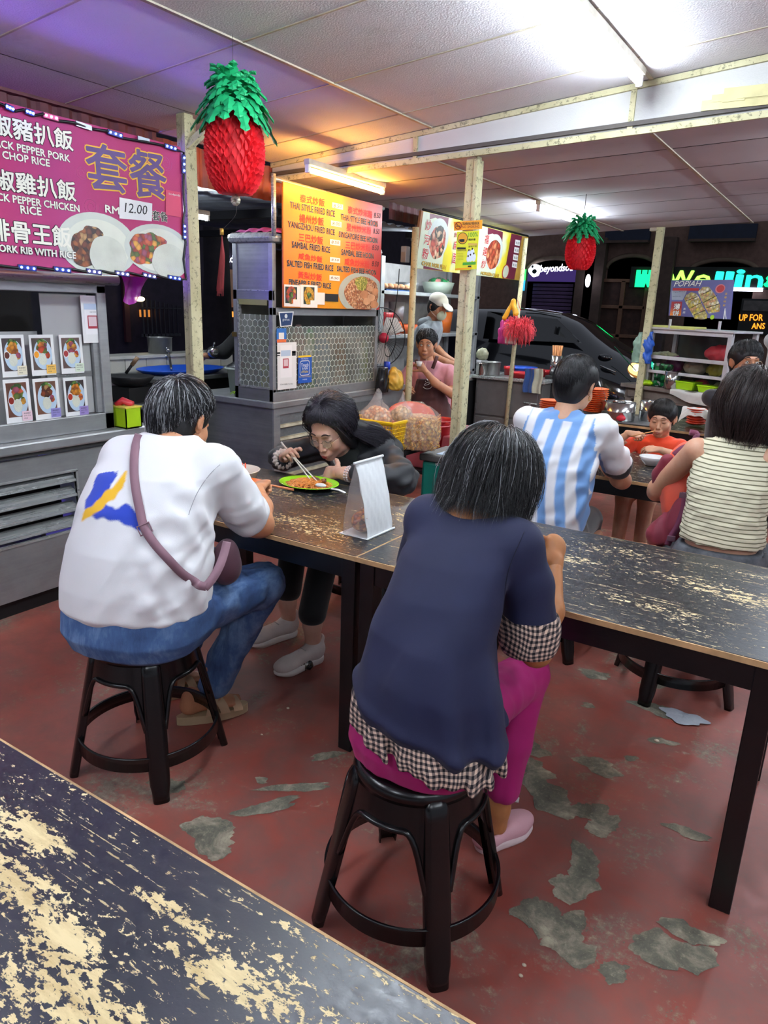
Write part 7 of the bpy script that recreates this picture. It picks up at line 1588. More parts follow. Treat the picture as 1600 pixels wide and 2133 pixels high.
TR=M('steel_tray','#8c8e90',.35,.8,.15);t=thing('steel_tray','flat steel tray under the round steamers behind the boy','tray',(-1.42,5.62,.752));MB().box((-1.66,5.47,.752),(-1.12,5.90,.760),.002).build('tray_sheet',TR,t)
SS=M('polished_steel','#b9bab8',.15,.95,.1)
def drum(name,lab,c,r,h,cat='pot',mat=SS,grp=None,lid=True):
    t=thing(name,lab,cat,c,grp);MB().lathe([(0,0),(r*.98,0),(r,.004),(r,h*.48),(r*1.03,h*.5),(r,h*.53),(r,h),(r*.96,h),(r*.94,h*.95),(0,h*.95)],c,36).build('steamer_wall',mat,t)
    if lid: MB().lathe([(0,.0),(r*.35,.0),(r*.4,.006),(r*.3,.016),(0,.020)],c+V(0,0,h*.95),24).build('inner_pan',mat,t)
    return t
c=at_z(1308,878,.762);drum('steamer_pot','large round stainless steamer stacked in two tiers behind the boy',V(-1.45,5.60,.761),.125,.135);
drum('steamer_pot','smaller stainless pot partly behind the large round steamer',V(-1.24,5.74,.761),.085,.145)
MB().tube([V(-1.57,5.60,.84),V(-1.60,5.58,.93),V(-1.585,5.57,.99),V(-1.555,5.58,.93),V(-1.55,5.6,.86)],.003,6).build('wire_handle',SS,bpy.data.objects['steamer_pot'])
WTW=cloth('white_towel','#c8c6c2',500,.9,.05,.3,.5,20);t=thing('towel','white cloth draped over the stack of red-orange plates','cloth',(-.98,5.8,.9))
def fn(u,v): a=at_y(1448,852,5.80);x=a.x-.09+.20*u;s_=abs(2*v-1);return (x,5.72+.16*v,a.z+.008-(.05*max(0,s_-.5)*2)-(.07*max(0,.8-u*3) if v < .4 else 0)-.04*max(0,u-.8)*3+.003*math.sin(20*u+9*v))
MB().grid(fn,18,14).build('cloth_sheet',WTW,t)
GRC=M('green_cup','#167a55',.4);cg=V(*at_y(1490,888,5.72));cg.z=.752;t=thing('utensil_cup','green plastic cup crammed with spoons beside the woman with shoulder-length hair','cup',cg);MB().lathe([(0,0),(.058,0),(.066,.12),(.063,.12),(.056,.005),(0,.005)],cg,28).build('cup_wall',GRC,t)
SPC=[M('spoon_c%d' % i,c,.3) for i,c in enumerate(['#d9dcd8','#8fcfc0','#d9a9b0','#e4e4e0','#6fb5a8'])]
sp0=None;r_=random.Random(4)
for k in range(16):
    a=r_.random()*2*PI;rr=.02+.035*r_.random();base=cg+V(.3*rr*math.cos(a),.3*rr*math.sin(a),.03);tip=cg+V(rr*1.25*math.cos(a),rr*1.1*math.sin(a),.175+.05*r_.random());col=['white','pale green','pink','cream','teal'][k % 5]
    t=thing('soup_spoon','%s plastic spoon standing in the crowded green cup' % col,'spoon',base,'spoons in the green cup');MB().tube([base,tip],.004,6).build('handle',SPC[k % 5],t);MB().ball(tip,(.014,.008,.018),10,7).build('bowl',SPC[k % 5],t)

# ================================================================ paper pineapples
def pineapple(px,ytop,ybot,yleaf,half_px,Y,lab,hang_to,tassel=True,n=44):
    c=at_y(px,(yleaf+ybot)/2,Y);k=pr_scale(px,(yleaf+ybot)/2,Y);H=(ybot-yleaf)/k;Rr=half_px/k;root=thing('paper_pineapple',lab,'decoration',c);zt=c.z+H/2;zb=c.z-H/2
    RT=NT('red_honeycomb_tissue') if 'red_tissue' not in MATS else None
    if RT:
        v=RT.coord('Object');RT.col(RT.ramp(RT.noise(v,18,4),[(.3,srgb('#d8202c')),(.7,srgb('#f53a48'))]));RT.set(rough=.6);RT.set(Subsurface_Weight=.2);RT.b.inputs['Subsurface Radius'].default_value=(.03,.01,.01);MATS['red_tissue']=RT.m
    RTm=MATS['red_tissue'];rows=11
    def prof(t): return Rr*(math.sin(PI*min(1,max(0,.045+.90*t)))**.30)
    for i in range(n):                                 # honeycomb fans: each leaf of tissue is a scalloped fin
        a0=2*PI*i/n;m=MB();P1=[]
        pts_out=[];st=4
        for j in range(rows*st+1):
            t=j/(rows*st);z=zb+H*t;ph=(t*rows+(i % 2)*.5) % 1.0;sc=abs(math.sin(PI*ph));r=prof(t)*(1-.13*(1-sc));off=.62*math.cos(2*PI*(t*rows*.5+(i % 2)*.5))*PI/n;pts_out.append((r,z,a0+off))
        vs=[];
        for r,z,a in pts_out: vs += [(c.x+r*.25*math.cos(a0),c.y+r*.25*math.sin(a0),z),(c.x+r*.72*math.cos(a),c.y+r*.72*math.sin(a),z),(c.x+r*math.cos(a),c.y+r*math.sin(a),z)]
        fs=[(3*j,3*j+1,3*j+4,3*j+3) for j in range(len(pts_out)-1)]+[(3*j+1,3*j+2,3*j+5,3*j+4) for j in range(len(pts_out)-1)];m.add(vs,fs);m.build('tissue_fan',RTm,root)
    core=MB().lathe([(0,zb-c.z)]+[(prof(t)*.80,zb-c.z+H*t) for t in [k_/14 for k_ in range(15)]]+[(0,zt-c.z)],c,32);core.build('tissue_core',RTm,root)
    GT=M('green_tissue','#14a466',.6,0,.3);r_=random.Random(int(px));Hl=(yleaf-ytop)/k*1.18
    NL=110 if half_px > 50 else 80
    for i in range(NL):
        lev=i/NL;a=i*2.39996+r_.random()*.3;z0=zt-.12*Hl+Hl*.26*lev;reach=Rr*(1.28-.60*lev)*(.85+.25*r_.random());w=Hl*(.12-.03*lev);d=V(math.cos(a),math.sin(a),0);s_=V(-math.sin(a),math.cos(a),0);rise=Hl*(-.40+.95*lev)*(.8+.4*r_.random())
        p0=V(c.x,c.y,z0)+d*reach*.15;p1=p0+d*reach*.5+V(0,0,Hl*(.12+.22*lev)+rise*.3);p2=p0+d*reach*.9+V(0,0,rise);m=MB();vs=[];fs=[]
        q=smooth_path([p0,p1,p2],5);nn=len(q)
        for j,p in enumerate(q): ww=w*(.55+.6*math.sin(PI*min(1,.15+.75*j/(nn-1))))*(1 if j < nn-1 else .05)*(1 if j % 2 else .62);vs += [p+s_*ww+V(0,0,.004),p+V(0,0,.013),p-s_*ww+V(0,0,.004),p-V(0,0,.001)]
        for j in range(nn-1):
            for e in range(4): fs.append((4*j+e,4*j+(e+1) % 4,4*(j+1)+(e+1) % 4,4*(j+1)+e))
        m.add(vs,fs);m.build('paper_leaf',GT,root)
    MB().tube([(c.x,c.y,zt+Hl*.4),(c.x,c.y,hang_to)],.0010 if half_px > 50 else .002,5).build('hanging_thread',M('dark_thread','#3a3436',.8),root)
    if tassel:
        b=at_y(476,418,Y);MB().tube([(c.x,c.y,zb),(c.x,c.y,b.z)],.0012,5).build('lower_thread',M('dark_thread','#3a3436',.8),root);hm=MB()
        for k2 in range(9): aa=2*PI*k2/9;hm.ball(V(c.x+.014*math.cos(aa),c.y,b.z+.012*math.sin(aa)),.010,8,6)
        hm.build('silver_knot',M('silver_tinsel','#bdb9a8',.35,.5,.3),root);e=at_y(462,480,Y);MB().tube(smooth_path([V(c.x,c.y,b.z-.01),V(c.x-.003,c.y,(b.z+e.z)/2),e],4),.0012,5).build('lower_thread',MATS['dark_thread'],root)
        g_=MB().cyl(e+V(0,0,.008),e+V(0,0,-.018),.008,10);g_.build('gold_bead',M('gold_band','#c9a24a',.3,.6),root);TS=M('dark_red_tassel','#7a1f22',.7,0,.2);m=MB()
        for k2 in range(34): aa=k2*2.4;m.tube([e+V(0,0,-.015),e+V(.010*math.cos(aa),.010*math.sin(aa),-.10),e+V(-.02+.014*math.cos(aa),.014*math.sin(aa),-.235-.01*(k2 % 4))],.0011,4,cap=False)
        o=m.build('tassel_threads',TS,root);o['kind']='stuff'
def pr_scale(px,py,Y): p=at_y(px,py,Y);return FPX/((p-EYE).dot(_f))
pineapple(489,152,398,240,64,2.35,'large red paper pineapple with green leaves hanging near the magenta menu board',nceil(-2.15))
def _p2(): return None
pineapple(1209,450,560,488,32,5.60,'small red paper pineapple with green leaves hanging below the far white tube',fceil(-2.0),tassel=False,n=36)
# ================================================================ between post and corner stall: cooler, baskets, noodle bags
c=V(-2.03,3.93,0);t=thing('cool_box','teal insulated box with dark lid standing behind the woman in black','box',(-1.97,3.75,.0))
TEAL=M('teal_plastic','#127a6a',.4,0,.08);DLID=M('dark_grey_lid','#4a4745',.5,0,.15)
cx0,cx1,cy0,cy1=-2.055,-1.66,3.66,3.97
MB().box((cx0,cy0,.44),(cx1,cy1,.665),.02).build('box_body',TEAL,t);MB().box((cx0-.012,cy0-.012,.665),(cx1+.012,cy1+.012,.705),.008).build('lid',DLID,t);MB().box((cx0+.02,cy0+.02,.0),(cx1-.02,cy1-.02,.44),.01).build('lower_box',TEAL,t)
B=Board((0,cy0-.001,0),(1,0,0),(0,0,1),t);B.text('GAS',908,960,935,962,952,WHT_TXT,off=.02);B.text('PETRONAS',908,970,944,972,964.5,WHT_TXT)
MB().box((-1.98,3.70,.706),(-1.76,3.90,.708)).build('leaflet',M('blue_white_leaflet','#b9cfe6',.5,0,.1),t);MB().box((-1.95,3.74,.7085),(-1.86,3.80,.709)).build('printed_block',M('leaflet_blue','#2f5f9f',.5),t);MB().box((-1.84,3.72,.7085),(-1.79,3.75,.709)).build('printed_block',RED_INK,t)
# low dark stand that carries the baskets
t=thing('crate_stand','black plastic stool stand under the noodle bags, a red panel in its side','stand',(-2.25,3.75,0));MB().box((-2.46,3.55,.70),(-2.10,3.95,.73),.006).build('stand_top',BLACK,t)
for (x,y) in ((-2.44,3.57),(-2.14,3.57),(-2.44,3.91),(-2.14,3.91)): MB().box((x-.02,y-.02,0),(x+.02,y+.02,.70),.004).build('leg',BLACK,t)
MB().box((-2.42,3.56,.30),(-2.16,3.565,.62)).build('red_panel',M('deep_red_plastic','#7a1a20',.4),t)
# yellow basket
YEL=M('yellow_plastic','#e3b512',.4,0,.06);bx0,by0,bz=-2.25,3.50,.735
t=thing('plastic_basket','yellow perforated plastic basket holding bags beside the long-haired woman','basket',(bx0,by0,bz));L_,W_,Hb=.30,.22,.17
def bpt(u,s_,v): # side s_, u along, v up
    k=.86+.14*v;corners=[(-L_/2,-W_/2),(L_/2,-W_/2),(L_/2,W_/2),(-L_/2,W_/2)];a=corners[s_];b=corners[(s_+1) % 4];return V(bx0+(a[0]+(b[0]-a[0])*u)*k,by0+(a[1]+(b[1]-a[1])*u)*k,bz+Hb*v)
m=MB()
for s_ in range(4):
    nu=15
    for i in range(nu+1): m.tube([bpt(i/nu,s_,0),bpt(i/nu,s_,.93)],.0026,4,smooth=False)
    for j in range(8): m.tube([bpt(0,s_,j/7*.93),bpt(1,s_,j/7*.93)],.0026,4,smooth=False)
o=m.build('lattice_wall',YEL,t);o['kind']='stuff'
m=MB().tube([bpt(0,0,1)+V(0,0,0),bpt(1,0,1),bpt(1,1,1),bpt(1,2,1)],.010,6,closed=True,smooth=False);m.build('rim',YEL,t);MB().box((bx0-.125,by0-.09,bz),(bx0+.125,by0+.09,bz+.006)).build('basket_floor',YEL,t)
FILM=NT('thin_clear_film');FILM.set(srgb('#e6ddd8'),.12);FILM.set(Alpha=.22);FILM.b.inputs['Specular IOR Level'].default_value=1.0;v=FILM.coord('Object');FILM.bump(FILM.noise(v,30,4,.6,1.5),.9,.012);FILM=FILM.m
CRISP=food('golden_crisp_noodles',['#c98a3a','#dba24e','#b57530','#e2b566','#a8642a'],70,.5)
def bagof(lab,c,r,mat,fillk=.85,twist=.08,film=FILM,seed=1,nstr=0):
    t=thing('plastic_bag',lab,'bag',(c[0],c[1],c[2]-r[2]));S=Sdf();S.ell(c,(r[0]*fillk,r[1]*fillk,r[2]*fillk),k=.02);S.post=wrinkle(seed,.006,60,(0,0,1));body_mesh('bag_contents',[S.mesh(.007,1)],mat,t)
    S=Sdf();S.ell(c,r,k=.02);S.cap((c[0],c[1],c[2]+r[2]*.85),(c[0]+.01,c[1],c[2]+r[2]+twist),r[0]*.35,r[0]*.12,k=.04);S.post=wrinkle(seed+1,.006,45,(0,0,1));body_mesh('bag_film',[S.mesh(.008,1)],film,t);return t
b1=bagof('clear bag of orange crisps heaped in the yellow basket',V(-2.285,3.51,.90),V(.11,.09,.09),food('orange_crisps',['#d9894a','#e3a468','#c77638','#ecc08e'],60,.5),seed=3)
b2=bagof('knotted clear bag lying against the yellow basket, its handles up',V(-2.16,3.58,.93),V(.075,.06,.06),food('pale_crisps',['#d9b07a','#e6c493','#c99a60'],60,.5),seed=5,twist=.07)
t=thing('plastic_bag','tall clear bag packed with golden crisp noodles beside the yellow basket','bag',(-2.09,3.62,.732));S=Sdf();S.rings([((-2.09,3.66,.735),.105,.085,.4),((-2.09,3.66,.80),.125,.10,.4),((-2.09,3.66,.90),.125,.10,.4),((-2.09,3.66,.925),.10,.08,.4)],k=.03,n=3.2);S.post=wrinkle(8,.005,70,(0,0,1));nz=S.mesh(.006,1);body_mesh('crisp_noodles',[nz],CRISP,t)
m=MB();r_=random.Random(9)
for i in range(420):
    a=r_.random()*2*PI;z=.745+.175*r_.random();ca,sa=math.cos(a),math.sin(a);q=(abs(ca)**3.2+abs(sa)**3.2)**(-1/3.2);u_,v_=.121*q*ca,.097*q*sa;x=-2.09+u_*math.cos(.4)-v_*math.sin(.4);y=3.66+u_*math.sin(.4)+v_*math.cos(.4);d=V(r_.random()-.5,r_.random()-.5,r_.random()-.5).normalized()*.016;p=V(x,y,z);m.tube([p-d,p+d*.2+V(0,0,.003),p+d],.0017,4,cap=False)
o=m.build('loose_strands',M('golden_strand','#d59c48',.45,0,.2),t);o['kind']='stuff'
S=Sdf();S.rings([((-2.09,3.66,.733),.112,.092,.4),((-2.09,3.66,.80),.132,.108,.4),((-2.09,3.66,.92),.130,.106,.4),((-2.11,3.66,.97),.10,.07,.4),((-2.13,3.66,1.0),.05,.035,.4)],k=.03,n=3.2);S.post=wrinkle(12,.006,50,(0,0,1));body_mesh('bag_film',[S.mesh(.008,1)],FILM,t)
# red/orange basin and red carry baskets
t=thing('basin','glossy orange-red plastic basin tilted behind the noodle bags','basin',(-2.55,4.38,.62));bc=at_y(856,872,4.45);axz=V(.25,-.35,.9).normalized();axx=axz.orthogonal().normalized()
MB().lathe([(0,-.04),(.12,-.04),(.16,.02),(.172,.03),(.170,.036),(.155,.025),(.118,-.034),(0,-.034)],bc,40,ax=(axx,axz.cross(axx),axz)).build('basin_shell',M('orange_red_plastic','#d8431f',.25,0,.06,coat=.4),t)
CRM=M('crimson_plastic','#a5161f',.35,0,.08)
for k,(px,py,lab) in enumerate(((905,885,'crimson round plastic basket with wide handle behind the noodle bag'),(918,875,'second crimson plastic basket just behind the first, post in front of it'))):
    b=at_y(px,py,4.35+.2*k);t=thing('plastic_basket',lab,'basket',(b.x,b.y,b.z-.16));c=V(b.x,b.y,b.z)
    MB().lathe([(.10,-.17),(.115,-.01),(.125,0),(.128,.006),(.118,.008),(.108,-.005),(.094,-.165)],c,30).build('basket_wall',CRM,t);MB().lathe([(0,-.17),(.10,-.17),(.10,-.165),(0,-.165)],c,24).build('basket_base',CRM,t)
    MB().box((c.x-.028,c.y-.133,c.z-.14),(c.x+.030,c.y-.122,c.z-.004),.004).build('front_tab',M('scarlet_tab','#b71a24',.35),t)
    for q in range(3): MB().ball((c.x-.01+.012*q,c.y-.134,c.z-.04-.03*(q % 2)),.006,8,6).build('white_sticker_dot',WHT_TXT,t)
t=thing('crate','pinkish-red low crate below the crimson baskets','crate',(-2.2,4.5,.5));MB().box((-2.62,4.30,.45),(-2.14,4.85,.70),.01).build('crate_body',M('pink_red_plastic','#a34a50',.5,0,.1),t)
t=thing('side_table','low dark table carrying the basin and crimson baskets','table',(-2.4,4.55,0));MB().box((-2.75,4.25,.42),(-2.12,4.95,.45),.004).build('tabletop',BLACK,t)
for (x,y) in ((-2.72,4.28),(-2.15,4.28),(-2.72,4.92),(-2.15,4.92)): MB().box((x-.02,y-.02,0),(x+.02,y+.02,.42)).build('leg',BLACK,t)
t=thing('plastic_tub','blue tub with white lid just right of the big cream post','tub',at_y(965,905,5.2));b=at_y(968,912,5.2);MB().lathe([(0,-.05),(.09,-.05),(.095,.0),(0,.0)],b,28).build('tub_wall',M('navy_plastic','#1f2f78',.4),t);MB().lathe([(0,0),(.098,0),(.098,.015),(0,.02)],b,28).build('lid',WHITE_P,t);MB().box((b.x-.12,b.y-.12,0),(b.x+.12,b.y+.12,b.z-.05),.01).build('support_block',BLACK,t)
# things hung at the end of stall 2
t=thing('plastic_bag','yellow plastic bag of supplies hanging at the right end of the corner stall','bag',at_x(822,815,-3.12));c=at_x(824,795,-3.10);S=Sdf();S.ell(c,(.06,.085,.075),k=.02);S.ell(c+V(0,-.02,.07),(.03,.05,.05),k=.04);S.post=wrinkle(17,.007,50,(0,0,1));body_mesh('bag_film',[S.mesh(.006,1)],M('yellow_film','#d8b24a',.3,0,.2,.4,40),t)
t=thing('plastic_bag','black glossy bag beside the yellow one at the end of the corner stall','bag',at_x(797,812,-3.14));c=at_x(796,790,-3.14);S=Sdf();S.rings([((c.x,c.y,c.z-.10),.04,.06,0),((c.x,c.y,c.z),.04,.065,0),((c.x,c.y,c.z+.09),.03,.055,0)],k=.02);S.post=wrinkle(18,.006,50,(0,0,1));body_mesh('bag_film',[S.mesh(.007,1)],M('black_film','#15161a',.2),t)
t=thing('water_bottle','clear bottle with royal blue cap on the counter by the yellow bag','bottle',at_x(806,780,-3.2));c=at_x(806,778,-3.2);MB().lathe([(0,-.12),(.035,-.12),(.036,0),(.022,.03),(.02,.035),(0,.035)],c,20).build('bottle_wall',M('bluish_bottle','#6f86c8',.15,0,.1),t);MB().cyl(c+V(0,0,.035),c+V(0,0,.095),.026,18).build('cap',M('royal_blue_plastic','#2244c8',.35),t)
t=thing('plastic_hook_item','small bright pink clip on the counter corner below the black bag','clip',at_x(790,815,-3.17));c=at_x(791,814,-3.15);MB().ball(c,(.02,.03,.012),10,7).build('clip_body',M('hot_pink','#d8306a',.4),t)
# table fan
t=thing('table_fan','round table fan with red hub and pale blades behind the corner stall','fan',at_y(795,700,5.45));fc_=at_y(793,703,5.45);R0=60/pr_scale(793,703,5.45);fn_=(EYE-fc_);fn_=V(.9,-.45,0).normalized();e1=V(0,0,1);e2=fn_.cross(e1).normalized();WR=M('dark_wire','#2b2a2c',.5,.3)
MB().tube([fc_+e1*R0*math.sin(a)+e2*R0*math.cos(a) for a in [2*PI*k/40 for k in range(40)]],.005,6,closed=True).build('guard_rim',WR,t)
m=MB()
for k in range(44): a=2*PI*k/44;d=e1*math.sin(a)+e2*math.cos(a);m.tube([fc_+fn_*.05+d*R0*.2,fc_+fn_*.055+d*R0*.6,fc_+d*R0],.0016,4,cap=False)
o=m.build('guard_wires',WR,t);o['kind']='stuff';MB().ball(fc_+fn_*.055,(.045,.045,.045),18,12).build('hub',M('hub_red','#c0203a',.35),t)
FB=M('pale_blade','#bdb2a8',.4);
for k in range(3):
    a=2*PI*k/3+.4;d=e1*math.sin(a)+e2*math.cos(a);s_=fn_.cross(d);m=MB();m.prism([fc_+d*.03-s_*.02,fc_+d*R0*.85-s_*R0*.35+fn_*.02,fc_+d*R0*.92+s_*R0*.15-fn_*.01,fc_+d*R0*.6+s_*R0*.40-fn_*.02,fc_+d*.03+s_*.03],fn_*.004);m.build('blade',FB,t)
MB().cyl(fc_-fn_*.02,fc_-fn_*.14,.05,16).cyl(fc_-fn_*.08,(fc_.x-fn_.x*.08,fc_.y-fn_.y*.08,.86),.018,10).build('motor_and_stem',M('fan_body','#9a958e',.5),t)
t=thing('electric_cable','black cable looping down in front of the shelf beside the round pole','cable',at_y(828,560,5.2));MB().tube(smooth_path([at_y(832,560,5.15),at_y(828,610,5.15),at_y(819,665,5.15),at_y(806,700,5.15),at_y(802,735,5.15),at_y(812,742,5.15),at_y(824,715,5.15),at_y(822,690,5.15),at_y(812,665,5.15)],6),.004,6).build('cable',BLACK,t)

# ================================================================ stall 3: shelf, steel cabinet and banners
sh=thing('steel_shelf','pale metal shelf unit loaded with pots behind the cook in the cap','shelf',(-4.1,7.4,0));XS=-4.1;B=Board((XS,0,0),(0,1,0),(0,0,1),sh);FR=M('grey_white_frame','#a9adb0',.5,.3,.15)
for y in (6.30,8.50):
    MB().box((XS-.42,y-.03,0),(XS-.38,y+.03,2.0),.003).build('upright',FR,sh);MB().box((XS-.02,y-.035,0),(XS+.02,y+.035,2.0),.003).build('upright',FR,sh)
for z in (1.665,1.225,.78): MB().box((XS-.42,6.28,z-.025),(XS+.02,8.55,z+.012),.004).build('shelf_board',FR,sh)
MB().box((XS-.44,6.2,.78),(XS-.43,8.6,1.98)).build('back_sheet',M('pale_back_sheet','#a5a3a2',.6,0,.15),sh)
for (y,lab,r,h,c,z) in ((7.05,'steel bowl on the top shelf above the capped cook',.13,.10,'#8f9192',1.677),(7.75,'clear tub of greens on the top shelf left of the big post',.19,.13,'#9aa79a',1.677),(6.70,'orange tub on the middle shelf left of the capped cook',.15,.13,'#d8581f',1.237),(6.62,'red tub standing on the orange tub',.10,.09,'#b5202a',1.37),(7.10,'orange tray on the middle shelf behind the cook',.15,.10,'#c85a2a',1.237),(7.95,'tall orange container on the middle shelf right of the cook',.10,.24,'#c9621f',1.237),(6.85,'clear jar with magenta lid on the middle shelf',.09,.20,'#8f8a90',1.37)):
    t=thing('container',lab,'container',(XS-.15,y,z));MB().lathe([(0,0),(r*.8,0),(r,h),(r*.96,h),(r*.78,.01),(0,.01)],(XS-.15,y,z),26).build('container_wall',M('cont_'+c,c,.35,.8 if c in ('#8f9192',) else 0,.1),t)
t=thing('vegetable_heap','green and pink vegetables filling the clear tub on the top shelf','vegetables',(XS-.15,7.75,1.8));S=Sdf();S.ell((XS-.15,7.75,1.78),(.14,.15,.08),k=.02);S.ell((XS-.15,7.9,1.79),(.08,.08,.06),k=.02);S.post=wrinkle(3,.01,60);body_mesh('leafy_heap',[S.mesh(.012,1)],food('green_pink_veg',['#1f8a4a','#2fae60','#8fc48a','#d98a86','#156a38'],14),t)
t=thing('food_tray','tray of pale pastries on the left of the top shelf','tray',(XS-.1,6.62,1.677));MB().box((XS-.3,6.40,1.677),(XS+.0,6.95,1.69)).build('tray_sheet',M('blue_tray','#2c4a7c',.5),t)
for k in range(9): MB().ball((XS-.06-.09*(k % 2),6.45+.055*k,1.72),(.045,.035,.03),10,7).build('pastry',M('pastry','#c9926a',.6,0,.2),t)
# cabinet
t=thing('steel_cabinet','grey steel cabinet with latched doors right of the big post','cabinet',(-2.95,7.3,0));SC=M('grey_painted_steel','#6f6d6c',.45,.3,.12)
MB().box((-3.32,7.0,.03),(-2.58,7.55,.83),.004).build('body',SC,t);MB().box((-3.36,6.96,.83),(-2.55,7.6,.862),.006).build('worktop',STEEL_B,t)
for (z0,z1) in ((.46,.81),(.06,.44)):
    d=MB().box((-3.30,6.985,z0),(-2.62,7.0,z1),.004).build('door',SC,t);m=MB().tube([(-2.76,6.975,z0+.17),(-2.62,6.975,z0+.165)],.007,8).box((-2.70,6.965,z0+.11),(-2.68,6.98,z0+.17));m.build('latch',STEEL_B,d)
    for zz in (z0+.05,z1-.08): MB().box((-3.305,6.975,zz),(-3.285,6.99,zz+.06)).build('hinge',SC,d)
t=thing('counter_unit','dark counter with bright edge between the big post and the steel cabinet','counter',(-3.6,6.9,0));MB().box((-3.9,6.7,0),(-3.36,7.3,.80),.006).build('body',DARK,t);MB().box((-3.92,6.66,.80),(-3.36,7.34,.835),.008).build('worktop',STEEL_B,t)
t=thing('chopping_board','bright green board lying on the counter beside the big post','board',(-3.5,6.8,.835));MB().box((-3.62,6.66,.836),(-3.36,6.86,.85),.004).build('board',M('bright_green','#3fae4a',.4),t)
def pot(lab,px,py,r,h,Y,mat=SS,z0=.862,name='cooking_pot',cat='pot',lip=True):
    b=at_y(px,py,Y);c=V(b.x,Y,z0);t=thing(name,lab,cat,c);MB().lathe([(0,0),(r*.96,0),(r,.01),(r,h),(r*1.06,h),(r*1.06,h+.006),(r*.95,h),(r*.94,.012),(0,.012)],c,28).build('pot_wall',mat,t);return t
ALU=M('dull_aluminium','#a7a8a6',.35,.8,.15)
pot('wide aluminium pot on the steel cabinet',1022,770,.10,.13,7.15,ALU);pot('narrow steel pot in front of the wide aluminium pot',1003,775,.06,.12,7.02,SS)
t=thing('seasoning_bag','clear bag of pale seasoning standing behind the steel pots','bag',at_y(1005,745,7.25));c=at_y(1005,738,7.25);S=Sdf();S.ell(c,(.07,.05,.07),k=.02);S.post=wrinkle(6,.006,60);body_mesh('bag_film',[S.mesh(.01,1)],M('pale_green_film','#a9a98f',.3,0,.3),t)
MB().lathe([(.055,-.14),(.06,-.06),(.055,-.06),(.05,-.14)],c,16).build('paper_sleeve',M('grey_sleeve','#9b9ca0',.5),t)
REDPL=M('bright_red_plastic','#c01f28',.35,0,.05);BLUPL=M('bright_blue_plastic','#1f55c8',.35,0,.05)
for (lab,px,py,r,h,m_,Y,z) in (('stack of red round plastic boxes on the steel cabinet',1082,780,.105,.06,REDPL,7.1,.864),('small red-lidded box behind the red round boxes',1062,760,.06,.09,REDPL,7.3,.864),('blue plastic tray behind the red boxes',1090,752,.16,.05,BLUPL,7.45,.90),('red-lidded white box at the right end of the steel cabinet',1118,765,.09,.08,REDPL,7.35,.864),('round red lid beside the chopstick tin',1138,762,.07,.07,REDPL,7.45,.864)):
    b=at_y(px,py,Y);t=thing('plastic_box',lab,'box',(b.x,Y,z));MB().lathe([(0,0),(r*.85,0),(r*.92,h*.6),(r,h*.62),(r,h),(0,h)],(b.x,Y,z),28).build('box_wall',m_,t)
t=thing('chopstick_tin','tall steel tin of wooden chopsticks at the right of the steel cabinet','tin',(-2.45,7.3,.8));b=at_y(1157,775,7.3);MB().lathe([(0,-.10),(.06,-.10),(.06,.10),(.056,.10),(.056,-.09),(0,-.09)],(b.x,7.3,1.0),24).build('tin_wall',SS,t)
cst=thing('chopsticks','bundle of pale wooden chopsticks standing in the tall steel tin','chopsticks',(b.x,7.3,1.0));BAM=M('bamboo','#d6935c',.6,0,.1)
for k in range(18): a=k*2.4;rr=.012*math.sqrt(k);MB().tube([(b.x+rr*.6*math.cos(a),7.3+rr*.6*math.sin(a),.95),(b.x+rr*1.05*math.cos(a),7.3+rr*math.sin(a),1.20)],.006,5).build('chopstick',BAM,cst)
MB().box((b.x-.08,7.22,.0),(b.x+.08,7.38,.90),.01).build('support_post',DARK,bpy.data.objects['chopstick_tin'])
for (px,py0,py1,w,col,lab) in ((1103,768,818,.10,'#1f3f78','navy cloth hanging from the end of the steel cabinet'),(1122,768,820,.10,'#a9a895','grey-white patterned cloth hanging beside the navy one')):
    p=at_y(px,py0,6.94);q=at_y(px,py1,6.94);t=thing('hanging_cloth',lab,'cloth',p);MB().grid(lambda u,v: (p.x-w/2+w*u+.008*math.sin(6*v),6.94-.012*math.sin(9*u),p.z+(q.z-p.z)*v),10,12).build('cloth_sheet',cloth('c'+col,col,400,.9,.2),t)
# banners of stall 3
b3=thing('menu_banner','yellow and maroon noodle banner with two plate photos under the far ceiling','sign',(-3.05,6.3,1.83));lean=V(.11,0,1).normalized();B=Board((-3.095,0,1.83),(0,1,0),lean,b3)
tl=B.uv(880,439);bl_=B.uv(866,558);tr_=B.uv(1099,498);br_=B.uv(1083,592);ya,yb,h3=bl_[0],(tr_[0]+br_[0])/2,tl[1];
YG=NT('yellow_green_print');YG.set(rough=.4);v=YG.coord('Object');YG.col(YG.ramp(YG.noise(v,2.2,3),[(.35,srgb('#cdbf3a')),(.5,srgb('#d9c832')),(.62,srgb('#cdd4ae'))]));YG=YG.m
MB().prism([B.pt(ya,0,-.012),B.pt(yb,0,-.012),B.pt(yb,h3,-.012),B.pt(ya,h3,-.012)],B.n*.012).build('banner_board',YG,b3);B.clip=(ya,.003,yb,h3-.003);MAR=M('maroon_print','#6a2138',.45,0,.1)
B.crop(860,430,6.4);SILV=M('printed_silver_plate','#b9c2bd',.4,0,.06)
B.quad_uv(B.uv(130,90)[0],B.clip[1],B.uv(480,150)[0],B.clip[3],M('pale_print','#c3cdb4',.45,0,.05),'pale_panel',.001,.0004)
B.poly([(228,90),(478,150),(455,330),(380,190),(300,150),(225,170)],MAR,'maroon_corner',.0016);B.poly([(140,790),(395,850),(395,890),(135,835)],MAR,'maroon_strip',.0016)
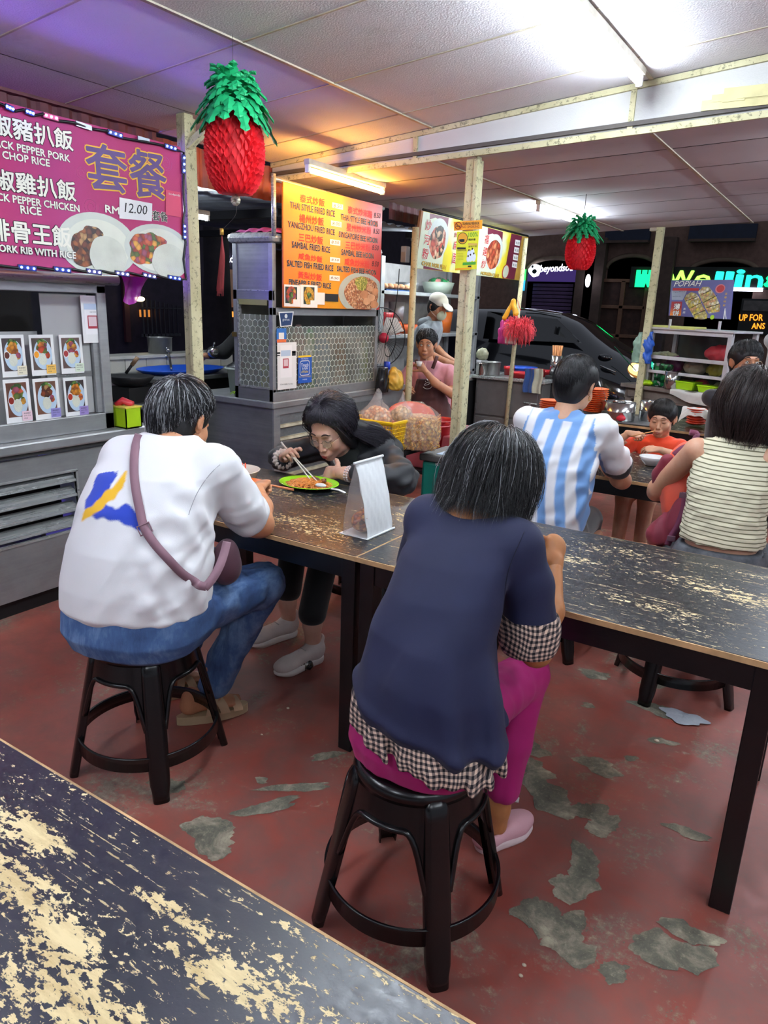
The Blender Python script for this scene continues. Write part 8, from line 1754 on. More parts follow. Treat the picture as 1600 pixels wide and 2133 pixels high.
B.quad_uv(B.uv(880,200)[0],B.clip[1],B.uv(1180,400)[0],B.clip[3],MATS['pale_print'],'pale_panel',.001,.0004);B.poly([(1000,280),(1200,340),(1190,480),(1130,400),(1060,360),(995,380)],MAR,'maroon_corner',.0016);B.poly([(915,925),(1110,970),(1110,1000),(912,955)],MAR,'maroon_strip',.0016)
B.disc(335,430,140,275,SILV,'printed_plate',.0022);B.disc(325,480,110,225,food('printed_noodles_pale',['#d9a58a','#c97a62','#e3c0a0','#b8503f','#e0b48e','#4a4a3a'],26),'printed_noodles',.0030,wob=.04);B.disc(350,360,55,110,food('printed_dark_greens',['#2f3028','#4a4a3c','#c9a98a','#3a3a30'],24),'printed_greens',.0036,wob=.08)
B.disc(1075,610,120,245,SILV,'printed_plate',.0022);B.disc(1070,640,92,200,food('printed_noodles_red',['#b04a34','#c86a48','#963628','#d98a60'],24),'printed_noodles',.0030,wob=.04)
REDL2=M('red_characters','#b3262c',.5,0,0)
for s_,x,y0,y1,w in (('炒',158,165,312,72),('河',138,365,500,72),('粉',112,545,690,78),('炒',545,340,410,40),('麻',530,450,570,44),('面',512,620,755,50),('福',945,368,490,52),('建',922,530,655,50),('炒',900,695,820,55)): B.text(s_,x,y1,x+w,y1+w*.22,y0,REDL2,CREAM,off=.02,off2=.05,lift=.004)
B.text('CHAR HOR FUN',112,780,432,838,725,M('gold_letters','#d9a926',.45,0,0),BLKO,off=.02,off2=.04,lift=.005);B.text('HOKKIEN CHAR',900,905,1142,945,862,MATS['gold_letters'],BLKO,off=.02,off2=.04,lift=.005)
a0=B.uv(1310,380)[0];a1=B.uv(1450,420)[0];B.quad_uv(a0,B.clip[1],a1,B.clip[3],MAR,'maroon_price_panel',.002,.0005)
for k in range(4): x=1365-13*k;y=440+98*k;B.poly([(x,y),(x+62,y+14),(x+55,y+88),(x-8,y+74)],PAPER,'price_slip',.003,.0004);B.text('8.00',x+4,y+60,x+50,y+70,y+25,BLK_TXT,lift=.0042)
B.quad_uv(a1,B.clip[1],B.clip[2],B.clip[3],M('gold_side_strip','#b58f3a',.45,0,.15),'gold_strip',.002,.0005);B.disc(1235,870,45,100,REDL2,'red_ring',.003);B.disc(1235,870,37,86,MATS['pale_print'],'ring_centre',.0036)
MB().prism([B.pt(ya-.03,0,-.02),B.pt(ya,0,-.02),B.pt(ya,h3,-.02),B.pt(ya-.03,h3,-.02)],B.n*.02).build('wooden_edge',M('brown_edge_wood','#9a6a45',.7,0,.2),b3);MB().cyl(B.pt(ya,h3+.01,-.005),B.pt(yb,h3+.01,-.005),.010,8).build('top_pipe',DARK,b3)
# no smoking plate and yellow poster on the big post
fc2=4.06-.033-.014;ns=thing('no_smoking_sign','orange DILARANG MEROKOK no smoking plate on the big cream post','sign',(-2.04,fc2,1.9));nd=V(.93,.36,0).normalized();P0=at_y(945.5,480,fc2-.05);B=Board(P0,(.95,.31,0),(0,0,1),ns);B.crop(860,430,6.4)
ORP=M('orange_plate','#ee9a12',.4,0,.04);B.poly([(545,205),(928,180),(925,300),(550,325)],ORP,'plate',.0,.002);B.text('DILARANG MEROKOK',665,248,888,240,212,BLK_TXT,off=.02,lift=.003);B.text('NO SMOKING',660,292,888,285,258,M('dark_red_ink','#8a1a10',.5,0,0),off=.0,lift=.003)
a,b=B.uv(608,258);rr=B.uv(650,258)[0]-a;MB().tube([B.pt(a+rr*math.cos(t_),b+rr*math.sin(t_),.003) for t_ in [2*PI*k/24 for k in range(24)]],.0022,5,closed=True).build('prohibition_ring',MATS['dark_red_ink'],ns);MB().tube([B.pt(a-rr*.7,b+rr*.7,.003),B.pt(a+rr*.7,b-rr*.7,.003)],.0020,5).build('prohibition_bar',MATS['dark_red_ink'],ns);MB().tube([B.pt(a-rr*.6,b-.002,.0025),B.pt(a+rr*.6,b-.002,.0025)],.0022,5).build('cigarette_mark',BLK_TXT,ns)
po=thing('poster','yellow-green recruitment poster below the no smoking plate on the big post','poster',tuple(P0));po['label']='yellow-green printed poster below the no smoking plate on the big post';B.parent=po
YP=M('yellow_green_paper','#d9d822',.5,0,.05);B.poly([(590,338),(885,322),(850,835),(562,855)],YP,'paper',-.001,.0018)
B.disc(665,425,68,78,M('dark_ring_ink','#4a3a14',.5,0,0),'logo_ring',.002,.0003);B.disc(665,425,60,69,M('amber_print','#d99a1c',.5,0,0),'logo_face',.0026,.0003);B.poly([(620,440),(655,436),(690,436),(690,470),(655,478),(622,468)],BLK_TXT,'logo_block',.003,.0003);GRI=M('green_ink','#3f9a2a',.5,0,0)
B.text('100%',745,412,868,402,350,GRI,off=.01,lift=.002);B.text('現炒香',742,458,838,454,430,BLK_TXT,off=.02,lift=.002);B.text('香味十足',742,552,858,540,528,BLK_TXT,lift=.002);B.rect(740,490,862,520,M('tan_print','#c9a24a',.5,0,0),'tan_band',.002,.0003)
B.rect(592,545,706,570,BLK_TXT,'dark_band',.002,.0003);B.text('GOOD FOOD',594,598,715,594,576,M('brown_ink','#5a2a14',.5,0,0),off=.02,lift=.002)
for k in range(5): B.text('- - - - - - - - - -',588,632+20*k,672,630+20*k,628+20*k,BLK_TXT,lift=.002)
for k,(x,y,r,h) in enumerate(((750,640,26,75),(795,630,28,85),(770,690,30,60),(815,680,26,70),(740,700,24,50))): B.disc(x,y,r,h*.8,M('white_coat','#d8e0ea',.5,0,.1),'printed_figure',.002+.0003*k,.0002);B.disc(x,y-h*.75,10,14,M('dark_head','#3a2a22',.5,0,0),'printed_head',.0042,.0002)
B.poly([(668,748),(842,738),(838,775),(664,784)],GRI,'green_band',.002,.0003);B.rect(735,788,780,810,BLK_TXT,'dark_block',.002,.0003);B.poly([(565,828),(790,812),(788,830),(562,848)],MATS['orange_plate'],'orange_band',.002,.0003)
# bundle of red raffia and towels on the pole at the end of stall 3
t=thing('support_pole','thin pole at the far end of the noodle banner carrying bags and raffia','pole',(-2.93,7.0,0));p0=at_y(1088,590,6.95);p1=at_y(1060,790,6.95);MB().cyl((p1.x,6.95,.03),(p0.x,6.95,2.2),.022,10).build('shaft',MATS['post'],t)
RAF=M('coral_red_raffia','#e0404c',.5,0,.25);t=thing('raffia_bundle','fluffy bundle of coral red raffia string hanging on the pole','string',at_y(1082,680,6.8));c=at_y(1082,678,6.80);r_=random.Random(5);m=MB()
for k in range(620):
    sx=1 if k % 2 else -1;cc=c+V(sx*.055,0,-.01);z_=r_.random()*2-1;a=r_.random()*2*PI;q_=math.sqrt(1-z_*z_);d=V(q_*math.cos(a),q_*math.sin(a)*.8,z_*1.15);L_=.075+.035*r_.random();top=c+V(0,0,.10)
    m.tube(smooth_path([top*.25+cc*.75,cc+d*L_*.6,cc+d*L_+V(0,0,-.012),cc+d*L_*1.12+V(0,0,-.035-.03*r_.random())],3),.0019,3,cap=False)
o=m.build('raffia_strings',RAF,t);o['kind']='stuff';MB().tube([c+V(0,0,.14),at_y(1078,625,6.85)],.003,5).build('hanging_cord',REDPL,t)
t=thing('plastic_bag','magenta drawstring bag hanging left of the coral raffia','bag',at_y(1053,690,6.85));c=at_y(1056,686,6.88);S=Sdf();S.rings([((c.x,6.88,c.z-.14),.085,.04,0),((c.x,6.88,c.z),.08,.045,0),((c.x+.01,6.88,c.z+.09),.07,.035,0)],k=.02);S.post=wrinkle(9,.006,50,(0,0,1));body_mesh('bag_cloth',[S.mesh(.009,1)],M('magenta_cloth_bag','#b8287a',.6,0,.15),t)
t=thing('plastic_bag','yellow plastic bag hooked above the magenta bag on the pole','bag',at_y(1070,650,6.9));c=at_y(1070,648,6.86);S=Sdf();S.chain([((c.x-.08,6.84,c.z-.07),.025),((c.x,6.84,c.z+.10),.014),((c.x+.03,6.84,c.z-.02),.03)],.03);S.post=wrinkle(19,.005,60);body_mesh('bag_film',[S.mesh(.008,1)],M('deep_yellow_film','#d89a24',.35,0,.2),t)
t=thing('towel','white towel folded between the magenta bag and the raffia','cloth',at_y(1062,690,6.8));c=at_y(1064,690,6.83);MB().box((c.x-.05,6.82,c.z-.12),(c.x+.06,6.835,c.z+.08),.006).build('cloth_sheet',WTW,t)
# ================================================================ spring-roll stall
U=V(.907,-.421,0).normalized();PP=V(-2.06,8.08,0);NB=U.cross(V(0,0,1));NB=V(-.421,-.907,0).normalized()
po3=thing('food_stall','wooden stall with a white-framed glass display cabinet on top at the back right','stall',tuple(PP));B=Board(PP,U,(0,0,1),po3);GW=M('weathered_grey_wood','#6d635c',.8,0,.25,.4,40);ALW=M('white_aluminium','#c6c3c6',.4,.2,.08)
def bx(a0,b0,a1,b1,d0,d1,mat,name,bev=.003,parent=None):
    c=PP+U*((a0+a1)/2)+V(0,0,(b0+b1)/2)+NB*(-(d0+d1)/2);return MB().obox(c,U*((a1-a0)/2),NB*((d1-d0)/2),V(0,0,(b1-b0)/2),bev).build(name,mat,parent or po3)
bx(-.02,.775,1.75,.815,-.04,.75,GW,'tabletop');bx(.02,.66,1.7,.775,0,.04,GW,'apron');bx(.06,.68,.80,.755,-.006,.0,GW,'drawer_front')
for a in (.03,1.6): 
    for d in (0,.6): bx(a,0,a+.08,.775,d,d+.08,GW,'leg')
a0,a1=.235,1.165
for a in (a0,a1-.045):
    for d in (.0,.40): bx(a,.815,a+.045,1.40,d,d+.04,ALW,'upright')
for z,zh in ((1.355,.045),(1.10,.035),(.975-.02,.03)): bx(a0,z,a1,z+zh,-.002,.03,ALW,'rail')
for z in (1.10,.955): bx(a0+.01,z,a1-.01,z+.012,.03,.42,ALW,'shelf_board')
bx(a0-.02,1.395,a1+.02,1.415,-.02,.46,ALW,'roof_sheet');bx(a0,.815,a1,1.4,.43,.44,M('smoky_back_glass','#4a4c48',.2,0,.2),'back_panel');bx(a0+.04,.82,a1-.04,1.36,.012,.016,GLASS_T,'front_glass',0)
DSH=M('dark_shadowed_fabric','#1c1d20',.8)
for (lab,px,py,r,col,nm) in (('red plastic bag of food on the top shelf of the spring roll cabinet',1505,690,(.13,.08,.075),'#b8303c','plastic_bag'),('purple bag on the middle shelf of the spring roll cabinet',1408,733,(.11,.08,.075),'#8a2a6a','plastic_bag'),('pale clear bag on the middle shelf of the spring roll cabinet',1453,740,(.12,.08,.07),'#b8ab92','plastic_bag'),('olive-yellow bag on the middle shelf of the spring roll cabinet',1495,740,(.08,.07,.065),'#a39a2a','plastic_bag'),('white wrapped bundle at the left of the top cabinet shelf',1388,700,(.15,.07,.022),'#c9cba0','wrapped_bundle'),('brown paper bundle on the lowest level inside the cabinet',1430,772,(.10,.07,.05),'#9a6a52','wrapped_bundle'),('pink-red crumpled bag behind the lime tubs',1463,780,(.09,.06,.05),'#d83a55','plastic_bag'),('white crumpled bag at the right behind the lime tubs',1500,782,(.07,.05,.045),'#bdb9a8','plastic_bag')):
    P_=Board(PP-NB*.20,U,(0,0,1),None).hit(px,py);zfl=1.112+r[2] if py < 712 else (.967+r[2] if py < 760 else .817+r[2]);t=thing(nm,lab,'bag' if 'bag' in nm else 'bundle',(P_.x,P_.y,zfl-r[2]));S=Sdf();S.ell((P_.x,P_.y,zfl),r,k=.02);S.ell((P_.x+.02,P_.y,zfl+r[2]*.6),(r[0]*.5,r[1]*.6,r[2]*.6),k=.03);S.post=wrinkle(int(px),.007,45,(0,0,1));body_mesh('bag_film' if 'bag' in nm else 'wrapping',[S.mesh(.010,1)],M('stuff_'+col,col,.3,0,.3,.3,40),t)
def onb(px,py,d=0): return Board(PP-NB*d,U,(0,0,1),None).hit(px,py)
LT=M('lime_tub','#a6d41a',.35,0,.05)
for (lab,px,w,h) in (('larger lime green tub on the white cloth of the spring roll stall',1434,.105,.075),('smaller lime green tub right of the larger one',1481,.095,.06)):
    p=onb(px,800,.06);t=thing('plastic_tub',lab,'tub',(p.x,p.y,.825));m=MB();cs=[(-1,-1),(1,-1),(1,1),(-1,1)];lo=[V(p.x,p.y,.825)+U*(w*.85*a)+NB*(.06*b) for a,b in cs];hi=[V(p.x,p.y,.825+h)+U*(w*a)+NB*(.075*b) for a,b in cs];m.add(lo+hi,[(3,2,1,0)]+[(i,(i+1) % 4,(i+1) % 4+4,i+4) for i in range(4)]+[(4,5,6,7)]);m.build('tub_wall',LT,t);MB().tube(hi,.007,6,closed=True,smooth=False).build('rim',LT,t)
p=onb(1533,808,.02);t=thing('plastic_tub','orange-red tub at the right end of the spring roll stall','tub',(p.x,p.y,.82));MB().lathe([(0,0),(.09,0),(.10,.05),(.095,.05),(.085,.01),(0,.01)],(p.x,p.y,.826),24).build('tub_wall',M('orange_red_tub','#d8481f',.35),t)
p=onb(1400,795,.02);t=thing('cooking_tin','ribbed steel tin beside the green packet on the spring roll stall','tin',(p.x,p.y,.82));MB().lathe([(0,0),(.075,0),(.08,.17),(.076,.17),(.07,.01),(0,.01)],(p.x,p.y,.817),24).build('tin_wall',SS,t)
p=onb(1380,780,.05);t=thing('snack_packet','large shiny green leaf-printed packet on the spring roll stall','packet',(p.x,p.y,.82));MB().obox((p.x,p.y,.935),U*.11,NB*.03,V(0,0,.12),.02).build('packet_film',food('green_leaf_print',['#0f6a38','#1c8a4a','#0a4a28','#3fae62','#c9c4c8'],22,.25),t)
p=onb(1345,800,-.0);t=thing('snack_packet','lime green folded packet at the left end of the spring roll stall','packet',(p.x,p.y,.82));S=Sdf();S.ell((p.x,p.y,.845),(.09,.06,.028),k=.01);S.post=wrinkle(4,.006,60);body_mesh('packet_film',[S.mesh(.008,1)],LT,t)
p=onb(1352,770,.05);t=thing('clear_bottle','clear bottle with orange base standing by the left cabinet post','bottle',(p.x,p.y,.82));MB().lathe([(0,0),(.04,0),(.04,.15),(.02,.19),(0,.19)],(p.x,p.y,.817),18).build('bottle_wall',M('brownish_bottle','#7a6a62',.15,0,.2),t)
t=thing('towel','white cloth spread along the front edge of the spring roll stall','cloth',tuple(onb(1450,815)))
MB().grid(lambda u,v: PP+U*(.62+1.0*u)+NB*(.055-.30*v if v > .3 else .055)*1.0+V(0,0,(.822 if v > .3 else .822-.12*(.3-v)/.3*(.4+.6*abs(math.sin(4.2*u))))+.004*math.sin(22*u)),30,12).build('cloth_sheet',WTW,t)
ps=thing('menu_sign','purple-blue POPIAH board with photo of cut spring rolls','sign',tuple(PP+U*.7+V(0,0,1.4)));B=Board(PP+NB*.01,U,V(-NB.x*.12,-NB.y*.12,1),ps);B.crop(1370,570,8.42)
c4=[B.uv(*p) for p in ((240,115),(1335,105),(1270,800),(190,735))];MB().prism([B.pt(a,b,-.012) for a,b in c4[::-1]],B.n*.012).build('board',M('violet_blue_print','#5a5a94',.4,0,.12),ps)
bx(.45,1.40,.47,1.50,.0,.02,ALW,'board_prop',.002,ps);bx(1.0,1.40,1.02,1.50,.0,.02,ALW,'board_prop',.002,ps);B.text('POPIAH',285,228,765,222,130,WHT_TXT,BLKO,off=.01,off2=.03,lift=.002,shear=.25);B.poly([(270,252),(730,256),(722,302),(265,298)],REDL2,'red_band',.0015,.0005);B.poly([(248,300),(515,300),(490,370),(440,465),(250,460)],M('pale_grey_print','#9aa0b4',.5,0,.1),'grey_note',.0015,.0005);B.text('Original RM 4.50',268,335,480,332,312,BLK_TXT,lift=.0025);B.text('Special RM 6.00',262,415,400,412,392,BLK_TXT,lift=.0025)
B.poly([(250,490),(432,490),(412,740),(215,735)],gradient('red_yellow_print','Z',[(0,'#e8b020'),(.6,'#e2801c'),(1,'#a31a2c')],1.40,1.62),'red_yellow_panel',.0015,.0005);B.text('薄',278,632,385,632,525,WHT_TXT,BLKO,off=.02,off2=.05,lift=.0025);B.text('饼',258,742,370,742,650,WHT_TXT,BLKO,off=.02,off2=.05,lift=.0025);B.text('素',450,640,492,640,600,WHT_TXT,lift=.0025);B.text('高',440,700,485,700,660,WHT_TXT,lift=.0025)
ROLL=food('printed_roll_filling',['#d9cfa0','#c9b878','#e3dcc0','#b8a860','#cf9a6a','#d9c24a'],40)
B.poly([(470,440),(510,370),(590,325),(680,350),(730,420),(790,560),(880,730),(860,790),(780,805),(650,790),(560,620),(490,500)],ROLL,'printed_roll',.0016,.0005);B.poly([(710,320),(790,235),(900,230),(950,290),(1030,400),(1100,560),(1085,670),(900,700),(850,620),(780,490)],ROLL,'printed_roll',.0018,.0005)
for seg in (((500,480),(700,405)),((565,610),(770,510)),((640,725),(840,640)),((770,370),(930,295)),((800,510),(1040,385)),((860,600),(1090,530))): MB().tube([B.pt(*B.uv(*seg[0]),.003),B.pt(*B.uv(*seg[1]),.003)],.003,4).build('printed_cut_line',BLKO,ps)
B.disc(1100,265,85,80,M('pink_ring','#c9737c',.5,0,0),'sauce_dish',.0016);B.disc(1105,265,66,62,REDL2,'sauce',.0022)
for k in range(4): B.text('古早味好'[k],1180-12*k,372+68*k,1222-12*k,372+68*k,335+68*k,MATS['gold_letters'],off=.02,lift=.0025)
B.poly([(1180,610),(1192,610),(1170,800),(1150,800)],WHT_TXT,'printed_leg',.0018,.0004);B.poly([(1180,610),(1188,610),(1212,800),(1196,800)],WHT_TXT,'printed_leg',.0018,.0004);B.disc(960,765,35,40,LT,'printed_lime',.0018)
B.crop(0,0,1)
t=thing('yellow_cloth','pale yellow cloth folded over the cabinet top below the POPIAH board','cloth',tuple(onb(1424,670)));
p0,p1=onb(1401,665,-.03),onb(1449,683,-.03);MB().grid(lambda u,v: V(p0.x,p0.y,0)+U*((p1-p0).dot(U)*u-.01*v)+V(0,0,1.42+(p1.z-.02-1.42)*v)+NB*(.006*math.sin(8*u+2)),12,8).build('cloth_sheet',M('pale_yellow_cloth','#cfcf7c',.7,0,.06),t);bx(.24,1.415,.75,1.435,.0,.2,MATS['pale_yellow_cloth'],'cloth_fold',.006,t)
for (lab,px,w,col,d) in (('blue plastic bag hanging at the left cabinet post',1349,.055,'#2a5ab8',-.05),('white and green plastic bags hanging behind the blue one',1331,.055,'#8fae9c',.04)):
    p=onb(px,718,d);t=thing('plastic_bag',lab,'bag',(p.x,p.y,p.z));S=Sdf();S.rings([((p.x,p.y,p.z-.19),.05,.03,-.4),((p.x,p.y,p.z),.06,.04,-.4),((p.x+.01,p.y,p.z+.13),.03,.02,-.4)],k=.02);S.post=wrinkle(px,.007,45,(0,0,1));body_mesh('bag_film',[S.mesh(.009,1)],M('film_'+col,col,.3,0,.25,.3,30),t)
# ================================================================ parked car
car=thing('car','black car parked in the street behind the stalls, its headlamp lit','car',(-4.6,11.2,0));CB=M('black_car_paint','#05070d',.12,0,.1,coat=1.0)
prof=[(-2.30,.30,.55),(-2.33,.55,.72),(-2.42,.72,.80),(-2.55,.84,.84),(-2.75,.96,.87),(-3.0,1.06,.89),(-3.25,1.20,.86),(-3.55,1.40,.80),(-3.85,1.50,.76),(-4.2,1.545,.75),(-4.8,1.56,.75),(-5.6,1.54,.75),(-6.3,1.46,.76),(-6.7,1.25,.82),(-6.85,.9,.86),(-6.88,.4,.8)]
def carfn(u,v):
    k=u*(len(prof)-1);i=min(int(k),len(prof)-2);f=k-i;x,zt,w=[prof[i][j]*(1-f)+prof[i+1][j]*f for j in range(3)];a=PI*v;zb=.28;hb=(zt-zb);c=math.cos(a);s_=math.sin(a)
    y=11.3-(abs(c)**.55)*(1 if c > 0 else -1)*(w+.08*(1-s_));z=zb+hb*s_**.75;return (x,y,z)
MB().grid(carfn,60,28,flip=True).build('body_shell',CB,car)
CG=M('dark_window_glass','#020304',.04,0,0,coat=1.0);
wn=[V(-3.35,10.50,1.10),V(-3.78,10.56,1.42),V(-4.9,10.58,1.49),V(-4.9,10.48,1.08)];MB().prism(wn,V(0,-.012,0)).build('side_window',CG,car)
m=MB();
for (x,) in ((-2.95,),(-6.1,)):
    w=MB().lathe([(.0,-.10),(.20,-.10),(.30,-.11),(.33,-.08),(.33,.08),(.30,.11),(0,.11)],(x,10.52,.33),32,ax=(V(1,0,0),V(0,0,1),V(0,-1,0))).build('wheel',BLACK,car);MB().lathe([(0,.112),(.19,.112),(.19,.10)],(x,10.52,.33),24,ax=(V(1,0,0),V(0,0,1),V(0,-1,0))).build('rim',ALU,w)
hp=at_y(1328,770,10.55);MB().ball((hp.x-.03,10.62,hp.z),(.12,.09,.10),18,12).build('headlamp',emis('amber_headlamp','#ffb060',.6),car);MB().ball((hp.x-.02,10.56,hp.z+.02),(.05,.05,.05),12,8).build('headlamp_core',emis('warm_core','#fff0c8',2.5),car)
MB().tube([at_y(1280,722,10.45),at_y(1300,745,10.42),at_y(1325,772,10.40)],.008,6).build('green_reflection_strip',M('green_reflection_tint','#2f7a55',.2,.6),car);MB().tube([at_y(1095,645,10.9),at_y(1130,650,10.9),at_y(1170,655,10.9)],.012,6).build('roof_rail',SS,car)  # green strip stands in for the shop sign's reflection on the car edge
MB().ball((-2.95,10.33,.93),(.10,.05,.055),14,10).build('door_mirror',CB,car);MB().tube([at_y(1250,762,10.43),at_y(1282,775,10.43)],.012,6).build('door_handle',SS,car)
# ================================================================ shops across the street
bl=thing('shophouse','dark shop building across the street with arched fronts and lit signs','building',(-4,18,0));YF=18.0;B=Board((0,YF,0),(1,0,0),(0,0,1),bl);WALL=M('dusky_brown_render','#6a5248',.9,0,.2,.2,6)
MB().box((-13,YF+.35,-.1),(7,YF+.8,6.5)).build('upper_wall',WALL,bl)
ARCH=M('dim_cream_arch','#6b5a4a',.8,0,.15);SHUT=M('dark_blue_shutter','#10131f',.7,0,.3);PIER=M('brown_pier','#4a3a32',.85,0,.2)
def arch(xc,w,zs,zt,fill,ringm=ARCH):
    pts=[(xc-w/2,-.05),(xc+w/2,-.05)]+[(xc+w/2*math.cos(PI*k/16),zs+(zt-zs)*math.sin(PI*k/16)) for k in range(17)]
    B.poly_uv(pts,fill,'arch_opening',-.02+.0,.02);MB().tube([B.pt(xc+(w/2+.03)*math.cos(PI*k/16),zs+(zt-zs+.05)*math.sin(PI*k/16),.03) for k in range(17)],.05,6,flat=(B.n,.5)).build('arch_moulding',ringm,bl)
def fx(px): return B.uv(px,600)[0]
MB().box((-13,YF,-.1),(7,YF+.33,6.5)).build('front_wall',WALL,bl)
def fz(px,py): return B.uv(px,py)[1]
for (xl_,xr_,ytop,ysp,fill) in ((1098,1208,542,565,SHUT),(1262,1362,537,560,SHUT),(1435,1570,546,566,M('green_dark_fill','#15221a',.7,0,.2))):
    a,b=fx(xl_),fx(xr_);arch((a+b)/2,b-a,fz((xl_+xr_)/2,ysp),fz((xl_+xr_)/2,ytop),fill)
for px in (1222,1240,1380): x=fx(px);MB().box((x-.22,YF-.25,-.1),(x+.22,YF,3.2),.01).build('pier',PIER,bl)
PURS=M('purple_lit_shutter','#4a3358',.7,0,.15);PURW=emis('dim_purple_fascia','#2a1f4a',.3);B.rect(1104,560,1206,588,PURW,'purple_fascia',.06,.05);sp_=MB();a,b=fx(1112),fx(1196);zt=fz(1150,590)
for k in range(22): z=zt-.09*(k+1);MB().box((a,YF-.07,z),(b,YF-.05,z+.075),.01).build('shutter_slat',PURS,bl)
B.rect(1250,585,1350,760,M('brown_lit_interior','#3a241c',.8,0,.4),'shop_window',.02,.02);FRB=M('wooden_window_frame','#6a4a36',.7,0,.15)
for px in (1250,1300,1350): x=fx(px);MB().box((x-.05,YF-.1,fz(px,770)),(x+.05,YF-.03,fz(px,585)),.01).build('window_mullion',FRB,bl)
for py in (585,640,700,765): z=fz(1300,py);MB().box((fx(1250),YF-.1,z-.04),(fx(1350),YF-.03,z+.04),.01).build('window_rail',FRB,bl)
MB().box((fx(1225),YF-.6,fz(1300,765)),(fx(1365),YF-.1,fz(1300,755)),.02).build('window_ledge',M('pinkish_ledge','#6a4444',.7),bl);MB().box((fx(1225),YF-.4,-.1),(fx(1365),YF-.1,fz(1300,765))).build('low_wall',WALL,bl)
BLA=M('deep_blue_awning','#0d1a30',.7,0,.2)
for (x0,x1,y0,y1) in ((1265,1355,480,503),(1440,1575,470,500)): B.rect(x0,y0,x1,y1,BLA,'blue_blind',.03,.1);B.rect(x0,y1,x1,y1+4,PIER,'blind_ledge',.03,.25)
# lit signs, each a thing
LW=emis('white_sign_light','#dfe6ff',1.3);s_=thing('shop_sign','white glowing round emblem and lettering on the purple shop fascia','sign',B.pt(fx(1150),fz(1150,565),.1));B.parent=s_
B.disc(1118,564,12,13,LW,'round_emblem',.12,.02,wob=.06);B.text('beyondsou',1128,572,1197,569,553,LW,lift=.12,off=.01,shear=.2);B.disc(1118,566,5,5,SHUT,'emblem_eye',.145,.005);B.disc(1114,556,2.5,3,SHUT,'emblem_eye',.145,.005)
s_=thing('shop_sign','small round glowing hanging sign left of the green shop sign','sign',B.pt(fx(1239),fz(1239,587),.6));B.parent=s_;B.disc(1239,587,4.5,13,LW,'round_face',.5,.05)
s_=thing('shop_sign','large Wellings sign in green, lime and cyan glowing letters','sign',B.pt(fx(1460),fz(1460,580),.1));s_['label']='large green, lime and cyan glowing shop lettering with green W block';B.parent=s_
GRE=emis('sign_green','#10e070',.5);LIM=emis('sign_lime','#8af04a',.5);CYA=emis('sign_cyan','#20f0c0',.5);SBK=M('black_sign_board','#0a0f0e',.7);B.rect(1318,556,1680,606,SBK,'sign_board',.07,.04)
B.rect(1330,563,1366,599,GRE,'green_block',.13,.03);B.poly([(1346,599),(1349,590),(1352,599)],SBK,'block_notch',.165,.01);B.rect(1340,563,1341,572,SBK,'block_notch',.165,.01);B.rect(1353,563,1354,572,SBK,'block_notch',.165,.01)
for s2,x0,x1,mt,yt in (('W',1393,1443,LIM,565),('e',1447,1480,LIM,573),('l',1489,1503,CYA,567),('l',1510,1524,CYA,567),('i',1531,1546,CYA,563),('n',1554,1588,CYA,574),('g',1592,1622,GRE,574),('s',1628,1655,GRE,574)): B.text(s2,x0,598,x1,599,yt,mt,lift=.13,off=.05)
B.rect(1524,599,1590,608,LW,'white_strip',.13,.02)
for (y0,mt) in ((565,LW),(586,LW)): B.disc(1378,y0+5,4,7,mt,'white_mark',.13,.02)
s_=thing('shop_sign','dark car-accessory banner with orange lettering at the right edge','sign',B.pt(fx(1580),fz(1580,660),.1));B.parent=s_;B.rect(1548,622,1640,700,SBK,'banner',.06,.05);B.rect(1552,626,1640,650,M('grey_dash_photo','#4a4644',.5,0,.4),'car_photo',.12,.01);ORL=emis('orange_letters','#f08a28',.35);B.text('UP FOR',1541,668,1590,668,655,ORL,lift=.13,off=.03);B.text('ANS',1567,685,1594,685,673,ORL,lift=.13,off=.03)
s_=thing('shop_sign','green to blue vertical light box at the left of the purple shop','sign',B.pt(fx(1095),fz(1095,590),.1));B.parent=s_;B.rect(1090,562,1101,585,emis('lb_green','#3ac85a',.4),'green_half',.2,.05);B.rect(1090,585,1099,606,emis('lb_blue','#2a8ac8',.4),'blue_half',.2,.05)
# left: dark yard behind the stalls
yw=thing('house_wall','dark building wall with barred gate glimpsed behind the left stall','building',(-10,8,0));XW=-9.5;MB().box((XW-.3,2,-.1),(XW,16,6)).build('wall',M('night_purple_wall','#241d2a',.9,0,.3),yw);B=Board((XW,0,0),(0,1,0),(0,0,1),yw)
B.rect(248,560,268,712,M('dark_red_shutter','#3a1218',.7),'red_shutter',.02,.05);BARM=M('dull_grey_bar','#3a3a40',.6,.4)
for k in range(9): x=286+9*k;B.rect(x,620+2*k,x+2.2,700,BARM,'gate_bar',.1,.03)
B.rect(284,640,366,643,BARM,'gate_rail',.1,.03);B.rect(284,695,366,699,BARM,'gate_rail',.1,.03)
l_=thing('yard_lamp','small warm yard lamp glowing behind the left stall','light',tuple(B.hit(271,621)));B.parent=l_;B.disc(272,622,9,5,emis('warm_yard','#ffe0a0',1.5),'lamp_glow',.2,.03);B.rect(262,614,282,616,BARM,'lamp_hood',.0,.3)
B.parent=yw;B.rect(288,645,314,660,emis('dim_orange_window','#7a4a20',.5),'lit_window',.02,.02);B.rect(462,560,490,640,M('pale_lit_wall','#b58a6a',.8,0,.15),'pale_wall',.02,.03);B.rect(455,648,490,660,emis('dim_amber','#8a5a24',.6),'amber_strip',.1,.05)
s_=thing('shop_sign','small bluish white glowing lettering behind the big paper pineapple tassel','sign',tuple(B.hit(471,541)));B.parent=s_;B.text('mds',459,547,484,546,533,LW,lift=.1,off=.03)
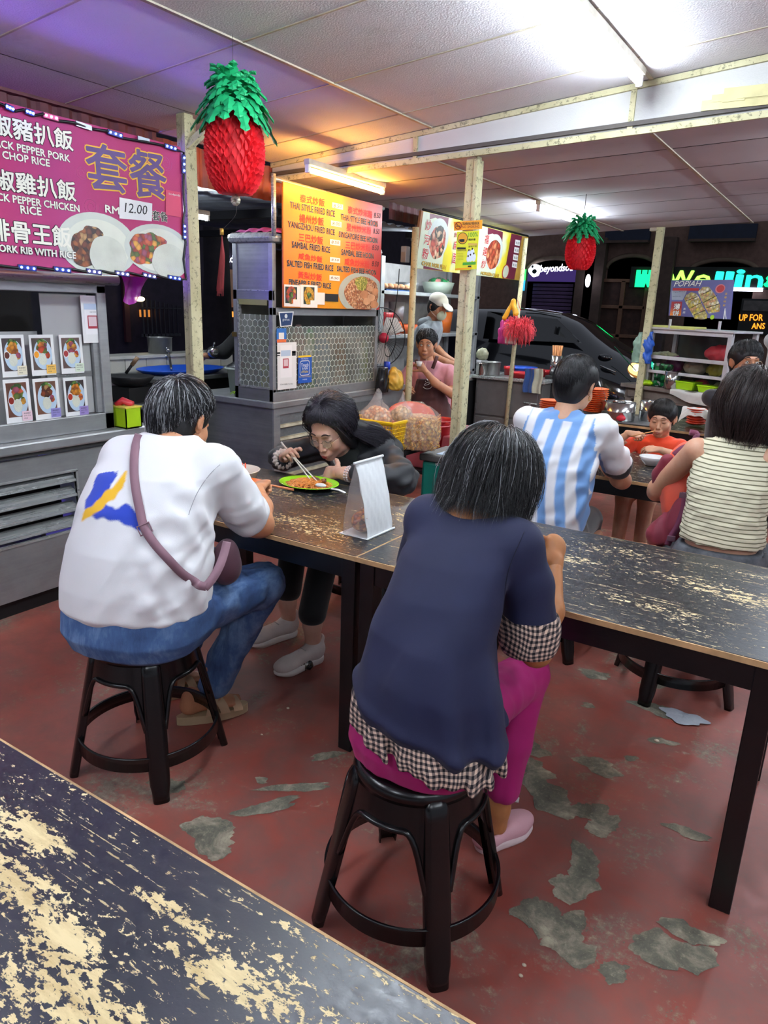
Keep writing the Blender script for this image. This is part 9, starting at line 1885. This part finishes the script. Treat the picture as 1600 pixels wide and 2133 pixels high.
s_=thing('shop_sign','red FARM sign glowing behind the corner stall','sign',tuple(at_y(812,541,16)));s_['label']='red glowing sign with white letters seen above the steel shelf';B=Board((0,16,0),(1,0,0),(0,0,1),s_);B.rect(790,532,840,551,emis('red_lightbox','#e0203a',.5),'red_face',0,.05);B.text('FARM',805,548,838,549,536,LW,lift=.06);B.disc(799,541,4,5,LW,'white_emblem',.06,.01)
tr2=thing('tree','dark tree trunk standing behind the round tasselled pineapple','tree',(-6.6,7.0,0));a=at_y(452,700,6.6);b=at_y(448,440,6.6);MB().tube([(a.x,6.6,0),a,(a.x+.03,6.6,(a.z+b.z)/2),b,b+V(-.1,0,.8)],[.24,.2,.16,.15,.13],12).build('trunk',M('dark_bark','#1c1718',.95,0,.4,.8,12),tr2)
rf=thing('lean_to_roof','corrugated sheet roof of the neighbour behind the red iron wall','roof',(-5.2,4.5,2.2));P0=at_x(398,388,-3.75);m=MB()
m.grid(lambda u,v: (-3.75-2.8*v,2.9+3.6*u,2.24+.10*v+.012*math.sin(2*PI*u*3.6/.15)),140,3,smooth=False);m.build('roof_sheet',M('grey_roof_sheet','#85888c',.6,.2,.2),rf)
for y in (3.2,4.4,5.6): MB().box((-6.5,y,2.14),(-3.8,y+.05,2.20)).build('rafter',DARK,rf)
lamp((-4.05,3.2,2.085),(-4.05,3.93,2.085),'white tube light under the neighbour roof beside the left post',TUBE_ON,.02,.014)
# tiled work counter behind, with wok, tray and pots
tw=thing('tiled_counter','white tiled cooking counter behind the left post','counter',(-4.9,4,0));MB().box((-4.98,2.9,0),(-4.78,5.6,1.06)).build('counter_wall',M('grey_grout','#6a6a66',.8),tw);TLE=M('white_glazed_tile','#b6b4ac',.3,0,.08);n=0
for j in range(3):
    for i in range(13): MB().box((-4.78,2.9+.205*i,1.06-.205*(j+1)+.004),(-4.772,2.9+.205*i+.199,1.06-.205*j-.001),.002).build('tile',TLE,tw)
MB().box((-5.0,2.9,1.06),(-4.76,5.6,1.085),.004).build('counter_cap',TLE,tw)
st_=thing('steel_bench','dark steel bench with blue tray behind the left post','bench',(-4.4,4,0));MB().box((-4.75,3.55,.93),(-4.22,5.3,.965),.006).build('bench_top',STEEL_D,st_);MB().box((-4.7,3.6,.1),(-4.25,5.25,.93)).build('bench_body',DARK,st_);MB().box((-4.75,2.75,.80),(-4.0,3.52,.83),.006).build('low_shelf',STEEL_D,st_)
t=thing('tray','blue plastic tray on the dark steel bench behind the left post','tray',(-4.4,4.0,.966));MB().lathe([(0,0),(.28,0),(.33,.035),(.34,.035),(.335,.028),(.29,-.0),(0,.006)],(-4.48,4.02,.967),36,sx=.75,sy=1.15).build('tray_dish',BLUPL,t)
t=thing('wok','black wok with pale wooden handle tilted at the left end of the bench','wok',(-4.2,3.2,.83));w0=at_x(272,786,-4.2);MB().lathe([(0,-.075),(.06,-.07),(.12,-.04),(.16,.01),(.155,.012),(.11,-.03),(0,-.065)],w0+V(0,0,.0),32).build('wok_bowl',DARK,t);q0=at_x(262,778,-4.15);q1=at_x(287,744,-4.10);MB().tube([q0,(q0+q1)/2],.010,8).build('handle_socket',DARK,t);MB().tube([(q0+q1)/2,q1],.014,10).build('wooden_handle',M('pale_wood_handle','#8a6f54',.7),t);MB().box((w0.x-.10,w0.y-.10,.83),(w0.x+.10,w0.y+.10,w0.z-.06)).build('burner',DARK,t)
t=thing('cooking_pot','steel pot on the tiled counter behind the left post','pot',(-4.88,3.9,1.085));c=at_x(334,738,-4.87);MB().lathe([(0,0),(.095,0),(.10,.13),(.105,.13),(.097,.125),(.09,.01),(0,.01)],(c.x,c.y,1.086),28).build('pot_wall',ALU,t)
t=thing('tap','chrome tap with jointed spout over the blue tray','tap',(-4.75,4.0,1.08));MB().tube(smooth_path([at_x(349,726,-4.77),at_x(352,738,-4.74),at_x(354,750,-4.6),at_x(357,770,-4.5)],4),.010,8).ball(at_x(350,730,-4.77),.02).ball(at_x(346,742,-4.77),.018).build('spout',SS,t);MB().cyl(at_x(349,726,-4.77)+V(-.1,0,0),at_x(349,726,-4.77),.012,8).build('pipe',SS,t)
t=thing('ladle','round steel ladle held by the half-hidden cook','ladle',(-4.15,3.95,1.05));c=at_x(444,733,-4.2);MB().ball(c,(.05,.05,.045),18,12).build('ladle_bowl',SS,t);MB().tube([c+V(0,0,.03),at_x(447,714,-4.15)],.008,8).build('handle',SS,t)
t=thing('rice_pot','pale lidded plastic pot with steel lid at the left end of the corner stall counter','pot',(-3.82,3.85,.892));c=V(-3.72,3.90,.892);MB().lathe([(0,0),(.085,0),(.10,.16),(.12,.165),(.12,.175),(0,.175)],c,32).build('pot_wall',M('pale_green_plastic','#a9b3ad',.45,0,.05),t);MB().lathe([(.11,.175),(.10,.19),(.04,.225),(.015,.23),(.015,.25),(0,.25)],c,28).build('lid',SS,t)
t=thing('vegetable_leaves','pile of cut green leaves beside the pale pot','vegetables',(-3.66,3.72,.892));r_=random.Random(2)
for k in range(16): a=r_.random()*6;c=V(-3.64+.05*r_.random(),3.72+.04*r_.random(),.898+.01*r_.random());MB().tube([c,c+V(.03*math.cos(a),.03*math.sin(a),.008),c+V(.055*math.cos(a+.4),.055*math.sin(a+.4),.002)],.003,5,flat=(V(0,0,1),.4)).build('leaf_strip',LT,t)
# litter on the floor
t=thing('leaf_scrap','crumpled dark shiny wrapper lying on the floor under the first table','litter',(-1.82,2.26,0));c=at_z(631,1384,.018);S=Sdf();S.ell(c,(.042,.028,.018),k=.01);S.post=wrinkle(2,.010,110);body_mesh('crumpled_foil',[S.mesh(.004,0)],food('dark_foil',['#1c1512','#5a4a3c','#2a201a','#8a7a68','#120d0b'],50,.2),t)
t=thing('plastic_scrap','crumpled clear plastic scrap on the red floor at right','litter',(-.32,2.82,0));c=at_z(1424,1494,.004);r_=random.Random(8);pts=[c+V(.085*math.cos(a)*(1+.2*r_.random()),.045*math.sin(a)*(1+.3*r_.random()),0) for a in [2*PI*k/14 for k in range(14)]]
def fnp(u,v): a=2*PI*u;k=1+.18*math.sin(3*a)+.1*math.sin(7*a);return (c.x+.085*v*k*math.cos(a),c.y+.05*v*k*math.sin(a),.004+.010*abs(math.sin(9*v+5*a))*(1-v*.8))
MB().grid(fnp,40,8,closed_u=True).build('clear_sheet',M('milky_plastic_scrap','#a9adb5',.2,0,.15,.4,60),t)
t=thing('paper_tag','tiny white square tag with a dark dot on the floor beside the pink shoe','litter',tuple(at_z(1074,1665,.003)));c=at_z(1074,1665,.003);MB().obox(c,V(.011,.003,0),V(-.003,.011,0),V(0,0,.0025),.001).build('tag_card',PAPER,t);MB().obox(c+V(0,0,.003),V(.004,.001,0),V(-.001,.004,0),V(0,0,.0006)).build('dark_dot',BLK_TXT,t)
for k,(px,py,s2) in enumerate(((1092,2010,.006),(1085,2032,.006),(600,1475,.007),(1368,1543,.010),(545,1530,.005),(1370,1420,.012))):
    c=at_z(px,py,s2*.4);t=thing('food_crumb',['white crumb nearest the camera, upper of a close pair','white crumb nearest the camera, lower of a close pair','tan crumb between the first table leg and the sandal','pale crumb among the grey floor patches at right','small pale speck in front of the sandals','pale chip of concrete near the far black stool'][k],'crumb',tuple(c));MB().ball(c,(s2,s2*.8,s2*.5),9,6).build('crumb',M('crumb','#c9b8a0',.8,0,.2),t)
fit_texts()
